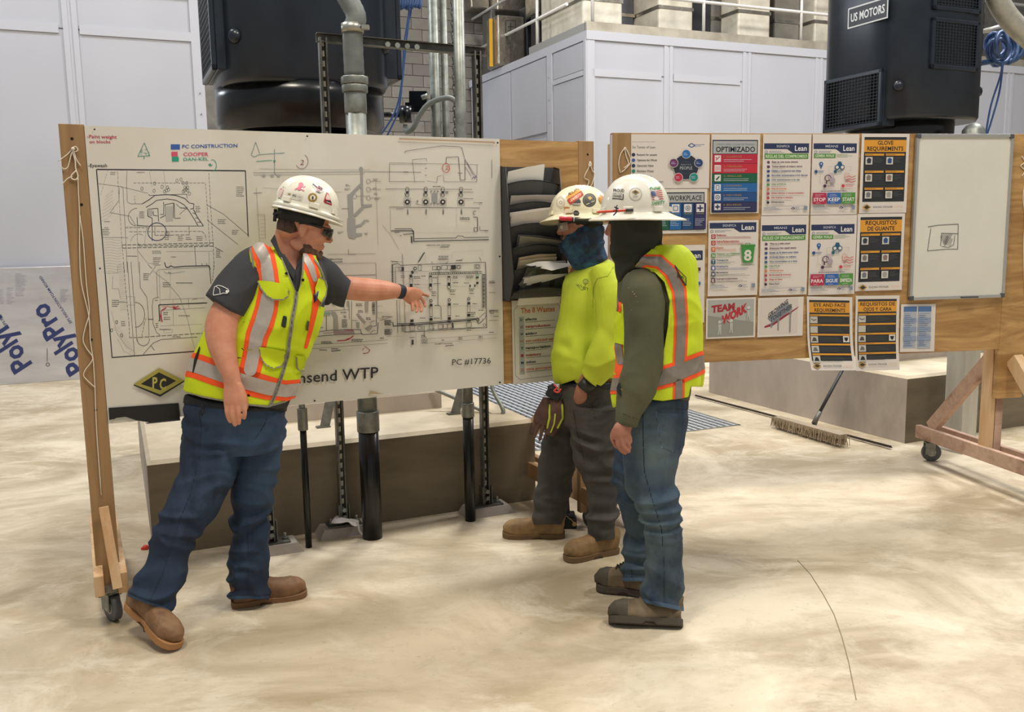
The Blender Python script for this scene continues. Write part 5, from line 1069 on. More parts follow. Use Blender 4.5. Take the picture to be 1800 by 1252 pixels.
def art_rules(sp):
    def f(p, w, h):
        lean_head(p, w, h, 'SIGNIFICA' if sp else 'MEANS', -2); y = 36
        p.rect(3, y-2, w-5, y+7, GR); p.text('REGLAS DEL COMPROMISO' if sp else 'RULES OF ENGAGEMENT', 5, w-7, y+5.2, 5.4, 'C9DABB', .02)
        cols = ('6A3F5C', '5A3058', '2F4A83', '2F4A83', '2B5C80', '4D8A4A', 'C8723E', 'B03A44', 'B03A44', '3A2A45')
        tx = ('Este es una zona segura', 'Todos tienen el mismo rango', 'Habla y comparte tus ideas', 'Escuchar activamente a los demas', 'Una conversacion a la vez', 'Usa el F.D.A.', 'Haz preguntas', 'Esten atentos y comprometidos', 'No traigas a tiempo', 'Diviertanse') if sp else ('This is a safe zone', 'Everyone has equal status', 'Speak up & share your ideas', 'Actively listen to others', 'One conversation at a time', 'Use F.L.A.', 'Always phones', 'Be focused & engaged', 'Stop on time', 'Have Fun!')
        for k in range(10):
            yy = y+13+k*7.9; c = cols[k]; x1 = 17+len(tx[k])*(1.95 if sp else 1.85); p.disc(10, yy, 2.5, c, 10) if k in (0, 3, 6, 8, 9) else p.rect(7.6, yy-2, 12.4, yy+2, c); p.text(tx[k], 16, x1, yy+.6, 2.7, c, .03); p.bars(16, 45, yy+2.2, yy+3.6, 1, 'A69CA2', h=.7, seed=k)
        p.line([(16, y+91), (w-8, y+91)], .7, 'A69CA2'); lean_foot(p, w, h, 128)
    return f
def art_gemba(sp):
    def f(p, w, h):
        lean_head(p, w, h, 'SIGNIFICA' if sp else 'MEANS', -2); y = 35
        p.rect(3, y-1, w*.5, y+6.6, GR); p.text('GEMBA WALK', 5, w*.48, y+5, 4.8, 'C9DABB', .02); p.bars(w*.52, w-6, y-1, y+6, 3, '9AB08E', h=.8, seed=3)
        p.disc(16, 52, 3.6, '2A5C9A'); p.poly([(12.8, 53.5), (19.2, 53.5), (16, 61)], '2A5C9A'); p.disc(16, 52, 1.3, PAPER, 8)
        p.poly([(43, 56), (46, 48), (51, 48), (54, 56), (54, 60), (43, 60)], '22567A'); p.disc(44, 58, 4.4, '22567A', 12); p.disc(53, 58, 4.4, '22567A', 12); p.disc(44, 58, 2.8, PAPER, 10); p.disc(53, 58, 2.8, PAPER, 10)
        p.disc(7, 65.5, 3, '2A4C86', 10); p.bars(11, 25, 63.5, 67.5, 2, '4A6292', h=1, seed=1); p.disc(41, 65.5, 3, '22566A', 10); p.bars(45, 56, 63.5, 67.5, 2, '3A6A80', h=1, seed=2)
        p.rect(30, 68, 38, 79, 'BDB0B4'); p.ring(28, 77, 5.2, 1.6, '5A3A55'); p.line([(26, 81), (26, 87)], 2.2, '4A2A45'); p.disc(36, 81, 5, 'A99AA6', 12)
        p.rect(58, 68, 66, 79, 'D5B9B4')
        for k in range(3): p.line([(60, 76+k*4.5), (65, 73.5+k*4.5), (70, 76+k*4.5), (77, 73.5+k*4.5)], 1.4, 'C9706E')
        p.disc(23, 91, 3, '4A2A45', 10); p.bars(27, 43, 89, 93, 2, '7A6272', h=1, seed=3); p.disc(55, 91, 3, 'C23B45', 10); p.bars(58.5, 77, 89, 93, 2, 'C97A7A', h=1, seed=4)
        p.line([(36, 57), (29, 57), (29, 66)], .6, 'A09AA0', (2, 1)); p.line([(60, 57), (68, 57), (68, 66)], .6, 'A09AA0', (2, 1)); p.line([(14, 70), (14, 86), (22, 86)], .6, 'A09AA0', (2, 1)); p.bars(16, 62, 99, 101, 1, '5A3A60', h=1.2, seed=9, lo=1)
        for k, (c, t) in enumerate((('B02B47', 'PARA' if sp else 'STOP'), ('2F62A8', 'SIGUE' if sp else 'KEEP'), ('4C8F3A', 'EMPIEZA' if sp else 'START'))):
            x = 2+k*25.5; p.rect(x, 103, x+24, 123, c); p.text(t, x+1.5, x+22.5, 118, 6.4, 'E4DCDC', .02); p.bars(x+4, x+20, 105, 110, 2, 'C9BCC6', h=.7, seed=k); p.bars(x+6, x+18, 120, 122, 1, 'C9BCC6', h=.7, seed=k)
        lean_foot(p, w, h, 127)
    return f
def art_downtime(p, w, h):
    lean_head(p, w, h, 'SIGNIFICA', -14); names = ('Defectos', 'Sobre/Subproduccion', 'Espera', 'Talento no Utilizado', 'Transporte', 'Inventario', 'Movimiento', 'Sobreprocesamiento')
    for k, (l_, c) in enumerate(zip('DOWNTIME', ('A82F38', 'B5382F', 'CC6A3E', '4F8A45', '23566E', '27498A', '3A3F50', '5A2C45'))):
        y = 28+k*11; p.rect(5, y-3.8, 12.5, y+3.8, c); p.text(l_, 6.8, 10.8, y+2.6, 5.2, 'DDD5D0', .02); p.text(names[k], 14, 14+len(names[k])*2.1, y-1.2, 2.8, c, .03); p.bars(14, 54 if 2 <= k <= 4 else 75, y-.2, y+4.4, 2, c, h=.55, seed=k, lo=.6)
    p.poly([(57, 46), (81, 46), (78, 75), (60, 75)], '3E8A3E'); p.rect(56, 43, 82, 47, '3E8A3E'); p.line([(64, 43), (64.5, 41), (72.5, 41), (73, 43)], 1, '3E8A3E'); p.text('8', 62, 75.5, 71, 19, 'D9D3CB', .03); p.text('DESPERDICIOS', 57, 81, 80, 2.2, '3E8A3E', .0); lean_foot(p, w, h, 113)
def art_glove(title):
    def f(p, w, h):
        BK = '2C2D2E'; OR = 'D9982F'
        p.rect(5, 6, w-5, 120, BK); p.rect(5, 11, w-5, 32, OR); p.text(title[0], w*.5-len(title[0])*2.75, w*.5+len(title[0])*2.75, 19.5, 7.2, '2A2620', .02); p.text(title[1], w*.5-len(title[1])*2.65, w*.5+len(title[1])*2.65, 29.5, 7.2, '2A2620', .02)
        for r in range(3):
            for c in range(2):
                x = 7+c*36; y = 35+r*30; p.rect(x, y, x+33, y+3.6, OR); p.bars(x+1, x+24, y+.6, y+3, 1, '7A5A20', h=1, seed=r+c); p.rect(x+1, y+6, x+13, y+19, 'C9C5BE'); q = [(x+4, y+17), (x+3, y+11), (x+5, y+8), (x+8, y+7.5), (x+11, y+10), (x+10, y+17)]; p.poly(q, ('34373E', '2F4C80', '77716C', '8A6F68', '6F757A', '9C9A96')[r*2+c]); p.bars(x+15, x+31, y+6, y+16, 4, '585A5A', h=.7, seed=r*3+c)
        p.poly([(4, 129.5), (12, 124), (20, 129.5), (12, 135)], 'B08A3C'); p.poly([(7, 129.5), (12, 126), (17, 129.5), (12, 133)], '33302A'); p.text('BUILDING STRONGER.', 23, 58, 131, 3.2, '2A2E38', .01); p.text('TOGETHER', 60, 76, 131, 3.0, 'D8A793', .0)
    return f
def art_eye(title):
    def f(p, w, h):
        BK = '2C2D2E'; OR = 'D9982F'
        p.rect(4, 6, w-5, 112, BK, 8); p.rect(4, 10, w-5, 28, OR, 2); p.text(title[0], w*.5-len(title[0])*2.35, w*.5+len(title[0])*2.35, 17.5, 6.2, '2A2620', .02); p.text(title[1], w*.5-len(title[1])*2.25, w*.5+len(title[1])*2.25, 26.5, 6.2, '2A2620', .02)
        for r in range(5):
            y = 31+r*17; p.rect(5, y, w-6, y+3, OR); p.bars(6, 36, y+.5, y+2.6, 1, '7A5A20', h=.9, seed=r); p.rect(5, y+4, 18, y+15.5, 'BDB9B2'); p.line([(7, y+8), (11, y+10.5), (16, y+9)], 1.4, '3A3B3D') if r < 2 else p.poly([(7, y+13), (10, y+6), (14, y+7), (16, y+13)], ('4A4540', '6A6A68', '26272A')[r-2]); p.bars(20, w-16, y+5, y+14, 4, '525453', h=.7, seed=r, lo=.7)
            if r == 2: p.rect(w-18, y+3.5, w-7, y+14.5, 'D3CFC8'); p.poly([(w-16, y+6), (w-9, y+6), (w-10, y+11), (w-12.5, y+13), (w-15, y+11)], '1E1F21')
        p.poly([(3, 120), (10, 115), (18, 120), (10, 125)], 'B08A3C'); p.poly([(5.5, 120), (10, 117), (15.5, 120), (10, 123)], '33302A'); p.text('BUILDING STRONGER.', 21, 54, 121.5, 3.2, '2A2E38', .01); p.text('TOGETHER', 56, 72, 121.5, 3.0, 'D8A793', .0)
    return f
def art_team(p, w, h):
    p.rect(3, 3, w-3, h-3, 'A9AAA6'); p.poly([(3, h*.42), (w-3, h*.62), (w-3, h-3), (3, h-3)], '8E8E89')
    p.text('TEAM', 9, 50, 25, 12, 'A02630', .05, slope=-.1); p.text('WORK', 27, 72, 47, 15, 'B22A34', .06, slope=-.5)
    for x, y in ((24, 42), (44, 40), (74, 18)): p.disc(x, y, 3, 'C9C7C2', 10); p.poly([(x-3, y+4), (x+3, y+4), (x+2.5, y+12), (x+3, y+22), (x+1, y+22), (x, y+14), (x-1.5, y+22), (x-3.5, y+22), (x-2, y+12)], 'B5B4AF')
    p.line([(24, 45), (30, 38)], 2, 'B5B4AF'); p.line([(44, 44), (37, 38)], 2, 'B5B4AF')
def art_grow(p, w, h):
    p.rect(3, 3, w-10, h-4, 'CFC6BF'); p.poly([(12, 50), (22, 46), (70, 18), (72, 16), (70, 20), (26, 50), (12, 53)], '8E2036')
    p.poly([(17, 36), (52, 8), (60, 22), (26, 46)], '7E828C'); p.text('GROWING', 18, 52, 36, 8, '33363E', .03, slope=-.75); p.text('TOGETHER', 22, 60, 43.5, 8, '3E424A', .03, slope=-.66)
    for x, y0, y1 in ((24, 48, 53), (36, 40, 58), (57, 28, 62)): p.line([(x, y0), (x, y1)], 2.6, '8C8A8A'); p.disc(x, y0, 2.4, '7A7A7C', 8)
def art_table(p, w, h):
    for x0, x1 in ((5, 28), (30, 53)):
        p.rect(x0, 4, x1, h-6, 'A9AFBA'); p.rect(x0, 4, x1, 13, '4F6E9F'); p.bars(x0+1, x1-2, 15, h-8, 18, '7F93B5', h=1, seed=x0); 
        for k in range(3): p.rect(x0, 24+k*16, x1, 32+k*16, '8C9BB2')
        p.bars(x0+2, x1-4, 18, h-10, 16, '5F7AA8', h=.9, seed=x0+5)
def art_work(p, w, h):
    p.rect(0, 6, w-5, 73, '1C2033'); p.rect(1.5, 8, w-6.5, 24, 'A9AAA9'); p.text('OPTIMIZED', 4, 58, 20.5, 9, '1E2230', .01); p.text('WORKPLACE', 66, w-10, 20.5, 9, '23262E', .01)
    for k, c in enumerate(('B5283F', 'BE2A3B', '1E5A3D', '23619F', '22456F', '33305A')):
        x = 2+k*21.7; p.rect(x, 25.5, x+20.7, 72, c); p.rect(x+3.5, 27, x+17, 41.5, 'D9D5D5'); ic = (x+10.2, 34.2); p.bars(x+4, x+17, 43, 45, 1, '8F8A5A', h=1.2, seed=k, lo=1); p.bars(x+1.5, x+19, 52, 66, 5, 'A9B4C6', h=.9, seed=k)
        if k == 4: p.ring(*ic, 3.8, 1.2, c); p.disc(*ic, 1.4, c)
        elif k == 5: p.rect(x+8.9, 29, x+11.5, 39.5, c); p.rect(x+5, 32.9, x+15.4, 35.5, c)
        else: p.frame(x+6.5, 30.5, x+14, 38, 1.2, c)
def art_tenet(p, w, h):
    lean_head(p, w, h, 'MEANS', -8)
    for k in range(5): x = w*.55+k*5; p.disc(x, 30, 1.3, '2E2230', 8); p.rect(x-1.2, 31.5, x+1.2, 37, '2E2230')
    for (y, c, t) in ((41, '5A2440', 'Respect for People'), (66, '2F62A8', 'Optimizing the Whole'), (98, '1E6A5E', 'Eliminate Waste')):
        p.rect(w*.1, y-1, w-8, y+4.6, c); p.text(t, w*.45, w-12, y+3.4, 3.2, 'D9D3D6', .02); p.bars(w*.1, w-8, y+7, y+12, 2, '9A96A0', h=.8, seed=y)
    p.ring(w*.72, 62, 3, 1, '3E5C93'); p.disc(w*.6, 92, 3, '1E6A5E'); p.bars(w*.1, w-10, 108, 118, 3, '9A96A0', h=.8, seed=7); p.rect(w-22, 121, w-16, 127, '7C8BA0')
poster('tenets_poster', 1109, 236, 1247, 332, 'wide white poster of six tenets with a dark people wheel, top left of the board', art_people)
poster('workplace_poster', 1109, 333, 1243, 412, 'wide poster titled workplace with coloured columns, below the people wheel poster', art_work)
poster('tenet_detail_poster', 1150, 440-8, 1239, 440+130, 'white lean poster with purple, blue and green bars partly behind the olive hood worker', art_tenet, off=.003)
poster('workplace_steps_poster', 1250, 236, 1336, 376, 'tall poster titled optimizado with red, green and blue rows', art_opt)
poster('rules_poster', 1341, 236, 1426, 379, 'lean poster with green bar reglas del compromiso, top row', art_rules(True))
poster('walk_poster', 1428, 236, 1510, 378, 'lean poster with red stop, blue keep and green start boxes, top row', art_gemba(False))
poster('glove_poster', 1514, 235, 1598, 375, 'black and orange glove requirements poster in English, top right', art_glove(('GLOVE', 'REQUIREMENTS')), off=.005)
poster('wastes_list_poster', 1245, 388, 1333, 521, 'lean poster with coloured letter squares and a green bin marked 8', art_downtime)
poster('rules_poster', 1337, 380, 1421, 520, 'lean poster with green bar rules of engagement, second row', art_rules(False))
poster('walk_poster', 1424, 379, 1506, 519, 'lean poster with red para, blue sigue and green boxes, second row', art_gemba(True))
poster('glove_poster', 1507, 376, 1590, 512, 'black and orange glove poster titled requisitos de guante, second row', art_glove(('REQUISITOS', 'DE GUANTE')), off=.005)
poster('teamwork_picture', 1241, 525, 1328, 596, 'grey picture of figures carrying red letters reading team work', art_team, rough=.3, cat='picture')
poster('growing_picture', 1332, 524, 1412, 593, 'curling white picture of grey letters on a tilted red plank', art_grow, rough=.4, cat='picture')
poster('eye_poster', 1417, 521, 1497, 649, 'black and orange eye and face poster in English curling below the plywood', art_eye(('EYE AND FACE', 'REQUIREMENTS')), off=.007, curl=.045, rot=.045, rough=.4)
poster('eye_poster', 1503, 520, 1580, 651, 'black and orange poster titled requisitos de ojos y cara curling below the plywood', art_eye(('REQUISITOS DE', 'OJOS Y CARA')), off=.007, curl=.02, rot=.02, rough=.4)
poster('schedule_sheet', 1583, 535, 1644, 619, 'white sheet of two blue table columns below the whiteboard', art_table, rot=.02, cat='sheet')
# whiteboard
x0, z1_ = B2(1608, 237); x1, _ = B2(1778, 237); _, z0_ = B2(1595, 528)
wb = empty('whiteboard', tuple(O2+u2*((x0+x1)/2)+n2*.004+np.array([0, 0, z0_])), A2, 'framed whiteboard with a small pen sketch, right end of the poster board', 'whiteboard')
w = x1-x0; h = z1_-z0_+.004; M_alu = mat('B9B9B6', .35, .6)
mb = MB(); mb.box(-w/2+.01, w/2-.01, -.012, 0, .01, h-.01); mb.build('writing_surface', nmat('whiteboard_surface', 'D3D1C6', 'DBD9CF', (2, 2, 2), rough=.14, bump=.0), wb)
for a in ((-w/2, w/2, h-.018, h), (-w/2, w/2, 0, .018), (-w/2, -w/2+.016, 0, h), (w/2-.016, w/2, 0, h)):
    mb = MB(); mb.box(a[0], a[1], -.02, 0, a[2], a[3]); mb.build('frame_bar', M_alu, wb, bevel=.002)
for sx in (-1, 1):
    for zz in (0, h-.026): mb = MB(); mb.box(sx*w/2-.013-.013*sx, sx*w/2+.013-.013*sx, -.023, 0, zz, zz+.026); mb.build('corner_cap', mat('4A5056', .5), wb, bevel=.004)
mb = MB(); mb.box(.02, .13, -.03, -.018, .004, .012); mb.build('pen_tray', mat('4C4C4C', .5), wb)
p9 = Print(lambda x, y, l: tuple(B2w(x, y)+n2*(.0175+.0002*l)), .5); c = '6B696B'
p9.line([(1628, 399), (1645, 396), (1681, 394), (1680, 438)], 1.1, c); p9.line([(1633, 402), (1627, 441), (1660, 438), (1680, 438)], 1.0, c); p9.line([(1651, 410), (1681, 411)], 1.2, c); p9.line([(1652, 411), (1650, 432)], 1.1, c); p9.line([(1675, 414), (1673, 430), (1664, 435), (1652, 433)], .9, c)
for k in range(7): p9.line([(1652+k*3, 412), (1650+k*1.2, 418+k*2.4)], .9, c); p9.line([(1662+k*1.5, 414+k), (1654+k*2, 428+k*.8)], .6, c)
o = p9.build('pen_sketch'); bpy.context.view_layer.update(); o.parent = wb; o.matrix_parent_inverse = wb.matrix_world.inverted()
# twine on the posts of the poster board
def strand2(tw, pts, r=.0028, off=.006):
    P = [B2w(x, y)+n2*off for x, y in pts]; mb = MB(); mb.tube(spline(P, 5), r, 6); wlink('strand', mb.mesh('strand'), tw, M_twine)
tw = empty('twine', tuple(B2w(1098, 260)), 0, 'white twine looped on the left post of the poster board, above the nearest helmet', 'string')
strand2(tw, [(1098, 260), (1090, 272), (1087, 290), (1090, 305)]); strand2(tw, [(1098, 259), (1104, 270), (1108, 285), (1098, 298), (1092, 303)]); strand2(tw, [(1097, 259), (1100, 275), (1104, 288), (1096, 296)])
tw = empty('twine', tuple(B2w(1795, 280)), 0, 'white twine hanging on the far right post of the poster board', 'string')
strand2(tw, [(1795, 275), (1800, 285), (1793, 292), (1800, 300), (1795, 310)]); strand2(tw, [(1800, 320), (1797, 350), (1800, 380), (1798, 440), (1800, 520)])
# cordless drill standing behind the middle worker's leg
dq = Fl(999, 927)
dr = empty('cordless_drill', tuple(dq), 0, 'black cordless drill standing on its battery between the workers\' feet', 'drill')
M_blk = mat('17181A', .45)
mb = MB(); mb.box(-.045, .045, -.035, .035, 0, .062); mb.build('battery', M_blk, dr, bevel=.008)
mb = MB(); mb.box(-.036, .036, -.03, .03, .062, .085); mb.build('foot_plate', mat('2C2E31', .5), dr, bevel=.006)
mb = MB(); mb.bar((-.005, 0, .08), (-.012, 0, .2), .03, .036, up=(0, 1, 0)); mb.build('grip', M_blk, dr, bevel=.008)
mb = MB(); mb.tube([(-.01, .05, .225), (-.01, .04, .225), (-.01, -.05, .225), (-.01, -.06, .225)], [.022, .031, .031, .024], 18); mb.build('motor_body', M_blk, dr)
mb = MB(); mb.tube([(-.01, -.06, .225), (-.01, -.085, .225), (-.01, -.10, .225)], [.02, .018, .01], 14); mb.build('chuck', M_galvd, dr)
mb = MB(); mb.tube([(.03, -.036, .03), (.03, -.04, .03)], .012, 12); mb.tube(spline([(-.04, -.034, .09), (-.01, -.045, .075), (.02, -.045, .05), (.03, -.04, .03)], 4), .002, 5); mb.build('lanyard_tag', mat('B9975A', .5), dr)
# ================================================================== figure kit
def vnoise(P, s=1.0, seed=0):
    """smooth value noise, P (n,3)"""
    Q = np.asarray(P)*s+seed*17.31; I = np.floor(Q).astype(np.int64); F = Q-I; F = F*F*(3-2*F)
    def h(ix, iy, iz):
        n = (ix*374761393+iy*668265263+iz*2147483647+seed*144665) & 0x7fffffff
        n = ((n ^ (n >> 13))*1274126177) & 0x7fffffff
        return ((n ^ (n >> 16)) & 0xffff)/32767.5-1
    r = 0
    for dx in (0, 1):
        for dy in (0, 1):
            for dz in (0, 1):
                w = (F[:, 0] if dx else 1-F[:, 0])*(F[:, 1] if dy else 1-F[:, 1])*(F[:, 2] if dz else 1-F[:, 2])
                r = r+w*h(I[:, 0]+dx, I[:, 1]+dy, I[:, 2]+dz)
    return r
class Surf:
    def __init__(s, v, t): s.v = np.asarray(v, float); s.t = np.asarray(t, int)
    def normals(s):
        a, b, c = (s.v[s.t[:, i]] for i in range(3)); fn = np.cross(b-a, c-a); n = np.zeros_like(s.v)
        for i in range(3): np.add.at(n, s.t[:, i], fn)
        l = np.linalg.norm(n, axis=1); l[l == 0] = 1; return n/l[:, None]
def ringtube(mb, rings, n=20, sup=2.0, mi=0):
    """rings: (centre, rx, ry[, xdir]); rx lies in the picture plane, ry in depth"""
    C_ = [np.array(r[0], float) for r in rings]; k = len(C_); b0 = len(mb.v)
    for i, r in enumerate(rings):
        t = C_[min(i+1, k-1)]-C_[max(i-1, 0)]; t = t/max(np.linalg.norm(t), 1e-9)
        if len(r) > 3 and r[3] is not None: x = np.array(r[3], float); x = x-t*(x@t)
        else:
            x = np.cross(t, [0, 1.0, 0])
            if np.linalg.norm(x) < .2: x = np.cross(t, [0, 0, 1.0])
        x /= np.linalg.norm(x); y = np.cross(t, x)
        for j in range(n):
            a = 2*pi*j/n; ca, sa = cos(a), sin(a)
            ca = np.sign(ca)*abs(ca)**(2/sup); sa = np.sign(sa)*abs(sa)**(2/sup)
            mb.v.append(tuple(C_[i]+x*ca*r[1]+y*sa*r[2]))
    for i in range(k-1):
        for j in range(n): mb.f.append((b0+i*n+j, b0+i*n+(j+1) % n, b0+(i+1)*n+(j+1) % n, b0+(i+1)*n+j)); mb.m.append(mi); mb.sm.append(True)
    mb.f.append(tuple(b0+j for j in range(n))[::-1]); mb.f.append(tuple(b0+(k-1)*n+j for j in range(n))); mb.m += [mi]*2; mb.sm += [True]*2
def interp(rings, k=4):
    """smooth the ring list with a spline through centres and radii"""
    A = [np.array([*r[0], r[1], r[2]]) for r in rings]; out = spline(A, k)
    return [(q[:3], max(q[3], .002), max(q[4], .002), None) for q in out]
def ball(mb, c, rx, ry=None, rz=None, M=None, n=14, m=10):
    ry = ry or rx; rz = rz or rx; b = len(mb.v); c = np.array(c, float)
    for i in range(m+1):
        p = pi*i/m
        for j in range(n):
            a = 2*pi*j/n; q = np.array([rx*sin(p)*cos(a), ry*sin(p)*sin(a), rz*cos(p)])
            if M is not None: q = M@q
            mb.v.append(tuple(c+q))
    for i in range(m):
        for j in range(n): mb.f.append((b+i*n+j, b+i*n+(j+1) % n, b+(i+1)*n+(j+1) % n, b+(i+1)*n+j)); mb.m.append(0); mb.sm.append(True)
def remesh(mb, voxel=.006, smooth=2, fac=.5):
    me = mb.mesh('tmp'); bm = bmesh.new(); bm.from_mesh(me); bmesh.ops.remove_doubles(bm, verts=bm.verts, dist=1e-6); bmesh.ops.recalc_face_normals(bm, faces=bm.faces); bm.to_mesh(me); bm.free()
    o = bpy.data.objects.new('tmp', me); COL.objects.link(o)
    r = o.modifiers.new('r', 'REMESH'); r.mode = 'VOXEL'; r.voxel_size = voxel; r.adaptivity = 0
    if smooth: s_ = o.modifiers.new('s', 'SMOOTH'); s_.iterations = smooth; s_.factor = fac
    dg = bpy.context.evaluated_depsgraph_get(); dg.update(); m2 = bpy.data.meshes.new_from_object(o.evaluated_get(dg))
    bm = bmesh.new(); bm.from_mesh(m2); bmesh.ops.triangulate(bm, faces=bm.faces); bm.to_mesh(m2); bm.free()
    v = np.zeros(len(m2.vertices)*3); m2.vertices.foreach_get('co', v); t = np.zeros(len(m2.polygons)*3, int); m2.polygons.foreach_get('vertices', t)
    bpy.data.objects.remove(o); bpy.data.meshes.remove(me); bpy.data.meshes.remove(m2)
    return Surf(v.reshape(-1, 3), t.reshape(-1, 3))
def clip(S, f, extra=()):
    """keep the part where f > 0, cutting triangles exactly; extra = more per-vertex arrays to carry"""
    v, t = S.v, S.t; vs = list(map(tuple, v)); ex = [list(e) for e in extra]; cut = {}; out = []
    pos = f > 0; cnt = pos[t].sum(1); out = list(map(tuple, t[cnt == 3]))
    def mid(i, j):
        k = (i, j) if i < j else (j, i)
        if k not in cut:
            w = f[i]/(f[i]-f[j]); cut[k] = len(vs); vs.append(tuple(v[i]+(v[j]-v[i])*w))
            for e in ex: e.append(e[i]+(e[j]-e[i])*w)
        return cut[k]
    for tri in t[(cnt == 1) | (cnt == 2)]:
        poly = []
        for a in range(3):
            i, j = int(tri[a]), int(tri[(a+1) % 3])
            if pos[i]: poly.append(i)
            if pos[i] != pos[j]: poly.append(mid(i, j))
        for a in range(1, len(poly)-1): out.append((poly[0], poly[a], poly[a+1]))
    vs = np.array(vs); out = np.array(out, int).reshape(-1, 3)
    used = np.unique(out); mp = -np.ones(len(vs), int); mp[used] = np.arange(len(used))
    R = Surf(vs[used] if len(used) else np.zeros((0, 3)), mp[out] if len(out) else out)
    return (R, [np.array(e)[used] for e in ex]) if extra else R
def sdpoly(P2, poly):
    """signed distance, positive inside"""
    poly = np.array(poly, float); n = len(poly); d = np.full(len(P2), 1e9); ins = np.zeros(len(P2), bool)
    for i in range(n):
        a, b = poly[i], poly[(i+1) % n]; e = b-a; w = P2-a; t = np.clip((w@e)/max(e@e, 1e-12), 0, 1)
        d = np.minimum(d, np.linalg.norm(w-t[:, None]*e, axis=1))
        c = (a[1] > P2[:, 1]) != (b[1] > P2[:, 1])
        with np.errstate(divide='ignore', invalid='ignore'): xx = (b[0]-a[0])*(P2[:, 1]-a[1])/(b[1]-a[1])+a[0]
        ins ^= c & (P2[:, 0] < xx)
    return np.where(ins, d, -d)
def sdline(P2, pts, half):
    """distance field of a stroke; half = half width (number or per-point list)"""
    pts = np.array(pts, float); hs = half if isinstance(half, (list, tuple)) else [half]*len(pts); best = np.full(len(P2), -1e9)
    for i in range(len(pts)-1):
        a, b = pts[i], pts[i+1]; e = b-a; w = P2-a; t = np.clip((w@e)/max(e@e, 1e-12), 0, 1)
        best = np.maximum(best, hs[i]+(hs[i+1]-hs[i])*t-np.linalg.norm(w-t[:, None]*e, axis=1))
    return best
def facing(S):
    n = S.normals(); d = S.v-np.array([0, 0, CH]); d /= np.linalg.norm(d, axis=1)[:, None]; return -(n*d).sum(1)
def out(name, S, m, parent, smooth=True, solid=0.0):
    me = bpy.data.meshes.new(name); me.from_pydata(S.v.tolist(), [], S.t.tolist())
    me.polygons.foreach_set('use_smooth', [smooth]*len(me.polygons)); me.update()
    o = link(name, me, None, m)
    if parent is not None: o.parent = parent; o.matrix_parent_inverse = parent.matrix_world.inverted()
    if solid: q = o.modifiers.new('s', 'SOLIDIFY'); q.thickness = solid; q.offset = 0
    return o
def decal(name, S, f, m, parent, off=.002, front=True, solid=0.0):
    """a patch lying on surface S where f > 0"""
    if front: f = np.minimum(f, (facing(S)+.05)*40)
    nn = S.normals(); R, ex = clip(S, f, (nn,))
    if not len(R.t): return None
    R.v = R.v+ex[0]*off; o = out(name, R, m, parent, solid=solid)
    if name in ('seam', 'hem', 'piping', 'orange_band', 'reflective_band', 'pocket_seam'): o['kind'] = 'stuff'
    return o
def fold(S, amp, sx, sz, seed=0, mask=None, ridge=True):
    """cloth folds along the normal: anisotropic ridged noise"""
    P = S.v*np.array([sx, sx, sz]); wv = np.stack([vnoise(S.v, 5, seed+k) for k in (3, 4, 5)], 1)*1.2
    a = vnoise(P+wv, 1, seed); b = vnoise(P*2.1+wv, 1, seed+9)
    d = ((1-np.abs(a)*2) if ridge else a)+.45*b
    if mask is not None: d = d*mask
    S.v = S.v+S.normals()*(d*amp)[:, None]; return S
def px(x, y, Y): return W(x, y, Y)
def rings(L):
    """(px, py, Y, half width px, depth radius m) -> world rings"""
    return interp([(W(a, b, Y), w*Y/FPX, d) for a, b, Y, w, d in L])

def cloth(name, c1, c2, scale=40, rough=.85, bump=.3, c3=None, big=3.0):
    return nmat(name, c1, c2, (big, big, big), rough=rough, bump=bump, bdist=.002, detail=6, fine=scale*8, c3=c3, contrast=(.35, .65))
M_skin = nmat('skin_fair', 'C98669', 'D89A7E', (14, 14, 14), rough=.5, bump=.08, bdist=.002, detail=5, fine=160)
M_skin.node_tree.nodes['Principled BSDF'].inputs['Subsurface Weight'].default_value = .12
M_skin.node_tree.nodes['Principled BSDF'].inputs['Subsurface Scale'].default_value = .01
M_skinb = nmat('skin_tan', '9A6450', 'AE7661', (14, 14, 14), rough=.5, bump=.08, bdist=.002, detail=5, fine=160)
M_hair = nmat('brown_hair', '3B2C24', '5A4435', (60, 60, 14), rough=.8, bump=.4, bdist=.002, detail=3)
M_beard = nmat('brown_beard', '4E382C', '75563F', (90, 90, 30), rough=.85, bump=.5, bdist=.002, detail=3)
M_yel = cloth('hi_vis_yellow', 'C6D800', 'D2E414', rough=.75); M_yel2 = cloth('hi_vis_shirt', 'B5C52A', 'C6D43A', rough=.8, c3='9CA83A')
M_org = mat('FF5A1E', .7); M_sil = nmat('reflective_tape', 'AFA79E', 'BDB5AC', (20, 20, 20), rough=.45, metal=.15, bump=.1, bdist=.002); M_sil2 = nmat('grey_tape', '7D756C', '8B8379', (20, 20, 20), rough=.5, metal=.1, bump=.1, bdist=.002)
M_pip = mat('8A8578', .8)
M_char = cloth('charcoal_knit', '35363A', '404145'); M_olive = cloth('olive_cloth', '4F5038', '616248', c3='464832'); M_hood = cloth('dark_olive_hood', '26291E', '343729')
M_hat = nmat('hard_hat_shell', 'E6E2CF', 'ECE8D8', (3, 3, 3), rough=.22, bump=.0, coat=.4); M_hat2 = nmat('hard_hat_shell_worn', 'DEDACB', 'EAE6D8', (9, 9, 9), rough=.3, bump=.0, coat=.3, c3='CDC5AE'); M_hat3 = nmat('hard_hat_shell_cream', 'E9E0BD', 'EFE7C9', (6, 6, 6), rough=.28, bump=.0, coat=.3, c3='D2C59C')
def denim(name, a, b, c): return nmat(name, a, b, (5, 5, 3.2), rough=.85, bump=.35, bdist=.0015, detail=6, fine=420, c3=c, contrast=(.35, .7))

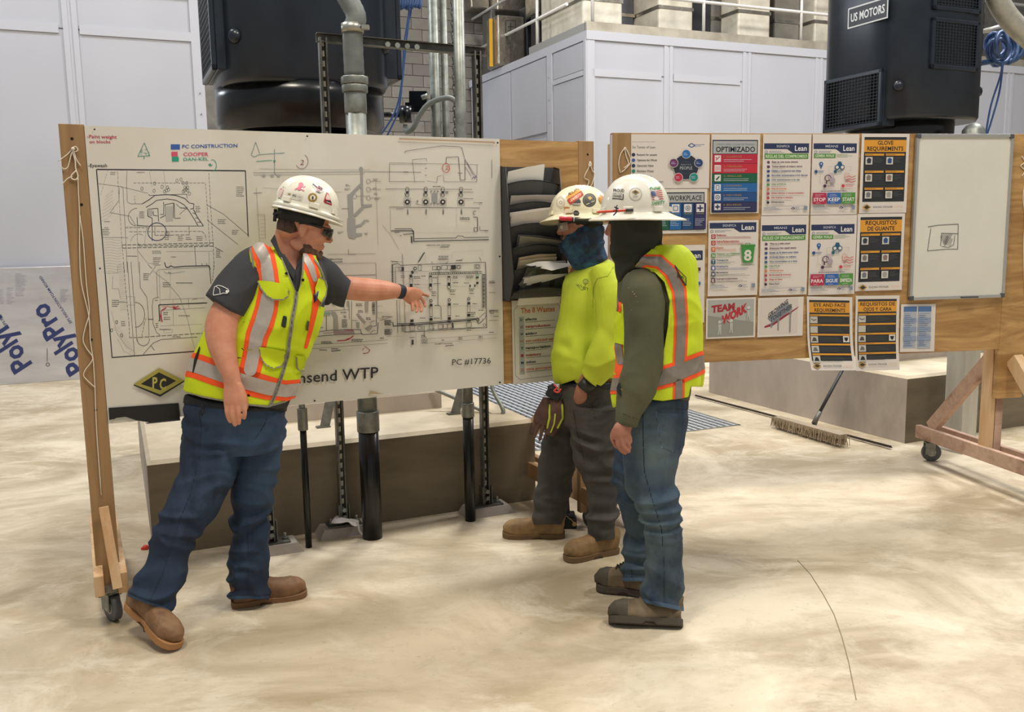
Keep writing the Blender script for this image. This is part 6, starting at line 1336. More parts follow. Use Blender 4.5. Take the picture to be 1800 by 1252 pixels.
def boot(parent, heel, toe, ankle, w, name, mu, ms, laces=False, h=.105, sole_h=.028, toecap=False):
    """heel, toe = sole bottom points; ankle = centre of shaft top"""
    heel = np.array(heel, float); toe = np.array(toe, float); L = np.linalg.norm(toe-heel); f = (toe-heel)/L; ank = np.array(ankle, float)
    up = ank-heel; up = up-f*(up@f); up /= np.linalg.norm(up); s = np.cross(f, up)
    prof = [(-.015, .60, .80), (.03, .86, .84), (.2, .86, .95), (.4, .74, .9), (.55, .86, .72), (.7, 1.0, .66), (.82, 1.0, .64), (.91, .88, .58), (.965, .66, .44), (.99, .4, .25)]   # t, half width factor, height factor
    mb = MB(); R = []
    for t, wf, hf in prof:
        c = heel+f*(L*(t*.945+.012))+up*(sole_h*.5+h*hf*.5); R.append((c, w*wf, h*hf*.5+.004, s))
    ringtube(mb, R, 18, 2.5)
    ringtube(mb, [(heel+f*L*.155+up*sole_h, w*.76, L*.155, s), (heel+f*L*.17+up*(h*.9), w*.74, L*.15, s), (ank, w*.76, L*.15, s)], 18, 2.2)
    S = remesh(mb, .005, 4); S = fold(S, .0016, 26, 26, 5); b = empty(name, tuple(heel)) if False else None
    r = out(name, S, mu, parent)
    so = MB()
    def outline(k, zz, gr):
        spr = lambda t: .35*max(0, t-.80)**2*L*(1 if zz < .02 else .6)
        P_ = []
        for t, wf in ((-.02, .25), (-.005, .58), (.05, .82), (.2, .84), (.4, .74), (.55, .86), (.7, 1.0), (.82, 1.0), (.92, .86), (.98, .58), (1.005, .2)): P_.append((t, wf))
        pts = [heel+f*L*t+s*(w*wf*.95+gr*.5)*k for t, wf in P_]; return [p+up*(zz+spr(tw[0])) for p, tw in zip(pts, P_)]
    lay = []
    for zz, gr in ((0, .0), (.004, .004), (sole_h, .005), (sole_h+.003, .0)): lay.append(outline(1, zz, gr)+outline(-1, zz, gr)[::-1])
    n = len(lay[0]); vs = [p for l in lay for p in l]; fs = [tuple(range(n))[::-1], tuple(range(3*n, 4*n))]+[(i*n+j, i*n+(j+1) % n, (i+1)*n+(j+1) % n, (i+1)*n+j) for i in range(3) for j in range(n)]
    so.add(vs, fs, 0, False); me = so.mesh('sole'); fix_normals(me); o = link('sole', me, r, ms); bv = o.modifiers.new('b', 'BEVEL'); bv.width = .010; bv.segments = 3; bv.limit_method = 'ANGLE'; bv.angle_limit = radians(50)
    # heel block notch
    nb = MB(); nb.add([heel+f*L*t+s*k*w*.9+up*z for t, z in ((.34, -.001), (.38, .012), (.5, .012), (.54, -.001)) for k in (-1, 1)], [(0, 1, 3, 2), (2, 3, 5, 4), (4, 5, 7, 6)]); link('heel_notch', nb.mesh('heel_notch'), r, mat('2A221B', .8))
    if laces:
        lb = MB()
        for i in range(5):
            t = .38+i*.055; z = h*(.90-i*.05)+sole_h*.5+.007; a = heel+f*L*t+up*z; 
            lb.tube([a-s*w*.5-up*.006, a+up*.006, a+s*w*.5-up*.006], .0045, 6)
        c = heel+f*L*.36+up*(h+.012)
        for k in (-1, 1): lb.tube(spline([c, c+s*k*.03+up*.014, c+s*k*.045-up*.008, c+s*k*.012-up*.004], 4), .003, 5)
        link('laces', lb.mesh('laces'), r, mat('2B2822', .8))
    if toecap:
        P2 = project(S.v); t_ = ((S.v-heel)@f)/L; nn = S.normals(); g = np.minimum((t_-.74)*L, .2); q, ex = clip(S, g, (nn,)); q.v = q.v+ex[0]*.0025; out('toe_cap', q, mat('4A4538', .7), None).parent = r
    return r

def head_surf(mb, c, fwd, scale=1.0, tilt=0.0, ears=True, jaw=1.0):
    """skin of the head; fwd = facing direction (world unit), tilt = nose-down angle"""
    f = np.array(fwd, float); f /= np.linalg.norm(f); up = np.array([0, 0, 1.0]); s = np.cross(up, f); s /= np.linalg.norm(s)
    f2 = f*cos(tilt)-up*sin(tilt); up2 = np.cross(f2, s); up2 /= np.linalg.norm(up2); M = np.column_stack([f2, s, up2])*scale; c = np.array(c, float)
    P = lambda x, y, z: c+M@np.array([x, y, z])
    B = lambda x, y, z, rx, ry, rz, n=14: ball(mb, P(x, y, z), rx, ry, rz, M, n, 10)
    B(-.012, 0, .045, .098, .077, .082, 20); B(.03, 0, .0, .066, .066, .09, 18)            # cranium, face
    B(.045, 0, -.06, .045, .047*jaw, .042); B(.066, 0, -.092, .026, .026, .022); B(.01, 0, -.055, .05, .056*jaw, .05)         # jaw, chin
    for k in (-1, 1):
        B(.062, .036*k, -.014, .026, .024, .028); B(.078, .028*k, .036, .02, .026, .011)   # cheeks, brow
        B(.0, .045*k, -.07, .042, .016, .026)
        if ears: B(-.008, .075*k, -.002, .017, .009, .031); B(-.004, .078*k, -.026, .010, .007, .013); B(-.016, .083*k, .006, .012, .006, .024)
    mbx = [(P(.088, 0, .026), .009*scale, .010*scale, None), (P(.100, 0, .008), .010*scale, .011*scale, None), (P(.112, 0, -.012), .013*scale, .013*scale, None), (P(.108, 0, -.022), .012*scale, .008*scale, None)]
    ringtube(mb, [(a, b, d, s) for a, b, d, _ in mbx], 12)
    for k in (-1, 1): B(.100, .012*k, -.019, .010, .008, .008)
    B(.088, 0, -.045, .011, .024, .006); B(.086, 0, -.055, .012, .021, .007)                   # lips
    return P, M, f2, s, up2

def hand_chain(mb, fingers):
    """fingers: list of ((x, y, Y), ...) pixel joints with radius px"""
    for F in fingers:
        pts = [(W(a, b, Y), r, r*.95) for a, b, Y, r in F]; ringtube(mb, interp([(p, r, q) for p, r, q in pts], 4), 10)
        ball(mb, pts[-1][0], pts[-1][1]*.98, n=10, m=8)

def hard_hat(name, parent, c, fwd, tilt, roll, m, a=.150, b=.122, h=.132, brim=.045, peak=.03, full=True, band=.035):
    """shell with three ridges, rolled brim, accessory slots; c = centre of brim plane"""
    f = np.array(fwd, float); f[2] = 0; f /= np.linalg.norm(f); up = np.array([0, 0, 1.0]); s = np.cross(up, f)
    f2 = f*cos(tilt)-up*sin(tilt); u2_ = np.cross(f2, s)*1.0; u2_ /= np.linalg.norm(u2_)
    s2 = s*cos(roll)+u2_*sin(roll); u3 = np.cross(f2, s2); M = np.column_stack([f2, s2, u3]); c = np.array(c, float)
    n, mrows = 64, 20; V_ = []; prof = []
    for i in range(mrows+1):
        p = pi/2*i/mrows; V_.append(('d', p))
    vs = []; 
    for _, p in V_:
        for j in range(n):
            t = 2*pi*j/n; x = a*cos(t)*(sin(p)**.92); y = b*sin(t)*(sin(p)**.92); z = h*cos(p)**.86 if p < pi/2-.01 else 0
            rid = 0
            for y0, w_, hh in ((0, .020, .009), (.052, .010, .0035), (-.052, .010, .0035)):
                rid = max(rid, hh*max(0, min(1, (w_-abs(y-y0))/.006)))
            rid *= min(1, max(0, z/.03)); q = np.array([x, y, z]); nn = np.array([x/a/a, y/b/b, z/h/h]); l = np.linalg.norm(nn); q = q+nn/max(l, 1e-6)*rid; vs.append(c+M@q)
    fs = [(i*n+j, i*n+(j+1) % n, (i+1)*n+(j+1) % n, (i+1)*n+j) for i in range(mrows) for j in range(n)]
    k0 = mrows*n; b0 = len(vs)
    for (dr, dz) in ((.004, -.004), (.014, -.010), (brim*.6, -.017), (brim, -.024), (brim+.004, -.028), (brim+.002, -.031), (brim*.5, -.024), (.0, -.012)):
        for j in range(n):
            t = 2*pi*j/n; pk = peak*max(0, cos(t))**2.5; k = dr/brim if brim else 0; rr_ = dr+(pk*min(1, k)); side = 1.0 if full else (.35+.65*max(0, cos(t)))
            vs.append(c+M@np.array([(a+rr_*side)*cos(t), (b+rr_*side)*sin(t), dz-pk*.25*min(1, k)]))
    rows = [k0]+[b0+i*n for i in range(8)]
    for r0, r1 in zip(rows[:-1], rows[1:]): fs += [(r0+j, r0+(j+1) % n, r1+(j+1) % n, r1+j) for j in range(n)]
    mb = MB(); mb.add(vs, fs, 0, True); me = mb.mesh(name); bm = bmesh.new(); bm.from_mesh(me); bmesh.ops.remove_doubles(bm, verts=bm.verts, dist=1e-5); bmesh.ops.recalc_face_normals(bm, faces=bm.faces); bmesh.ops.triangulate(bm, faces=bm.faces); bm.to_mesh(me); bm.free()
    me.polygons.foreach_set('use_smooth', [True]*len(me.polygons))
    o = link(name, me, None, m); o.parent = parent; o.matrix_parent_inverse = parent.matrix_world.inverted()
    v = np.zeros(len(me.vertices)*3); me.vertices.foreach_get('co', v); t_ = np.zeros(len(me.polygons)*3, int); me.polygons.foreach_get('vertices', t_)
    S = Surf(v.reshape(-1, 3), t_.reshape(-1, 3))
    # accessory lugs
    for ang in (-1.35, -.45, -2.3, 1.35, .45, 2.3):
        x, y = (a+.001)*cos(ang), (b+.001)*sin(ang); nv = np.array([x/a/a, y/b/b, 0]); nv /= np.linalg.norm(nv); tv = np.array([-nv[1], nv[0], 0]); lb = MB()
        q = [np.array([x, y, 0])+tv*i*.019+nv*d+np.array([0, 0, z]) for i in (-1, 1) for d, z in ((-.004, .002), (.010, .002), (.008, .020), (-.006, .024))]
        lb.add([c+M@p for p in q], [(0, 1, 2, 3), (7, 6, 5, 4), (0, 4, 5, 1), (1, 5, 6, 2), (2, 6, 7, 3), (3, 7, 4, 0)]); k = lb.mesh('slot_lug'); fix_normals(k); l_ = link('slot_lug', k, None, m); l_.parent = o; l_.matrix_parent_inverse = o.matrix_world.inverted()
    # inner band
    ib = MB(); rg = []
    pts = [c+M@np.array([min(a-.020, .108)*cos(t)-.006, min(b-.018, .090)*sin(t), -.008]) for t in np.linspace(0, 2*pi, 33)]
    vs = []; 
    for p in pts: vs += [p, p-u3*band]
    ib.add(vs, [(2*i, 2*i+1, 2*i+3, 2*i+2) for i in range(32)], 0, True); k = link('suspension_band', ib.mesh('suspension_band'), None, mat('1A1B1D', .7)); k.parent = o; k.matrix_parent_inverse = o.matrix_world.inverted(); k.modifiers.new('s', 'SOLIDIFY').thickness = .004
    return o, S, (lambda x, y, z: c+M@np.array([x, y, z]))
def hat_print(hat, S, shapes):
    """stickers: list of (name, kind, data, colour); coordinates are photo pixels on the shell"""
    P2 = project(S.v)
    # refine the triangles that the stickers touch by using a subdivided copy
    return P2
def subdiv(S, f, times=2):
    """subdivide triangles near the region f > -margin"""
    v, t = S.v, S.t
    for _ in range(times):
        keep = (f(v) > 0)[t].any(1); tt = t[keep]
        e = {}; vs = list(map(tuple, v)); o = []
        def mid(i, j):
            k = (min(i, j), max(i, j))
            if k not in e: e[k] = len(vs); vs.append(tuple((np.array(vs[i])+np.array(vs[j]))/2))
            return e[k]
        for a, b, c in tt:
            ab, bc, ca = mid(a, b), mid(b, c), mid(c, a); o += [(a, ab, ca), (ab, b, bc), (ca, bc, c), (ab, bc, ca)]
        v = np.array(vs); t = np.array(o)
    return Surf(v, t)
class Raymap:
    """drop flat artwork onto a surface along the photograph's line of sight"""
    def __init__(s, S, off=.0015):
        from mathutils.bvhtree import BVHTree
        s.b = BVHTree.FromPolygons(S.v.tolist(), S.t.tolist()); s.off = off
    def __call__(s, x, y, l=0):
        d = ray(x, y); d = d/np.linalg.norm(d); h = s.b.ray_cast(Vector((0, 0, CH)), Vector(d))
        if h[0] is None: return None
        return np.array(h[0])-d*(s.off+.00025*l)
def surf_print(name, S, parent, fn, off=.0015, rough=.5):
    rm = Raymap(S, off)
    def g(x, y, l):
        p = rm(x, y, l); return (0, 0, -99.0) if p is None else tuple(p)
    p = Print(g, rough); fn(p); mb = p.mb
    keep = [k for k, f in enumerate(mb.f) if all(mb.v[i][2] > -50 for i in f) and max(abs(mb.v[f[0]][1]-mb.v[i][1]) for i in f) < .05]
    used = sorted({i for k in keep for i in mb.f[k]}); mp = {j: i for i, j in enumerate(used)}; q = MB()
    q.v = [mb.v[i] for i in used]; q.f = [tuple(mp[i] for i in mb.f[k]) for k in keep]; q.m = [mb.m[k] for k in keep]; q.sm = [False]*len(keep)
    o = link(name, q.mesh(name), None, [mat(c, rough) for c in p.cols]); o.parent = parent; o.matrix_parent_inverse = parent.matrix_world.inverted(); return o
# ================================================================== person 1: man pointing at the plan
p1 = empty('person', tuple(np.array([-1.15, 3.65, 0])), 0, 'person in white hard hat, charcoal polo and yellow vest striding and pointing at the plan', 'person'); bpy.context.view_layer.update()
# ---- skin: head, neck, both arms and hands in one continuous surface
mb = MB(); hc = W(536, 402, 3.80)
fw = np.array([cos(radians(14)), sin(radians(14)), 0]); P, HM, hf, hs, hu = head_surf(mb, hc, fw, 1.02, .36, jaw=1.05)
ball(mb, P(-.060, 0, -.012), .048, .062, .060, HM, 18, 12)
ringtube(mb, rings([(512, 398, 3.81, 25, .058), (513, 412, 3.81, 29, .062), (513, 435, 3.81, 29, .064), (508, 458, 3.81, 32, .075), (504, 475, 3.81, 40, .10), (500, 500, 3.81, 50, .115)]), 20)
ringtube(mb, rings([(498, 490, 3.80, 58, .09), (498, 560, 3.79, 50, .08), (450, 650, 3.76, 45, .08), (425, 700, 3.76, 42, .07)]), 20)
ringtube(mb, rings([(446, 470, 3.73, 26, .055), (425, 510, 3.68, 26, .055), (398, 548, 3.64, 27, .052), (389, 575, 3.62, 28.5, .052), (390, 605, 3.60, 25.5, .05), (398, 635, 3.585, 20, .042), (406, 660, 3.57, 16, .034), (410, 680, 3.565, 15.5, .027)]), 20)
ringtube(mb, rings([(560, 487, 3.90, 24, .058), (595, 503, 3.96, 21, .05), (625, 508, 4.01, 20.5, .048), (655, 510, 4.06, 20, .046), (685, 511, 4.12, 15.5, .036), (706, 513, 4.165, 11, .026), (716, 516, 4.185, 11.5, .022)]), 20)
# right hand hanging
ringtube(mb, rings([(410, 676, 3.565, 16, .026), (412, 690, 3.56, 20, .024), (414, 705, 3.555, 21.5, .022), (414, 720, 3.555, 20, .018)]), 18, 2.4)
hand_chain(mb, [[(400, 706, 3.55, .0115), (399, 722, 3.545, .0105), (402, 735, 3.55, .0095), (405, 741, 3.555, .0085)], [(409, 710, 3.545, .0115), (408, 728, 3.54, .0105), (411, 741, 3.545, .0095), (413, 747, 3.55, .0085)],
    [(418, 710, 3.545, .011), (419, 727, 3.54, .0102), (420, 739, 3.545, .0092), (420, 744, 3.55, .0085)], [(427, 706, 3.55, .010), (430, 720, 3.548, .0095), (430, 730, 3.55, .0088), (429, 735, 3.555, .008)],
    [(424, 688, 3.585, .012), (431, 700, 3.60, .0108), (433, 712, 3.60, .0095), (432, 719, 3.595, .0085)]])
# left hand pointing
BY = lambda x, y: onplane(x, y, (0, 4.518), 26.07)[1]
ringtube(mb, rings([(712, 515, 4.18, 11.5, .02), (722, 519, 4.20, 15.5, .018), (732, 523, 4.215, 16, .016), (737, 526, 4.22, 13, .013)]), 16, 2.3)
hand_chain(mb, [[(731, 513, 4.215, .0095), (739, 516, 4.25, .0088), (747, 518.5, 4.285, .0078), (753, 520, 4.315, .0068)], [(735, 519, 4.22, .0095), (742, 526, 4.235, .0092), (746, 533, 4.24, .0085), (747, 538, 4.235, .008)],
    [(733, 527, 4.215, .0092), (739, 537, 4.22, .0090), (741, 544, 4.215, .0082), (740, 547, 4.21, .0078)], [(729, 530, 4.205, .009), (733, 540, 4.205, .0088), (733, 546, 4.20, .008), (732, 548, 4.195, .0075)], [(723, 530, 4.20, .0088), (725, 539, 4.19, .0085), (725, 545, 4.185, .0078)]])
S = remesh(mb, .0036, 3, .5); body1 = out('body', S, M_skin, p1)
# eyes, brows
mb = MB()
for k in (-1, 1): ball(mb, P(.084, .031*k, .012), .012, n=10)
e_ = mb; o = wlink('eyes', mb.mesh('eyes'), p1, mat('E8E2DA', .3)); o['kind'] = 'stuff'
# hair under the hat, short sides
mb = MB(); B = lambda x, y, z, rx, ry, rz: ball(mb, P(x, y, z), rx, ry, rz, HM, 18, 12)
B(-.016, 0, .058, .098, .082, .082); B(-.060, 0, -.010, .053, .067, .064)
HS = remesh(mb, .005, 2); q = ((HS.v-hc)@HM)/1.02; f = np.minimum(np.minimum(.052-q[:, 0]+0*q[:, 1], q[:, 2]+.040-np.clip((q[:, 0]+.05)*1.0, 0, 1)*.7), 9); HS = clip(HS, f); out('hair', HS, M_hair, p1)
# beard
mb = MB(); B = lambda x, y, z, rx, ry, rz: ball(mb, P(x, y, z), rx, ry, rz, HM, 16, 10)
B(.070, 0, -.092, .032, .036, .028); B(.058, 0, -.110, .032, .030, .022); B(.046, 0, -.098, .036, .040, .024); B(.032, -.044, -.084, .034, .020, .022); B(.032, .044, -.084, .034, .020, .022); B(.056, -.030, -.090, .032, .026, .028); B(.056, .030, -.090, .032, .026, .028); B(.045, .026, -.082, .036, .020, .024); B(.045, -.026, -.082, .036, .020, .024); B(.092, 0, -.074, .010, .020, .010); B(.02, .045, -.070, .035, .0155, .018); B(.02, -.045, -.070, .035, .0155, .018)
BS = remesh(mb, .004, 2); BS = fold(BS, .0016, 90, 60, 3, ridge=False); out('beard', BS, M_beard, p1)
# safety glasses
gl = MB()
for k in (-1, 1):
    n = 10; vs = []
    for i in range(n+1):
        t = i/n; a = radians(6+44*t); x = .118*cos(a)-.006; y = .088*sin(a)*k
        vs += [P(x, y, .030-.006*t), P(x+.001, y, -.012+.012*t)]
    gl.add(vs, [(2*i, 2*i+1, 2*i+3, 2*i+2) for i in range(n)], 0, True)
o = wlink('safety_glasses', gl.mesh('safety_glasses'), p1, mat('1B2027', .08, 0, .5, 0, .88)); o.modifiers.new('s', 'SOLIDIFY').thickness = .002
tb = MB()
for k in (-1, 1):
    tb.tube(spline([P(.108, .02*k, .032), P(.09, .066*k, .030), P(.052, .080*k, .027), (P(.0, .087*k, .020)), P(-.03, .088*k, .010)], 4), .0032, 6)
t_ = wlink('temple', tb.mesh('temple'), p1, mat('15171A', .4)); t_.parent = o; t_.matrix_parent_inverse = o.matrix_world.inverted(); t_['kind'] = 'stuff'
# hard hat
hcen = W(538, 366, 3.80)
hat, HSf, HP = hard_hat('hard_hat', p1, hcen, fw, .27, -.03, M_hat, a=.124, b=.110, h=.124, brim=.012, peak=.026, band=.062)
def stk(nm, poly, m, off=.0012): return decal(nm, HSf, sdpoly(project(HSf.v), poly), m, hat, off)
circ = lambda x, y, r, n=20, ry=None: [(x+r*cos(2*pi*i/n), y+(ry or r)*sin(2*pi*i/n)) for i in range(n)]
stk('sticker', [(503, 337), (534, 342), (531, 354), (501, 347)], mat('D9D5C8', .4)); stk('sticker', circ(549.5, 347.5, 8.2), mat('A8873A', .4)); stk('sticker', circ(549.5, 347.5, 5.0), mat('E6E1D2', .4), .0018)
stk('sticker', [(547, 321), (556, 323), (568, 330), (571, 335), (566, 339), (558, 338), (551, 331)], mat('D6D2CC', .4)); stk('sticker', [(574, 337), (578, 342), (584, 362), (568, 356)], mat('B42A36', .4)); stk('sticker', [(575, 340), (578, 344), (581, 352), (571, 351)], mat('E8C9BE', .4), .0018); stk('sticker', [(570.5, 352), (582, 354), (583, 359), (569.5, 355.5)], mat('26272B', .4), .0018)
stk('sticker', [(492, 330), (500, 331), (493, 348), (488, 347)], mat('E0C9C0', .4))
def hp(p):
    for k in range(5): p.line([(492-k*.6+.5, 332+k*3.2), (499-k*.9, 333.5+k*3.2)], 1.0, 'C04858')
    p.line([(497, 328.5), (501, 330)], 1.2, '4C9A62'); p.line([(489, 348), (494, 349.5)], 1.2, '4C9A62')
    p.disc(529, 325, 4.6, 'E27A92', 12); p.disc(526, 331, 3.4, 'DE6C86', 10); p.line([(518, 333), (524, 330), (535, 335)], 1.8, 'E58AA0'); p.line([(532, 330), (537, 327)], 1.4, 'E58AA0')
    p.poly([(505, 341), (508, 339.5), (512, 341.5), (508.5, 343)], '9A7F34'); p.text('PC', 514.5, 521, 345, 3.6, '2E2E30', .03, slope=.15); p.text('5701', 523, 530, 347, 2.8, '77756E', .0, slope=.15); p.line([(504, 347), (530, 352)], .8, '9A988F')
    p.text('1', 548.2, 551.2, 350, 5, '33302A', .03); p.ring(549.5, 347.5, 6.6, .5, '7A6024')
    p.line([(550, 323), (557, 329), (566, 334)], 1.4, '33343A'); p.line([(560, 327), (567, 332)], 1.6, '2A2B30'); p.ring(561, 332, 3, 1, 'D47A88'); p.line([(555, 336), (564, 339)], 1.2, '3A3B40'); p.line([(573.5, 354.5), (581, 357.5)], .9, 'D9D5D0')
o = surf_print('sticker_print', HSf, hat, hp, .0028); o['kind'] = 'stuff'
mb = MB(); q = [HP(-.10, y, -.028+z) for y in (-.05, -.02, .02, .05) for z in (0, 0)]
ringtube(mb, [(HP(-.108, 0, -.060), .026, .020, None), (HP(-.122, 0, -.062), .026, .020, None)], 12); 
for k in (-1, 1): mb.bar(HP(-.110, .0, -.058), HP(-.075, .070*k, -.045), .034, .008, up=tuple(hu))
o = wlink('ratchet_knob', mb.mesh('ratchet_knob'), hat, mat('232426', .6))
# ---- polo shirt
mb = MB()
tor = [(502, 447, 3.82, 44, .09), (503, 458, 3.82, 58, .11), (502, 480, 3.81, 68, .125), (500, 510, 3.80, 70, .135), (492, 545, 3.79, 70, .135), (472, 575, 3.785, 75, .135), (452, 605, 3.78, 82, .14), (438, 640, 3.775, 88, .145), (424, 680, 3.77, 88, .145), (417, 706, 3.765, 86, .142), (418, 722, 3.76, 83, .135)]
ringtube(mb, rings(tor), 28, 2.3)
ringtube(mb, rings([(470, 452, 3.79, 26, .065), (447, 468, 3.75, 33, .075), (425, 497, 3.70, 37, .075), (405, 526, 3.66, 37.5, .072), (394, 541, 3.645, 38, .072)]), 20)
ringtube(mb, rings([(540, 470, 3.86, 30, .075), (568, 490, 3.91, 33, .078), (588, 504, 3.95, 27, .068), (603, 513, 3.97, 25, .064), (611, 516, 3.985, 24.5, .062)]), 20)
ringtube(mb, rings([(560, 500, 3.9, 26, .06), (572, 515, 3.92, 22, .05), (580, 523, 3.935, 17, .045)]), 16)
T = remesh(mb, .0065, 4); zz = T.v[:, 2]; T = fold(T, .005, 5, 9, 2, np.clip((zz-.8)*3, 0, 1))
P2 = project(T.v)
# open the sleeve ends
cutR = (P2[:, 0]-360)*(555-527)-(P2[:, 1]-527)*(424-360)   # line hem of the hanging sleeve
f = np.where(P2[:, 0] < 432, cutR/70, 5.0); f = np.minimum(f, np.where(P2[:, 1] < 600, 616.5-P2[:, 0]-(P2[:, 1]-495)*.28, 99))
vs_ = -sdpoly(P2, [(487, 395), (490, 425), (499, 446), (520, 476), (531, 462), (536, 445), (540, 395)]); f = np.where(facing(T) > -.2, np.minimum(f, vs_), f); T2 = clip(T, f); shirt = out('polo_shirt', T2, M_char, p1, solid=.002)
mb = MB()
cl = [((483, 413), (492, 440), (520, 478), (517, 492), (497, 462), (476, 424)), ((534, 449), (532, 470), (522, 492), (518, 484), (523, 463))]
for i, pts in enumerate(cl):
    Yc = 3.725 if i == 0 else 3.74
    v = [W(x, y, Yc+(.0 if i == 0 else .02)-(y-412)*.0006) for x, y in pts]; mb.add(v, [tuple(range(len(v)))])
o = wlink('collar', mb.mesh('collar'), shirt, M_char); o.modifiers.new('s', 'SOLIDIFY').thickness = .006
def logo(p):
    p.line([(375, 514), (377, 504.5), (383, 501.5), (390, 503), (401, 508.5), (402.5, 512), (399, 516), (393, 515), (387, 517), (375, 519), (375, 514)], 1.2, 'DAD8D2'); p.line([(379, 503), (386, 508), (387, 516)], 1.0, 'DAD8D2'); p.disc(399, 512.5, 2.6, 'DAD8D2', 10)
o = surf_print('sleeve_logo', T, shirt, logo, .006); o['kind'] = 'stuff'; o['label'] = 'white outline emblem on the sleeve'
# ---- jeans
M_den1 = denim('denim_dark_blue', '141F33', '21374F', '38506B')
mb = MB()
ringtube(mb, rings([(416, 700, 3.765, 84, .135), (414, 722, 3.765, 88, .14), (412, 745, 3.765, 88, .142), (412, 770, 3.765, 88, .14), (414, 790, 3.765, 84, .125)]), 28, 2.3)
ringtube(mb, rings([(374, 755, 3.72, 48, .10), (370, 800, 3.70, 50, .10), (362, 840, 3.67, 47, .095), (338, 882, 3.63, 43, .085), (318, 920, 3.59, 37, .075), (301, 960, 3.55, 34.5, .07), (290, 1000, 3.51, 36.5, .072), (273, 1035, 3.47, 38.5, .075), (263, 1062, 3.45, 37, .072)]), 24)
ringtube(mb, rings([(455, 755, 3.79, 44, .095), (456, 800, 3.79, 38, .09), (448, 840, 3.785, 38, .085), (443, 880, 3.78, 32.5, .078), (438, 920, 3.77, 31.5, .072), (438, 960, 3.765, 32.5, .07), (438, 1000, 3.765, 34, .072), (438, 1030, 3.76, 34, .073), (437, 1049, 3.76, 34, .073)]), 24)
J = remesh(mb, .0065, 4); Pj = project(J.v); zz = J.v[:, 2]
mk = .35+1.0*np.exp(-((zz-.42)/.13)**2)+1.0*np.exp(-((zz-.12)/.12)**2)+.5*np.exp(-((zz-.80)/.1)**2)
J = fold(J, .012, 4.5, 15, 21, mk); f = Pj[:, 1]*0+9
hemA = (1048+(Pj[:, 0]-227)*.40)-Pj[:, 1]; hemB = 1053-(Pj[:, 0]-405)*.03-Pj[:, 1]
f = np.where(Pj[:, 0] < 352, hemA, hemB); f = np.minimum(f, Pj[:, 1]-702); J2 = clip(J, f); jeans = out('jeans', J2, M_den1, p1, solid=.003)
hemS = np.minimum(np.where(Pj[:, 0] < 352, hemA, hemB), 5.5-np.where(Pj[:, 0] < 352, hemA, hemB)); decal('hem', J, hemS, denim('denim_hem', '2C4059', '38506E', '4A6682'), jeans, .0025, front=False)
sd = [sdline(Pj, [(355, 735), (352, 800), (335, 870), (320, 905), (300, 965), (285, 1010), (262, 1060)], .9), sdline(Pj, [(432, 890), (436, 960), (437, 1045)], .8), sdline(Pj, [(468, 735), (464, 748), (456, 760), (448, 772)], .9), sdline(Pj, [(352, 722), (353, 742)], 1.2)]
for q in sd: decal('seam', J, q, mat('1A2536', .9), jeans, .0022)
# belt and carabiner
bt = MB(); o = decal('belt', J, np.minimum(sdline(Pj, [(326, 702), (360, 708), (420, 716), (500, 716)], 7), 9), mat('16171B', .5), p1, .006)
mb = MB(); mb.tube(spline([W(357, 712, 3.60), W(353, 722, 3.60), W(355, 731, 3.60), W(358, 722, 3.60), W(357, 712, 3.6)], 4), .003, 6); o = wlink('belt_clip', mb.mesh('belt_clip'), p1, mat('101114', .4))
# ---- boots
M_bootA = nmat('brown_leather', '64452C', '83603F', (16, 16, 16), rough=.65, bump=.3, bdist=.002, c3='92704E', contrast=(.35, .65)); M_soleA = mat('A9794A', .7)
toe = Fl(309, 1146); hl = W(229, 1066, 3.52)
boot(p1, hl, toe+np.array([0, 0, .004]), W(266, 1040, 3.46), .052, 'work_boot', M_bootA, M_soleA, h=.118)
hB = Fl(409, 1066); tB = Fl(539, 1046); boot(p1, hB, tB, W(440, 1035, 3.77), .050, 'work_boot', M_bootA, mat('7C5A3C', .7), h=.122)
# ---- hi-vis vest
mb = MB(); infl = 4.5
vt = [(501, 436, 3.82, 37, .085), (502, 452, 3.82, 60, .112), (503, 478, 3.81, 68, .142), (503, 510, 3.80, 67, .152), (496, 545, 3.79, 71, .155), (476, 575, 3.785, 82, .155), (451, 605, 3.78, 86, .156), (437, 640, 3.775, 92, .162), (423, 680, 3.77, 94, .162), (415, 704, 3.765, 91, .160), (415, 722, 3.76, 88, .155)]
ringtube(mb, rings(vt), 28, 2.3)
ringtube(mb, rings([(470, 446, 3.785, 22, .085), (458, 462, 3.765, 24, .092), (455, 480, 3.755, 22, .092), (460, 520, 3.755, 22, .09)]), 18)
ringtube(mb, rings([(530, 462, 3.85, 22, .09), (548, 480, 3.86, 24, .095), (549, 510, 3.85, 22, .09), (540, 540, 3.82, 22, .09)]), 18)
V_ = remesh(mb, .0065, 4); V_ = fold(V_, .0055, 6, 7, 31); Pv = project(V_.v); fc = facing(V_)
hem = np.interp(Pv[:, 0], [320, 330, 357, 395, 440, 470, 501, 515], [684, 690, 699, 706, 713, 716, 707, 700])-Pv[:, 1]
vneck = -sdpoly(Pv, [(484, 380), (478, 414), (488, 436), (498, 458), (508, 482), (518, 508), (523, 516), (528, 500), (531, 478), (532, 452), (536, 430), (545, 380)])
back_neck = 8-(430-Pv[:, 1])
f = np.minimum(hem, np.where(fc > -.05, vneck, (Pv[:, 1]-428)))
f = np.minimum(f, Pv[:, 1]-421)
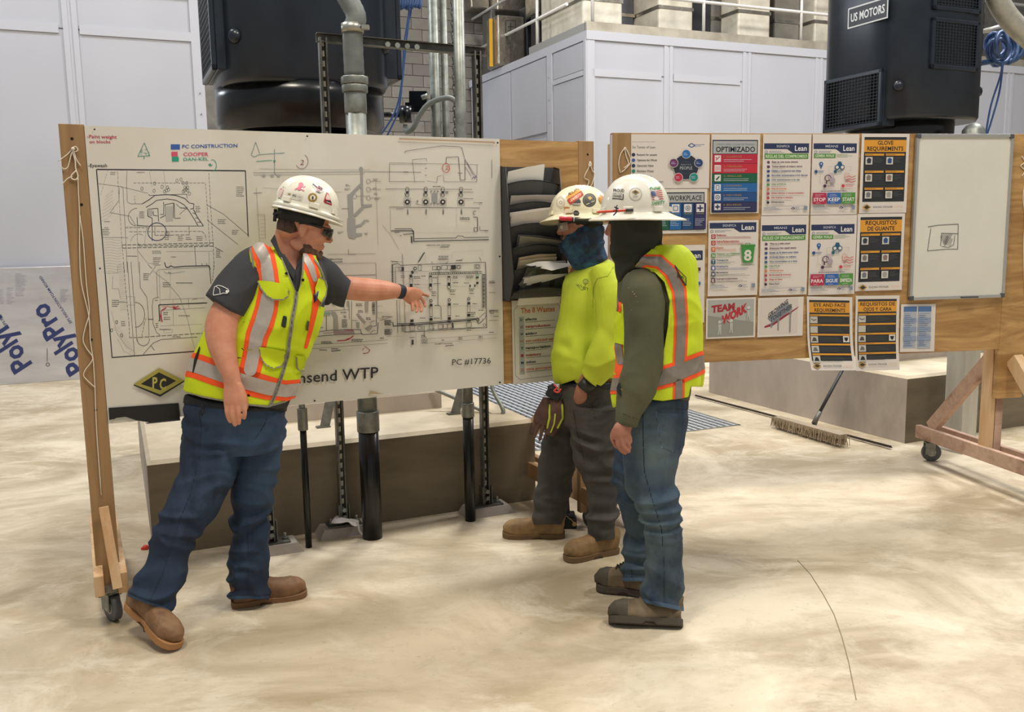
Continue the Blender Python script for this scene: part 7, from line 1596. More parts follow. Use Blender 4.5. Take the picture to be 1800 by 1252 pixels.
# arm openings
arm = np.minimum(Pv[:, 0]-np.interp(Pv[:, 1], [420, 440, 470, 500, 520, 545, 556, 562], [440, 438, 442, 444, 442, 432, 418, 300]), 99); armL = np.interp(Pv[:, 1], [420, 455, 480, 500, 520, 540, 548], [548, 556, 568, 571, 569, 562, 640])-Pv[:, 0]
f = np.minimum(f, np.minimum(arm, armL)); V2 = clip(V_, f); vest = out('safety_vest', V2, M_yel, p1, solid=.003)
Vs = V2; Pv = project(Vs.v)
def vd(nm, fld, m, off=.003, front=True): return decal(nm, Vs, fld, m, vest, off, front)
# vertical bands: orange edged grey tape
pathL = [(455, 434), (466, 455), (471, 480), (474, 510), (468, 545), (461, 568), (452, 590), (446, 622), (440, 650)]
vd('orange_band', sdline(Pv, pathL, [18, 18, 18, 18.5, 20, 21, 20, 19, 19]), M_org, .0028); vd('reflective_band', sdline(Pv, pathL, [9.5, 10, 10.5, 11, 13, 13, 12, 11, 11]), M_sil, .0042)
pathR = [(536, 452), (546, 470), (553, 492), (556, 520), (552, 548), (545, 580), (537, 610)]
vd('orange_band', sdline(Pv, pathR, [13, 12, 10, 7, 5, 4, 3]), M_org, .0028); vd('reflective_band', sdline(Pv, pathR[:3], [5.5, 5.5, 4]), M_sil, .0042)
hb = [(330, 640), (350, 645), (380, 656), (430, 671), (470, 682), (500, 687), (524, 684)]
vd('orange_band', sdline(Pv, hb, [22, 22, 22, 22.5, 21, 18, 17]), M_org, .0028, False); vd('reflective_band', sdline(Pv, hb, [12, 12, 12, 12.5, 12, 11, 10.5]), M_sil, .0044, False)
for o in (): pass
# dark side vent, piping, zip
vd('side_vent', sdline(Pv, [(353, 611), (346, 632), (341, 655)], [1.0, 2.4, 1.0]), mat('221E18', .9), .006)
zipp = [(521, 512), (519, 535), (513, 565), (508, 600), (505, 625), (496, 655), (484, 690), (474, 714)]
vd('zip', sdline(Pv, zipp, 3.0), mat('8C877C', .7), .0065); vd('zip_teeth', sdline(Pv, zipp, .8), mat('4A4A48', .5), .0085)
vd('piping', sdline(Pv, [(477, 414), (488, 438), (498, 460), (508, 484), (520, 512)], 1.5), M_pip, .005); vd('piping', sdline(Pv, [(533, 452), (532, 478), (528, 500), (522, 515)], 1.2), M_pip, .005)
vd('piping', sdline(Pv, [(438, 424), (443, 445), (446, 470), (447, 500), (443, 525), (432, 548), (424, 556)], 1.6), M_pip, .005); vd('piping', sdline(Pv, [(552, 458), (562, 472), (569, 492), (569, 512), (562, 538)], 1.5), M_pip, .005)
vd('piping', np.minimum(sdline(Pv, [(326, 690), (357, 698), (395, 705), (440, 712), (470, 714), (500, 706)], 1.8), 9), M_pip, .005, False)
# pockets with flaps
def pocket(nm, poly, rim, off=.010):
    o = vd(nm, sdpoly(Pv, poly), M_yel, off); q = vd('piping', sdline(Pv, rim, 1.3), M_pip, off+.0015); q.parent = vest; return o
pocket('chest_flap', [(455, 494), (475, 495), (500, 501), (507, 510), (506, 521), (496, 527), (482, 527), (470, 520), (461, 508)], [(455, 495), (461, 508), (470, 520), (482, 527), (496, 527), (506, 521), (507, 511)])
pocket('waist_flap', [(456, 609), (480, 612), (502, 616), (499, 634), (492, 645), (480, 648), (468, 643), (460, 632)], [(457, 613), (460, 632), (468, 643), (480, 648), (492, 645), (499, 634), (501, 620)])
pocket('waist_flap', [(519, 622), (531, 624), (535, 646), (531, 652), (523, 652), (519, 644)], [(519, 626), (519, 644), (523, 652), (531, 652), (535, 645)])
pocket('chest_flap', [(556, 488), (566, 492), (571, 505), (569, 520), (560, 531), (552, 522), (550, 506)], [(558, 487), (567, 493), (571, 507), (568, 521), (561, 531)], .012)
vd('brand_tab', sdpoly(Pv, [(498, 555), (505, 557), (502, 577), (494, 574)]), mat('1E2420', .6), .007); vd('brand_tab', sdpoly(Pv, [(538, 563), (542, 564), (540, 581), (536, 580)]), mat('4A5A20', .6), .007)
for x, y in ((504, 482), (531.5, 492.5), (437, 695)): vd('snap', sdpoly(Pv, circ(x, y, 2.8)), mat('1C1D20', .3, .4), .008)
vd('pen_loop', np.minimum(-np.abs(sdpoly(Pv, circ(421, 620, 9.5)))+.9, 9), mat('20201C', .6), .007)
vd('pocket_seam', sdline(Pv, [(411, 613), (456, 616)], .8), mat('9AA80C', .8), .006); vd('pocket_seam', sdline(Pv, [(453, 560), (425, 568)], .7), mat('9AA80C', .8), .006)
# pens in the far chest pocket
mb = MB(); mb.tube([W(559, 512, 3.70), W(555, 530, 3.70)], .004, 8); o = mb.build('pen', mat('2B4A86', .4)); tag(o, 'blue pen clipped in the pointing man\'s chest pocket', 'pen')
mb = MB(); mb.tube([W(553, 516, 3.70), W(552, 532, 3.70)], .004, 8); o = mb.build('pen', mat('16171A', .4)); tag(o, 'black pen clipped in the pointing man\'s chest pocket', 'pen')
# watch
mb = MB(); a = W(700, 512, 4.153); b = W(706, 513.5, 4.166); d = (b-a)/np.linalg.norm(b-a); ringtube(mb, [(a-d*.006, .033, .031, None), (a, .0345, .0325, None), (b, .0335, .0315, None), (b+d*.006, .032, .030, None)], 22, 2.2); o = wlink('wristband', mb.mesh('wristband'), p1, mat('1E2A38', .5))
# ================================================================== person 2: middle man with blue neck gaiter
circ = lambda x, y, r, n=20, ry=None: [(x+r*cos(2*pi*i/n), y+(ry or r)*sin(2*pi*i/n)) for i in range(n)]
p2_ = empty('person', (.45, 4.45, 0), 0, 'person in yellow long sleeve shirt, blue neck gaiter and grey work trousers, hand in pocket', 'person'); bpy.context.view_layer.update()
mb = MB(); hc = W(1020, 398, 4.40); fw2 = np.array([-cos(radians(14)), sin(radians(14)), 0]); P, HM, hf, hs, hu = head_surf(mb, hc, fw2, .98, .16, ears=False)
ringtube(mb, rings([(1028, 420, 4.42, 24, .06), (1034, 450, 4.43, 26, .062), (1040, 480, 4.45, 40, .09), (1040, 560, 4.45, 45, .09), (1035, 680, 4.43, 45, .09), (1035, 740, 4.42, 42, .08)]), 20)
ringtube(mb, rings([(1060, 490, 4.36, 20, .05), (1066, 560, 4.33, 20, .05), (1058, 620, 4.31, 18, .048), (1036, 655, 4.29, 13, .036), (1026, 676, 4.28, 11, .03), (1021, 690, 4.28, 11.5, .026), (1021, 703, 4.30, 12, .022), (1026, 715, 4.36, 11, .02)]), 18)
hand_chain(mb, [[(1013, 692, 4.28, .010), (1011, 701, 4.29, .009), (1015, 708, 4.34, .008)]]+[[(1018+k*3, 706, 4.33, .009), (1022+k*3, 716, 4.38, .008)] for k in range(4)])
ringtube(mb, rings([(1012, 500, 4.48, 18, .05), (1004, 600, 4.46, 14, .04), (996, 660, 4.45, 12, .03)]), 16)
S = remesh(mb, .0036, 3); out('body', S, M_skinb, p2_)
mb = MB()
for k in (-1, 1): ball(mb, P(.084, .031*k, .012), .012, n=10)
o = wlink('eyes', mb.mesh('eyes'), p2_, mat('D9D2C8', .3)); o['kind'] = 'stuff'
mb = MB(); ball(mb, P(-.016, 0, .05), .098, .082, .078, HM, 18, 12); ball(mb, P(-.05, 0, -.0), .058, .066, .05, HM, 18, 12)
HS = remesh(mb, .005, 2); q = (HS.v-hc)@HM; HS = clip(HS, .045-q[:, 0]); out('hair', HS, mat('17140F', .8), p2_)
# glasses: clear lens, thin frame
gl = MB()
for k in (-1, 1):
    vs = []
    for i in range(9): a = radians(10+55*i/8); vs += [P(.112*cos(a), .088*sin(a)*k, .028), P(.112*cos(a), .088*sin(a)*k, -.016+.008*i/8)]
    gl.add(vs, [(2*i, 2*i+1, 2*i+3, 2*i+2) for i in range(8)], 0, True)
o = wlink('safety_glasses', gl.mesh('safety_glasses'), p2_, mat('C9CCC6', .05, 0, .5, 0, .35))
tb = MB()
for k in (-1, 1): tb.tube(spline([P(.112, .01*k, .028), P(.085, .068*k, .028), P(.04, .083*k, .026), P(-.02, .088*k, .018)], 4), .003, 6)
t_ = wlink('temple', tb.mesh('temple'), p2_, mat('8A8A80', .3)); t_['kind'] = 'stuff'
# gaiter
M_gait = nmat('blue_camo_gaiter', '10213A', '1E4468', (22, 22, 22), rough=.7, bump=.2, bdist=.002, c3='2F6880', contrast=(.42, .58), detail=3)
mb = MB(); ringtube(mb, rings([(1036, 392, 4.42, 26, .082), (1032, 405, 4.42, 31, .086), (1025, 420, 4.42, 37, .088), (1024, 432, 4.42, 40, .086), (1029, 445, 4.43, 36, .08), (1035, 456, 4.44, 33, .085), (1037, 468, 4.45, 29, .09), (1030, 480, 4.45, 22, .08)]), 26, 2.1)
ball(mb, W(1003, 424, 4.40), .045, .07, .035)
G_ = remesh(mb, .005, 3); G_ = fold(G_, .006, 5, 13, 8); pg = project(G_.v); f = np.minimum(pg[:, 1]-np.interp(pg[:, 0], [985, 993, 1003, 1015, 1075], [428, 419, 402, 392, 390]), np.interp(pg[:, 0], [990, 1008, 1030, 1066, 1075], [442, 470, 476, 452, 448])-pg[:, 1]+3)
out('neck_gaiter', clip(G_, f), M_gait, p2_, solid=.003)
# shirt
mb = MB(); ringtube(mb, rings([(1038, 462, 4.45, 22, .07), (1042, 474, 4.45, 42, .11), (1045, 495, 4.45, 52, .135), (1044, 530, 4.45, 57, .145), (1041, 570, 4.45, 59, .145), (1036, 610, 4.44, 60, .145), (1033, 640, 4.43, 62, .148), (1033, 662, 4.43, 60, .145), (1036, 676, 4.42, 52, .13)]), 28, 2.3)
ringtube(mb, rings([(1058, 480, 4.36, 24, .07), (1068, 510, 4.29, 27, .07), (1073, 560, 4.25, 27, .068), (1069, 605, 4.235, 28, .066), (1060, 635, 4.235, 29, .062), (1048, 655, 4.245, 23, .054), (1039, 667, 4.255, 19, .048)]), 20)
ringtube(mb, rings([(1020, 490, 4.48, 24, .07), (1006, 560, 4.47, 20, .06), (1000, 620, 4.46, 18, .055), (993, 655, 4.45, 17, .045)]), 18)
T = remesh(mb, .0065, 4); zz = T.v[:, 2]; T = fold(T, .011, 5, 6, 12, .4+1.1*np.exp(-((zz-1.05)/.1)**2)+.6*np.exp(-((zz-1.35)/.1)**2)); pt = project(T.v)
f = np.interp(pt[:, 0], [965, 985, 1010, 1030, 1060, 1100], [672, 676, 668, 668, 680, 684])-pt[:, 1]
cuf = (pt[:, 0]-1012)*.0+9; T2 = clip(T, f+6*(pt[:, 0] > 1012)*(pt[:, 0] < 1048)); shirt2 = out('long_sleeve_shirt', T2, M_yel2, p2_, solid=.002)
decal('shoulder_seam', T, sdline(pt, [(1078, 470), (1068, 486), (1050, 490), (1044, 505), (1040, 560)], .8), mat('8F9C28', .9), shirt2, .002)
def lg(p):
    p.text('WYATT', 1014, 1034, 503, 5, '5A6420', .0, slope=.42); p.ring(1029.5, 495, 4.5, 1.0, '7A8430'); p.line([(1029, 500), (1026, 509)], 1, '5A6420'); p.line([(1012, 500), (1022, 510), (1030, 508)], .8, '7A8430'); p.disc(1029.5, 495, 3, '98A440', 10)
o = surf_print('chest_logo', T, shirt2, lg, .002); o['kind'] = 'stuff'; o['label'] = 'small dark tree emblem with lettering'
# trousers
M_tr = nmat('grey_work_trousers', '33322E', '484640', (5, 5, 3), rough=.85, bump=.3, bdist=.0015, detail=6, fine=420, c3='5C584B', contrast=(.35, .7))
mb = MB(); ringtube(mb, rings([(1036, 668, 4.42, 50, .125), (1036, 690, 4.42, 53, .13), (1035, 715, 4.42, 54, .132), (1032, 745, 4.42, 54, .12)]), 26, 2.3)
ringtube(mb, rings([(1045, 715, 4.36, 42, .10), (1046, 760, 4.35, 43, .10), (1050, 800, 4.34, 39, .092), (1056, 830, 4.33, 33, .085), (1060, 862, 4.32, 27, .075), (1060, 900, 4.31, 26, .070), (1056, 930, 4.30, 25, .068), (1054, 950, 4.30, 23.5, .066)]), 24)
ringtube(mb, rings([(1008, 725, 4.47, 38, .095), (990, 770, 4.50, 31, .09), (984, 800, 4.52, 29, .085), (976, 830, 4.54, 30, .08), (973, 860, 4.55, 29, .078), (966, 895, 4.56, 27, .075), (961, 918, 4.57, 24, .07), (960, 930, 4.57, 23, .068)]), 24)
J = remesh(mb, .0065, 4); zz = J.v[:, 2]; J = fold(J, .014, 4.5, 14, 41, .3+1.0*np.exp(-((zz-.50)/.14)**2)+.9*np.exp(-((zz-.16)/.12)**2)); pj = project(J.v)
f = np.where(pj[:, 0] < 1000+((pj[:, 1]-850)*.0), 922-pj[:, 1], 951-(pj[:, 0]-1054)*.12-pj[:, 1]); f = np.where(pj[:, 1] < 800, 9, f); f = np.minimum(f, pj[:, 1]-672)
tr = out('work_trousers', clip(J, f), M_tr, p2_, solid=.003)
for ln in ([(1022, 716), (1038, 712), (1050, 700)], [(1038, 720), (1052, 726), (1083, 722)], [(1040, 712), (1046, 735)], [(1008, 720), (1015, 760), (1028, 815)]): decal('seam', J, sdline(pj, ln, .8), mat('2A2A27', .9), tr, .002)
decal('belt', J, sdline(pj, [(985, 672), (1085, 680)], 5), mat('1C1D1F', .5), p2_, .005)
M_bootB = nmat('tan_leather', '7A5E3C', '97794F', (14, 14, 14), rough=.75, bump=.3, bdist=.002, c3='665036', contrast=(.35, .65)); M_soleB = mat('6F5638', .8)
boot(p2_, Fl(991, 944), Fl(884, 944), W(962, 912, 4.57), .050, 'work_boot', M_bootB, M_soleB, h=.125); boot(p2_, Fl(1083, 970), Fl(993, 988), W(1056, 945, 4.30), .052, 'work_boot', M_bootB, M_soleB, h=.13)
# hat
hat2, HSf, HP = hard_hat('hard_hat', p2_, W(1019, 380, 4.40), fw2, .0, .10, M_hat3, a=.140, b=.118, h=.140, brim=.034, peak=.02)
def stk(nm, poly, m, off=.0012): return decal(nm, HSf, sdpoly(project(HSf.v), poly), m, hat2, off)
stk('sticker', circ(985.5, 356, 8, 20, 11), mat('C9BFA2', .4)); stk('sticker', circ(985.5, 356, 5, 16, 7), mat('E6DFC6', .4), .0018); stk('sticker', [(994, 346), (1018, 331), (1023, 336), (1000, 352)], mat('E0A23A', .4)); stk('sticker', [(996, 352), (1022, 336), (1026, 343), (1003, 361)], mat('B23A2C', .4), .002); stk('sticker', [(999, 354), (1021, 340), (1023, 343), (1004, 358)], mat('D4583C', .4), .0028)
stk('sticker', circ(1036, 352, 12), mat('4B4740', .4)); stk('sticker', [(1005, 353), (1020, 350), (1022, 362), (1004, 361)], mat('3B3A36', .4), .0014); stk('sticker', [(1051, 350), (1056, 340), (1062, 349), (1059, 357), (1055, 360)], mat('C98F3A', .4)); stk('sticker', [(990, 364), (1002, 363), (1002, 368), (993, 371)], mat('B27A4A', .4)); stk('sticker', circ(1013, 375, 5.5), mat('2A2A2A', .4))
def hp(p):
    p.poly([(1033, 348), (1037, 345), (1041, 348), (1037, 352)], 'C9A94A'); p.line([(1030, 360), (1045, 353)], 1.8, 'B9B3A0'); p.ring(1036, 352, 9.6, .6, '8C8878'); p.text('RUN', 999, 1018, 344.5, 5, '7A4A22', .02, slope=-.6); p.text('SAFETY', 1003, 1022, 355, 5.5, 'EBD9B0', .02, slope=-.62); p.text('OWNER', 1006, 1021, 361, 4, 'D9D3C0', .02)
    p.ring(985.5, 356, 2.5, 1.0, '9A9074'); p.line([(1054, 354), (1058, 345)], 1.6, '2A2520'); p.line([(1057, 356), (1060, 349)], 1.2, '2A2520')
o = surf_print('sticker_print', HSf, hat2, hp, .0032); o['kind'] = 'stuff'
# marker on the brim of hat 2
a = W(983, 384, 4.255); b = W(1040, 386, 4.25)
mk = empty('marker_pen', tuple((a+b)/2), 0, 'red capped marker pen strapped along the brim of the middle hard hat', 'marker')
d = b-a
def seg(nm, t0, t1, r, c):
    mb = MB(); mb.tube([a+d*t0, a+d*(t0+.02), a+d*(t1-.02), a+d*t1], [r*.8, r, r, r*.8], 14); wlink(nm, mb.mesh(nm), mk, mat(c, .35))
seg('cap', 0, .4, .0105, 'C22A3A'); seg('barrel', .40, .92, .009, '3A3B40'); seg('end_plug', .9, 1.0, .0085, '2A2B2E')
mb = MB(); ringtube(mb, [(a+d*.44, .0125, .0125, None), (a+d*.47, .0125, .0125, None)], 10); wlink('strap', mb.mesh('strap'), mk, mat('C9C6BC', .6))
# watch, gloves on the belt
mb = MB(); a = W(1036, 671, 4.272); b = W(1025, 684, 4.275); ringtube(mb, [(a, .041, .044, None), (b, .037, .040, None)], 20, 2.3); wlink('watch_strap', mb.mesh('watch_strap'), p2_, mat('2A2C2A', .5))
M_glv = nmat('brown_glove', '4A332C', '5D443A', (20, 20, 20), rough=.9, bump=.3, bdist=.002)
g1 = MB(); ringtube(g1, rings([(966, 700, 4.36, 12, .016), (962, 715, 4.355, 15, .018), (955, 732, 4.35, 17, .018), (951, 745, 4.35, 15, .015)]), 14, 2.3)
hand_chain(g1, [[(943, 740, 4.35, .010), (938, 750, 4.35, .0095), (935, 761, 4.35, .0085)], [(948, 745, 4.345, .010), (943, 757, 4.345, .0095), (939, 769, 4.345, .0085)], [(955, 746, 4.345, .010), (952, 760, 4.345, .0095), (949, 773, 4.345, .0085)], [(962, 742, 4.35, .010), (961, 758, 4.35, .009), (958, 772, 4.35, .008)]])
o = out('work_glove', remesh(g1, .004, 2), M_glv, None); tag(o, 'dark brown glove hanging fingers down from the middle man\'s belt', 'glove', 'gloves on the belt')
g2 = MB(); ringtube(g2, rings([(976, 702, 4.34, 10, .016), (978, 720, 4.335, 14, .018), (976, 740, 4.335, 14, .018), (970, 756, 4.34, 10, .014), (966, 766, 4.34, 7, .01)]), 14, 2.3)
S = remesh(g2, .004, 2); o = out('work_glove', S, M_glv, None); tag(o, 'glove with yellow green edging hanging beside the dark brown glove', 'glove', 'gloves on the belt'); bpy.context.view_layer.update()
pp = project(S.v); decal('piping', S, np.maximum(sdline(pp, [(966, 712), (966, 735), (962, 752)], 1.6), np.maximum(sdline(pp, [(988, 712), (989, 735), (980, 752)], 1.6), sdline(pp, [(976, 728), (974, 745), (968, 760)], 1.2))), mat('B5C53A', .7), o, .0015)
mb = MB(); mb.bar(W(962, 686, 4.33), W(985, 700, 4.33), .05, .03, up=(0, 1, 0)); mb.bar(W(968, 676, 4.34), W(975, 692, 4.33), .04, .03, up=(0, 1, 0)); o = wlink('belt_pouch', mb.mesh('belt_pouch'), p2_, mat('15171B', .6)); o.modifiers.new('b', 'BEVEL').width = .006
mb = MB(); mb.tube(spline([W(974, 676, 4.31), W(979, 682, 4.31), W(974, 687, 4.31), W(981, 690, 4.31), W(986, 684, 4.31)], 4), .0045, 7); o = mb.build('red_clip', mat('D8443A', .4)); tag(o, 'small red clip on the middle man\'s belt above the gloves', 'clip')
# ================================================================== person 3: nearest right, olive hood and vest
p3 = empty('person', (.55, 3.62, 0), 0, 'person in white full-brim hard hat, olive hood, yellow vest and blue jeans seen from behind', 'person'); bpy.context.view_layer.update()
mb = MB(); hc = W(1108, 398, 3.68); a_ = radians(35); fw3 = np.array([-cos(a_), sin(a_), 0]); P, HM, hf, hs, hu = head_surf(mb, hc, fw3, .98, .12)
ringtube(mb, rings([(1112, 420, 3.69, 28, .06), (1118, 450, 3.70, 32, .07), (1140, 490, 3.72, 50, .09), (1150, 600, 3.70, 55, .09), (1150, 740, 3.66, 52, .09)]), 20)
ringtube(mb, rings([(1128, 500, 3.60, 24, .055), (1128, 580, 3.56, 24, .055), (1122, 650, 3.53, 22, .05), (1112, 700, 3.51, 17, .04), (1105, 727, 3.50, 14, .032), (1101, 742, 3.49, 13.5, .028), (1093, 758, 3.475, 17.5, .024), (1093, 770, 3.475, 17, .02)]), 20)
hand_chain(mb, [[(1080, 755, 3.49, .011), (1076, 768, 3.49, .010), (1080, 780, 3.49, .009), (1084, 786, 3.49, .008)], [(1085, 768, 3.468, .010), (1086, 783, 3.462, .0092), (1093, 793, 3.465, .0085), (1099, 797, 3.47, .0075)], [(1092, 768, 3.462, .010), (1094, 783, 3.456, .0092), (1101, 792, 3.46, .0085), (1106, 794, 3.465, .0075)],
    [(1098, 766, 3.468, .011), (1101, 777, 3.465, .010), (1105, 784, 3.468, .0092), (1107, 787, 3.47, .0085)], [(1104, 762, 3.475, .0105), (1107, 770, 3.475, .0098), (1108, 777, 3.475, .009)]])
ringtube(mb, rings([(1140, 480, 3.85, 22, .05), (1120, 560, 3.92, 20, .05), (1100, 640, 3.9, 18, .045), (1090, 700, 3.85, 14, .03)]), 16)
S = remesh(mb, .0038, 3); out('body', S, M_skinb, p3)
# hood / balaclava with olive shirt in separate pieces
mb = MB(); ringtube(mb, rings([(1113, 368, 3.69, 40, .10), (1115, 385, 3.69, 44, .108), (1116, 405, 3.69, 45, .11), (1117, 425, 3.69, 44, .107), (1117, 442, 3.69, 43, .106), (1117, 458, 3.68, 38, .10), (1112, 473, 3.66, 27, .095), (1108, 486, 3.63, 14, .07)]), 26, 2.15)
ringtube(mb, rings([(1122, 440, 3.71, 40, .10), (1135, 465, 3.72, 44, .11)]), 22)
H = remesh(mb, .0055, 4); H = fold(H, .005, 5, 8, 6); ph = project(H.v)
f = np.minimum(ph[:, 0]-np.interp(ph[:, 1], [360, 385, 430, 438], [1068, 1070, 1074, 1050]), 999); out('hood', clip(H, f), M_hood, p3, solid=.002)
mb = MB()
ringtube(mb, rings([(1140, 448, 3.72, 40, .10), (1150, 475, 3.72, 62, .13), (1152, 510, 3.71, 66, .14), (1154, 560, 3.70, 66, .14), (1153, 620, 3.69, 64, .14), (1152, 680, 3.68, 60, .135), (1152, 705, 3.67, 56, .13)]), 26, 2.3)
ringtube(mb, rings([(1128, 488, 3.63, 32, .075), (1130, 515, 3.59, 37, .08), (1132, 560, 3.565, 35, .075), (1132, 605, 3.55, 34, .072), (1128, 645, 3.535, 33, .068), (1120, 680, 3.52, 31, .062), (1110, 710, 3.505, 25, .052), (1104, 730, 3.495, 21, .046), (1101, 748, 3.49, 19, .042)]), 22)
T = remesh(mb, .0065, 4); zz = T.v[:, 2]; T = fold(T, .009, 5, 7, 15, .5+.8*np.exp(-((zz-1.02)/.1)**2)); pt = project(T.v); f = np.where(pt[:, 0] < 1128, 750-pt[:, 1]+(pt[:, 0]-1100)*.1, 9)
sh3 = out('long_sleeve_shirt', clip(T, f), M_olive, p3, solid=.002); decal('cuff_seam', T, sdline(pt, [(1088, 725), (1122, 738)], .8), mat('3A3B2A', .9), sh3, .002)
def sp(p):
    for x, y, r in ((1112, 513, .9), (1115, 517, 1.2), (1118, 521, .8), (1105, 506, .7), (1121, 530, .6), (1110, 545, .6)): p.disc(x, y, r, 'A9A58E', 6)
o = surf_print('paint_specks', T, sh3, sp, .002); o['kind'] = 'stuff'
# jeans
M_den3 = denim('denim_blue_worn', '1E2E42', '30465E', '5A6A6C')
mb = MB(); ringtube(mb, rings([(1148, 695, 3.66, 58, .13), (1148, 725, 3.66, 60, .14), (1146, 755, 3.66, 59, .14), (1142, 790, 3.655, 56, .125)]), 26, 2.3)
ringtube(mb, rings([(1145, 760, 3.62, 52, .11), (1142, 800, 3.60, 50, .105), (1142, 835, 3.585, 46, .098), (1152, 870, 3.57, 38, .09), (1161, 905, 3.555, 35.5, .084), (1166, 940, 3.545, 32, .078), (1168, 975, 3.54, 31, .074), (1166, 1005, 3.535, 32, .074), (1165, 1040, 3.53, 34, .074), (1168, 1062, 3.53, 32, .07), (1169, 1076, 3.53, 29, .066)]), 24)
ringtube(mb, rings([(1128, 770, 3.72, 44, .10), (1108, 830, 3.76, 31, .09), (1112, 870, 3.79, 29, .08), (1122, 905, 3.81, 27, .076), (1124, 940, 3.82, 26, .072), (1122, 970, 3.82, 26, .072), (1120, 1000, 3.82, 26, .070), (1119, 1022, 3.82, 25, .068)]), 24)
J = remesh(mb, .0065, 4); zz = J.v[:, 2]; J = fold(J, .012, 4.5, 15, 61, .3+.8*np.exp(-((zz-.5)/.13)**2)+1.1*np.exp(-((zz-.14)/.12)**2)); pj = project(J.v)
near = (pj[:, 0] > 1134) | (J.v[:, 1] < 3.68)
hn = 1074-(1198-pj[:, 0])*.22-pj[:, 1]; f = np.where(near, hn, 1022-pj[:, 1]); f = np.where(pj[:, 1] < 900, 9, f); f = np.minimum(f, pj[:, 1]-699)
jn = out('jeans', clip(J, f), M_den3, p3, solid=.003)
decal('hem', J, np.where(near, np.minimum(hn, 7-hn), np.minimum(1022-pj[:, 1], pj[:, 1]-1016)), denim('denim_hem_b', '3A4E68', '4B607A', '5A7085'), jn, .0025)
for ln in ([(1130, 715), (1131, 780), (1133, 830), (1147, 880), (1163, 930), (1168, 1000), (1167, 1060)], [(1153, 733), (1200, 735)], [(1153, 724), (1158, 760), (1163, 787), (1182, 793), (1192, 780)], [(1110, 1000), (1111, 1020)]): decal('seam', J, sdline(pj, ln, .9), mat('6A7C92' if ln[0][1] in (733, 724) else '1E2C3D', .9), jn, .0022)
decal('back_pocket', J, sdpoly(pj, [(1153, 725), (1204, 727), (1198, 770), (1190, 788), (1180, 793), (1163, 786)]), M_den3, jn, .003)
decal('waistband', J, sdline(pj, [(1120, 708), (1210, 712)], 7), M_den3, jn, .004)
M_bootC = nmat('dusty_work_boot', '5A4C3A', '75644C', (14, 14, 14), rough=.8, bump=.35, bdist=.002, c3='84755C', contrast=(.35, .65)); M_soleC = mat('4A4237', .85)
boot(p3, Fl(1198, 1103), Fl(1070, 1098), W(1168, 1055, 3.53), .053, 'work_boot', M_bootC, M_soleC, True, h=.135, sole_h=.028, toecap=True); boot(p3, Fl(1140, 1052)+np.array([0, .03, 0]), Fl(1049, 1036), W(1119, 1005, 3.82), .053, 'work_boot', M_bootC, M_soleC, True, h=.135, sole_h=.028, toecap=True)
# vest
mb = MB(); ringtube(mb, rings([(1146, 432, 3.74, 24, .08), (1150, 448, 3.73, 50, .12), (1156, 475, 3.72, 66, .148), (1158, 510, 3.71, 68, .158), (1158, 560, 3.70, 72, .160), (1157, 620, 3.69, 74, .162), (1154, 665, 3.68, 74, .160), (1150, 698, 3.67, 74, .155), (1150, 715, 3.66, 72, .15)]), 28, 2.3)
ringtube(mb, rings([(1195, 520, 3.78, 28, .08), (1203, 590, 3.78, 30, .08), (1205, 650, 3.77, 30, .08), (1206, 680, 3.76, 28, .075)]), 18)
ringtube(mb, rings([(1130, 455, 3.66, 30, .08), (1128, 480, 3.62, 32, .085)]), 18)
V_ = remesh(mb, .0065, 4); V_ = fold(V_, .007, 5, 6, 71); Pv = project(V_.v); fc = facing(V_)
hem = np.interp(Pv[:, 0], [1075, 1090, 1110, 1140, 1165, 1210, 1214, 1236], [718, 712, 700, 702, 705, 698, 679, 680])-Pv[:, 1]
top = Pv[:, 1]-np.interp(Pv[:, 0], [1060, 1100, 1130, 1150, 1160, 1175], [500, 488, 452, 434, 431, 431])
armhole = -sdpoly(Pv, [(1096, 500), (1104, 486), (1122, 476), (1150, 478), (1168, 496), (1177, 530), (1174, 575), (1166, 620), (1164, 655), (1150, 690), (1120, 730), (1090, 730), (1104, 650), (1104, 560)])
f = np.minimum(hem, top); f = np.where(fc > -.05, np.minimum(f, armhole), f); Vs = clip(V_, f); Pv = project(Vs.v); vest3 = out('safety_vest', Vs, cloth('hi_vis_vest_b', 'BFD210', 'CEE020', rough=.75), p3, solid=.003)
def vd(nm, fld, m, off=.003, front=True): return decal(nm, Vs, fld, m, vest3, off, front)
pth = [(1103, 505), (1112, 478), (1132, 458), (1158, 460), (1180, 480), (1193, 510), (1197, 560), (1196, 600), (1194, 640)]
vd('orange_band', sdline(Pv, pth, [4, 7, 10, 12, 13, 13, 12, 12, 12]), M_org, .003); vd('reflective_band', sdline(Pv, pth, [1, 4, 6, 8, 8.5, 8.5, 8, 8, 8]), M_sil2, .0045)
hb = [(1070, 676), (1100, 676), (1150, 668), (1190, 656), (1215, 645), (1236, 636)]
vd('orange_band', sdline(Pv, hb, [17, 17, 19, 20, 20, 19]), M_org, .0034, False); vd('reflective_band', sdline(Pv, hb, [11, 11, 13, 13.5, 13, 12]), M_sil2, .0048, False)
vd('orange_band', sdline(Pv, [(1193, 672), (1192, 712)], 10), M_org, .0034); vd('reflective_band', sdline(Pv, [(1193, 672), (1192, 712)], 6), M_sil2, .0048)
vd('orange_band', sdline(Pv, [(1086, 603), (1089, 650)], 9), M_org, .003); vd('reflective_band', sdline(Pv, [(1088, 606), (1092, 636)], 6), M_sil2, .0046); vd('orange_band', sdline(Pv, [(1088, 505), (1086, 545)], 7), M_org, .003); vd('reflective_band', sdline(Pv, [(1086, 505), (1084, 545)], 3.6), M_sil2, .0046)
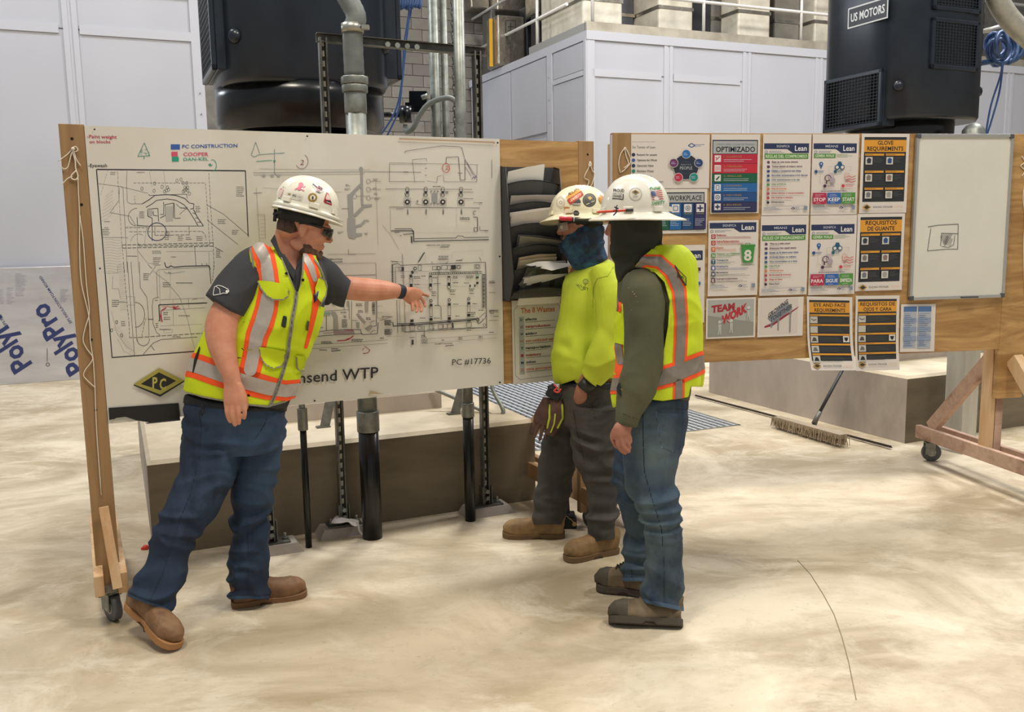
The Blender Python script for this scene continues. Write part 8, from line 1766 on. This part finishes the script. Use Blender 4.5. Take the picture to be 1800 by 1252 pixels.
vd('piping', sdline(Pv, [(1096, 500), (1104, 486), (1122, 475), (1150, 477), (1169, 496), (1179, 530), (1176, 575)], 1.2), cloth('vest_edge', 'C9D630', 'D6E240'), .005)
vd('front_pocket', sdpoly(Pv, [(1074, 545), (1090, 548), (1104, 560), (1106, 608), (1080, 602)]), M_yel, .008)
def bk(p):
    p.line([(1186, 466), (1192, 474), (1206, 488), (1206, 502), (1194, 482), (1187, 469)], 1.4, '22251A'); p.text('PC', 1191, 1202, 487, 9, '22251A', .03, slope=1.0); p.line([(1194, 486), (1200, 496), (1205, 503)], 1.4, '22251A')
o = surf_print('back_logo', Vs, vest3, bk, .007); o['kind'] = 'stuff'; o['label'] = 'black diamond emblem on the back'
mb = MB(); mb.tube([W(1098, 684, 3.49), W(1098, 684, 3.485)], .032, 18); o = wlink('badge_reel', mb.mesh('badge_reel'), p3, mat('20242A', .4))
tx = Print(lambda x, y, l: tuple(W(x, y, 3.483-.0005*l)), .5); tx.text('TRI', 1091, 1102, 689, 5.5, 'B89A4A', .02); o = link('badge_text', tx.mb.mesh('badge_text'), None, [mat(c, .5) for c in tx.cols]); o.parent = p3; o.matrix_parent_inverse = p3.matrix_world.inverted()
mb = MB(); mb.add([W(*q) for q in ((1158, 430, 3.63), (1168, 436, 3.63), (1167, 439, 3.64), (1154, 432, 3.64))], [(0, 1, 2, 3)]); o = wlink('neck_tag', mb.mesh('neck_tag'), p3, mat('E6E3DC', .7))
# hat 3
hat3, HSf, HP = hard_hat('hard_hat', p3, W(1116, 374, 3.68), -fw3*1.0, .0, .0, M_hat2, a=.140, b=.118, h=.145, brim=.050, peak=.02)
def stk(nm, poly, m, off=.0012): return decal(nm, HSf, sdpoly(project(HSf.v), poly), m, hat3, off)
stk('sticker', circ(1117, 341, 12), mat('D6D2C4', .4)); stk('sticker', [(1143, 336), (1163, 334), (1167, 351), (1146, 353)], mat('E2DDD2', .4))
def hp(p):
    p.text('PROUD', 1078, 1097, 337, 5.4, '2A2A28', .02, slope=.03); p.text('EMPLOYEE', 1077, 1094, 341.5, 2.6, '4A4A46', .0, slope=.03); p.text('OWNER', 1076.5, 1093, 347, 4.6, '2A2A28', .02, slope=.03); p.line([(1076, 349), (1095, 350.5), (1095.5, 341)], 1.6, '2A2A28')
    p.ring(1117, 341, 10.8, .5, '8A877A'); p.poly([(1110, 337), (1117, 333.5), (1124, 338), (1117, 341.5)], '9A7F34'); p.poly([(1113, 337.2), (1117, 335), (1121, 338), (1117, 340)], '33301F'); p.text('1235', 1113, 1121, 346.5, 3.4, '77756A', .01)
    p.text('THINK', 1142, 1162, 334, 5, '3E8A4A', .03, slope=-.06); p.text('SAFETY', 1146, 1169, 360.5, 5.4, '3E8A4A', .03, slope=-.10)
    p.poly([(1144, 336.5), (1152, 335.5), (1153, 344), (1145, 345)], '43507F')
    for k in range(5): y = 336+k*3.6; p.line([(1153 if k < 3 else 1145.5+k*.3, y+.4), (1163.5+k*.7, y-1.2)], 1.5, 'B84A4A')
o = surf_print('sticker_print', HSf, hat3, hp, .003); o['kind'] = 'stuff'
a = W(1048, 373, 3.50); b = W(1113, 369, 3.50)
mk = empty('pencil', tuple((a+b)/2), 0, 'red carpenter pencil tied on the brim of the nearest hard hat', 'pencil'); d = b-a
mb = MB(); mb.tube([a, a+d*.08, a+d*.8], [.0015, .0055, .0055], 6); wlink('shaft', mb.mesh('shaft'), mk, mat('D8482E', .4)); mb = MB(); mb.tube([a+d*.8, a+d], .0065, 8); wlink('tip_cap', mb.mesh('tip_cap'), mk, mat('3A3A3C', .5))
mb = MB(); mb.tube(spline([W(1085, 361, 3.50), W(1083, 366, 3.49), W(1084, 372, 3.485), W(1078, 379, 3.49)], 4), .0025, 6); mb.tube([W(1080, 364, 3.495), W(1087, 367, 3.495)], .003, 6); wlink('tie', mb.mesh('tie'), mk, mat('1A1A1C', .7))
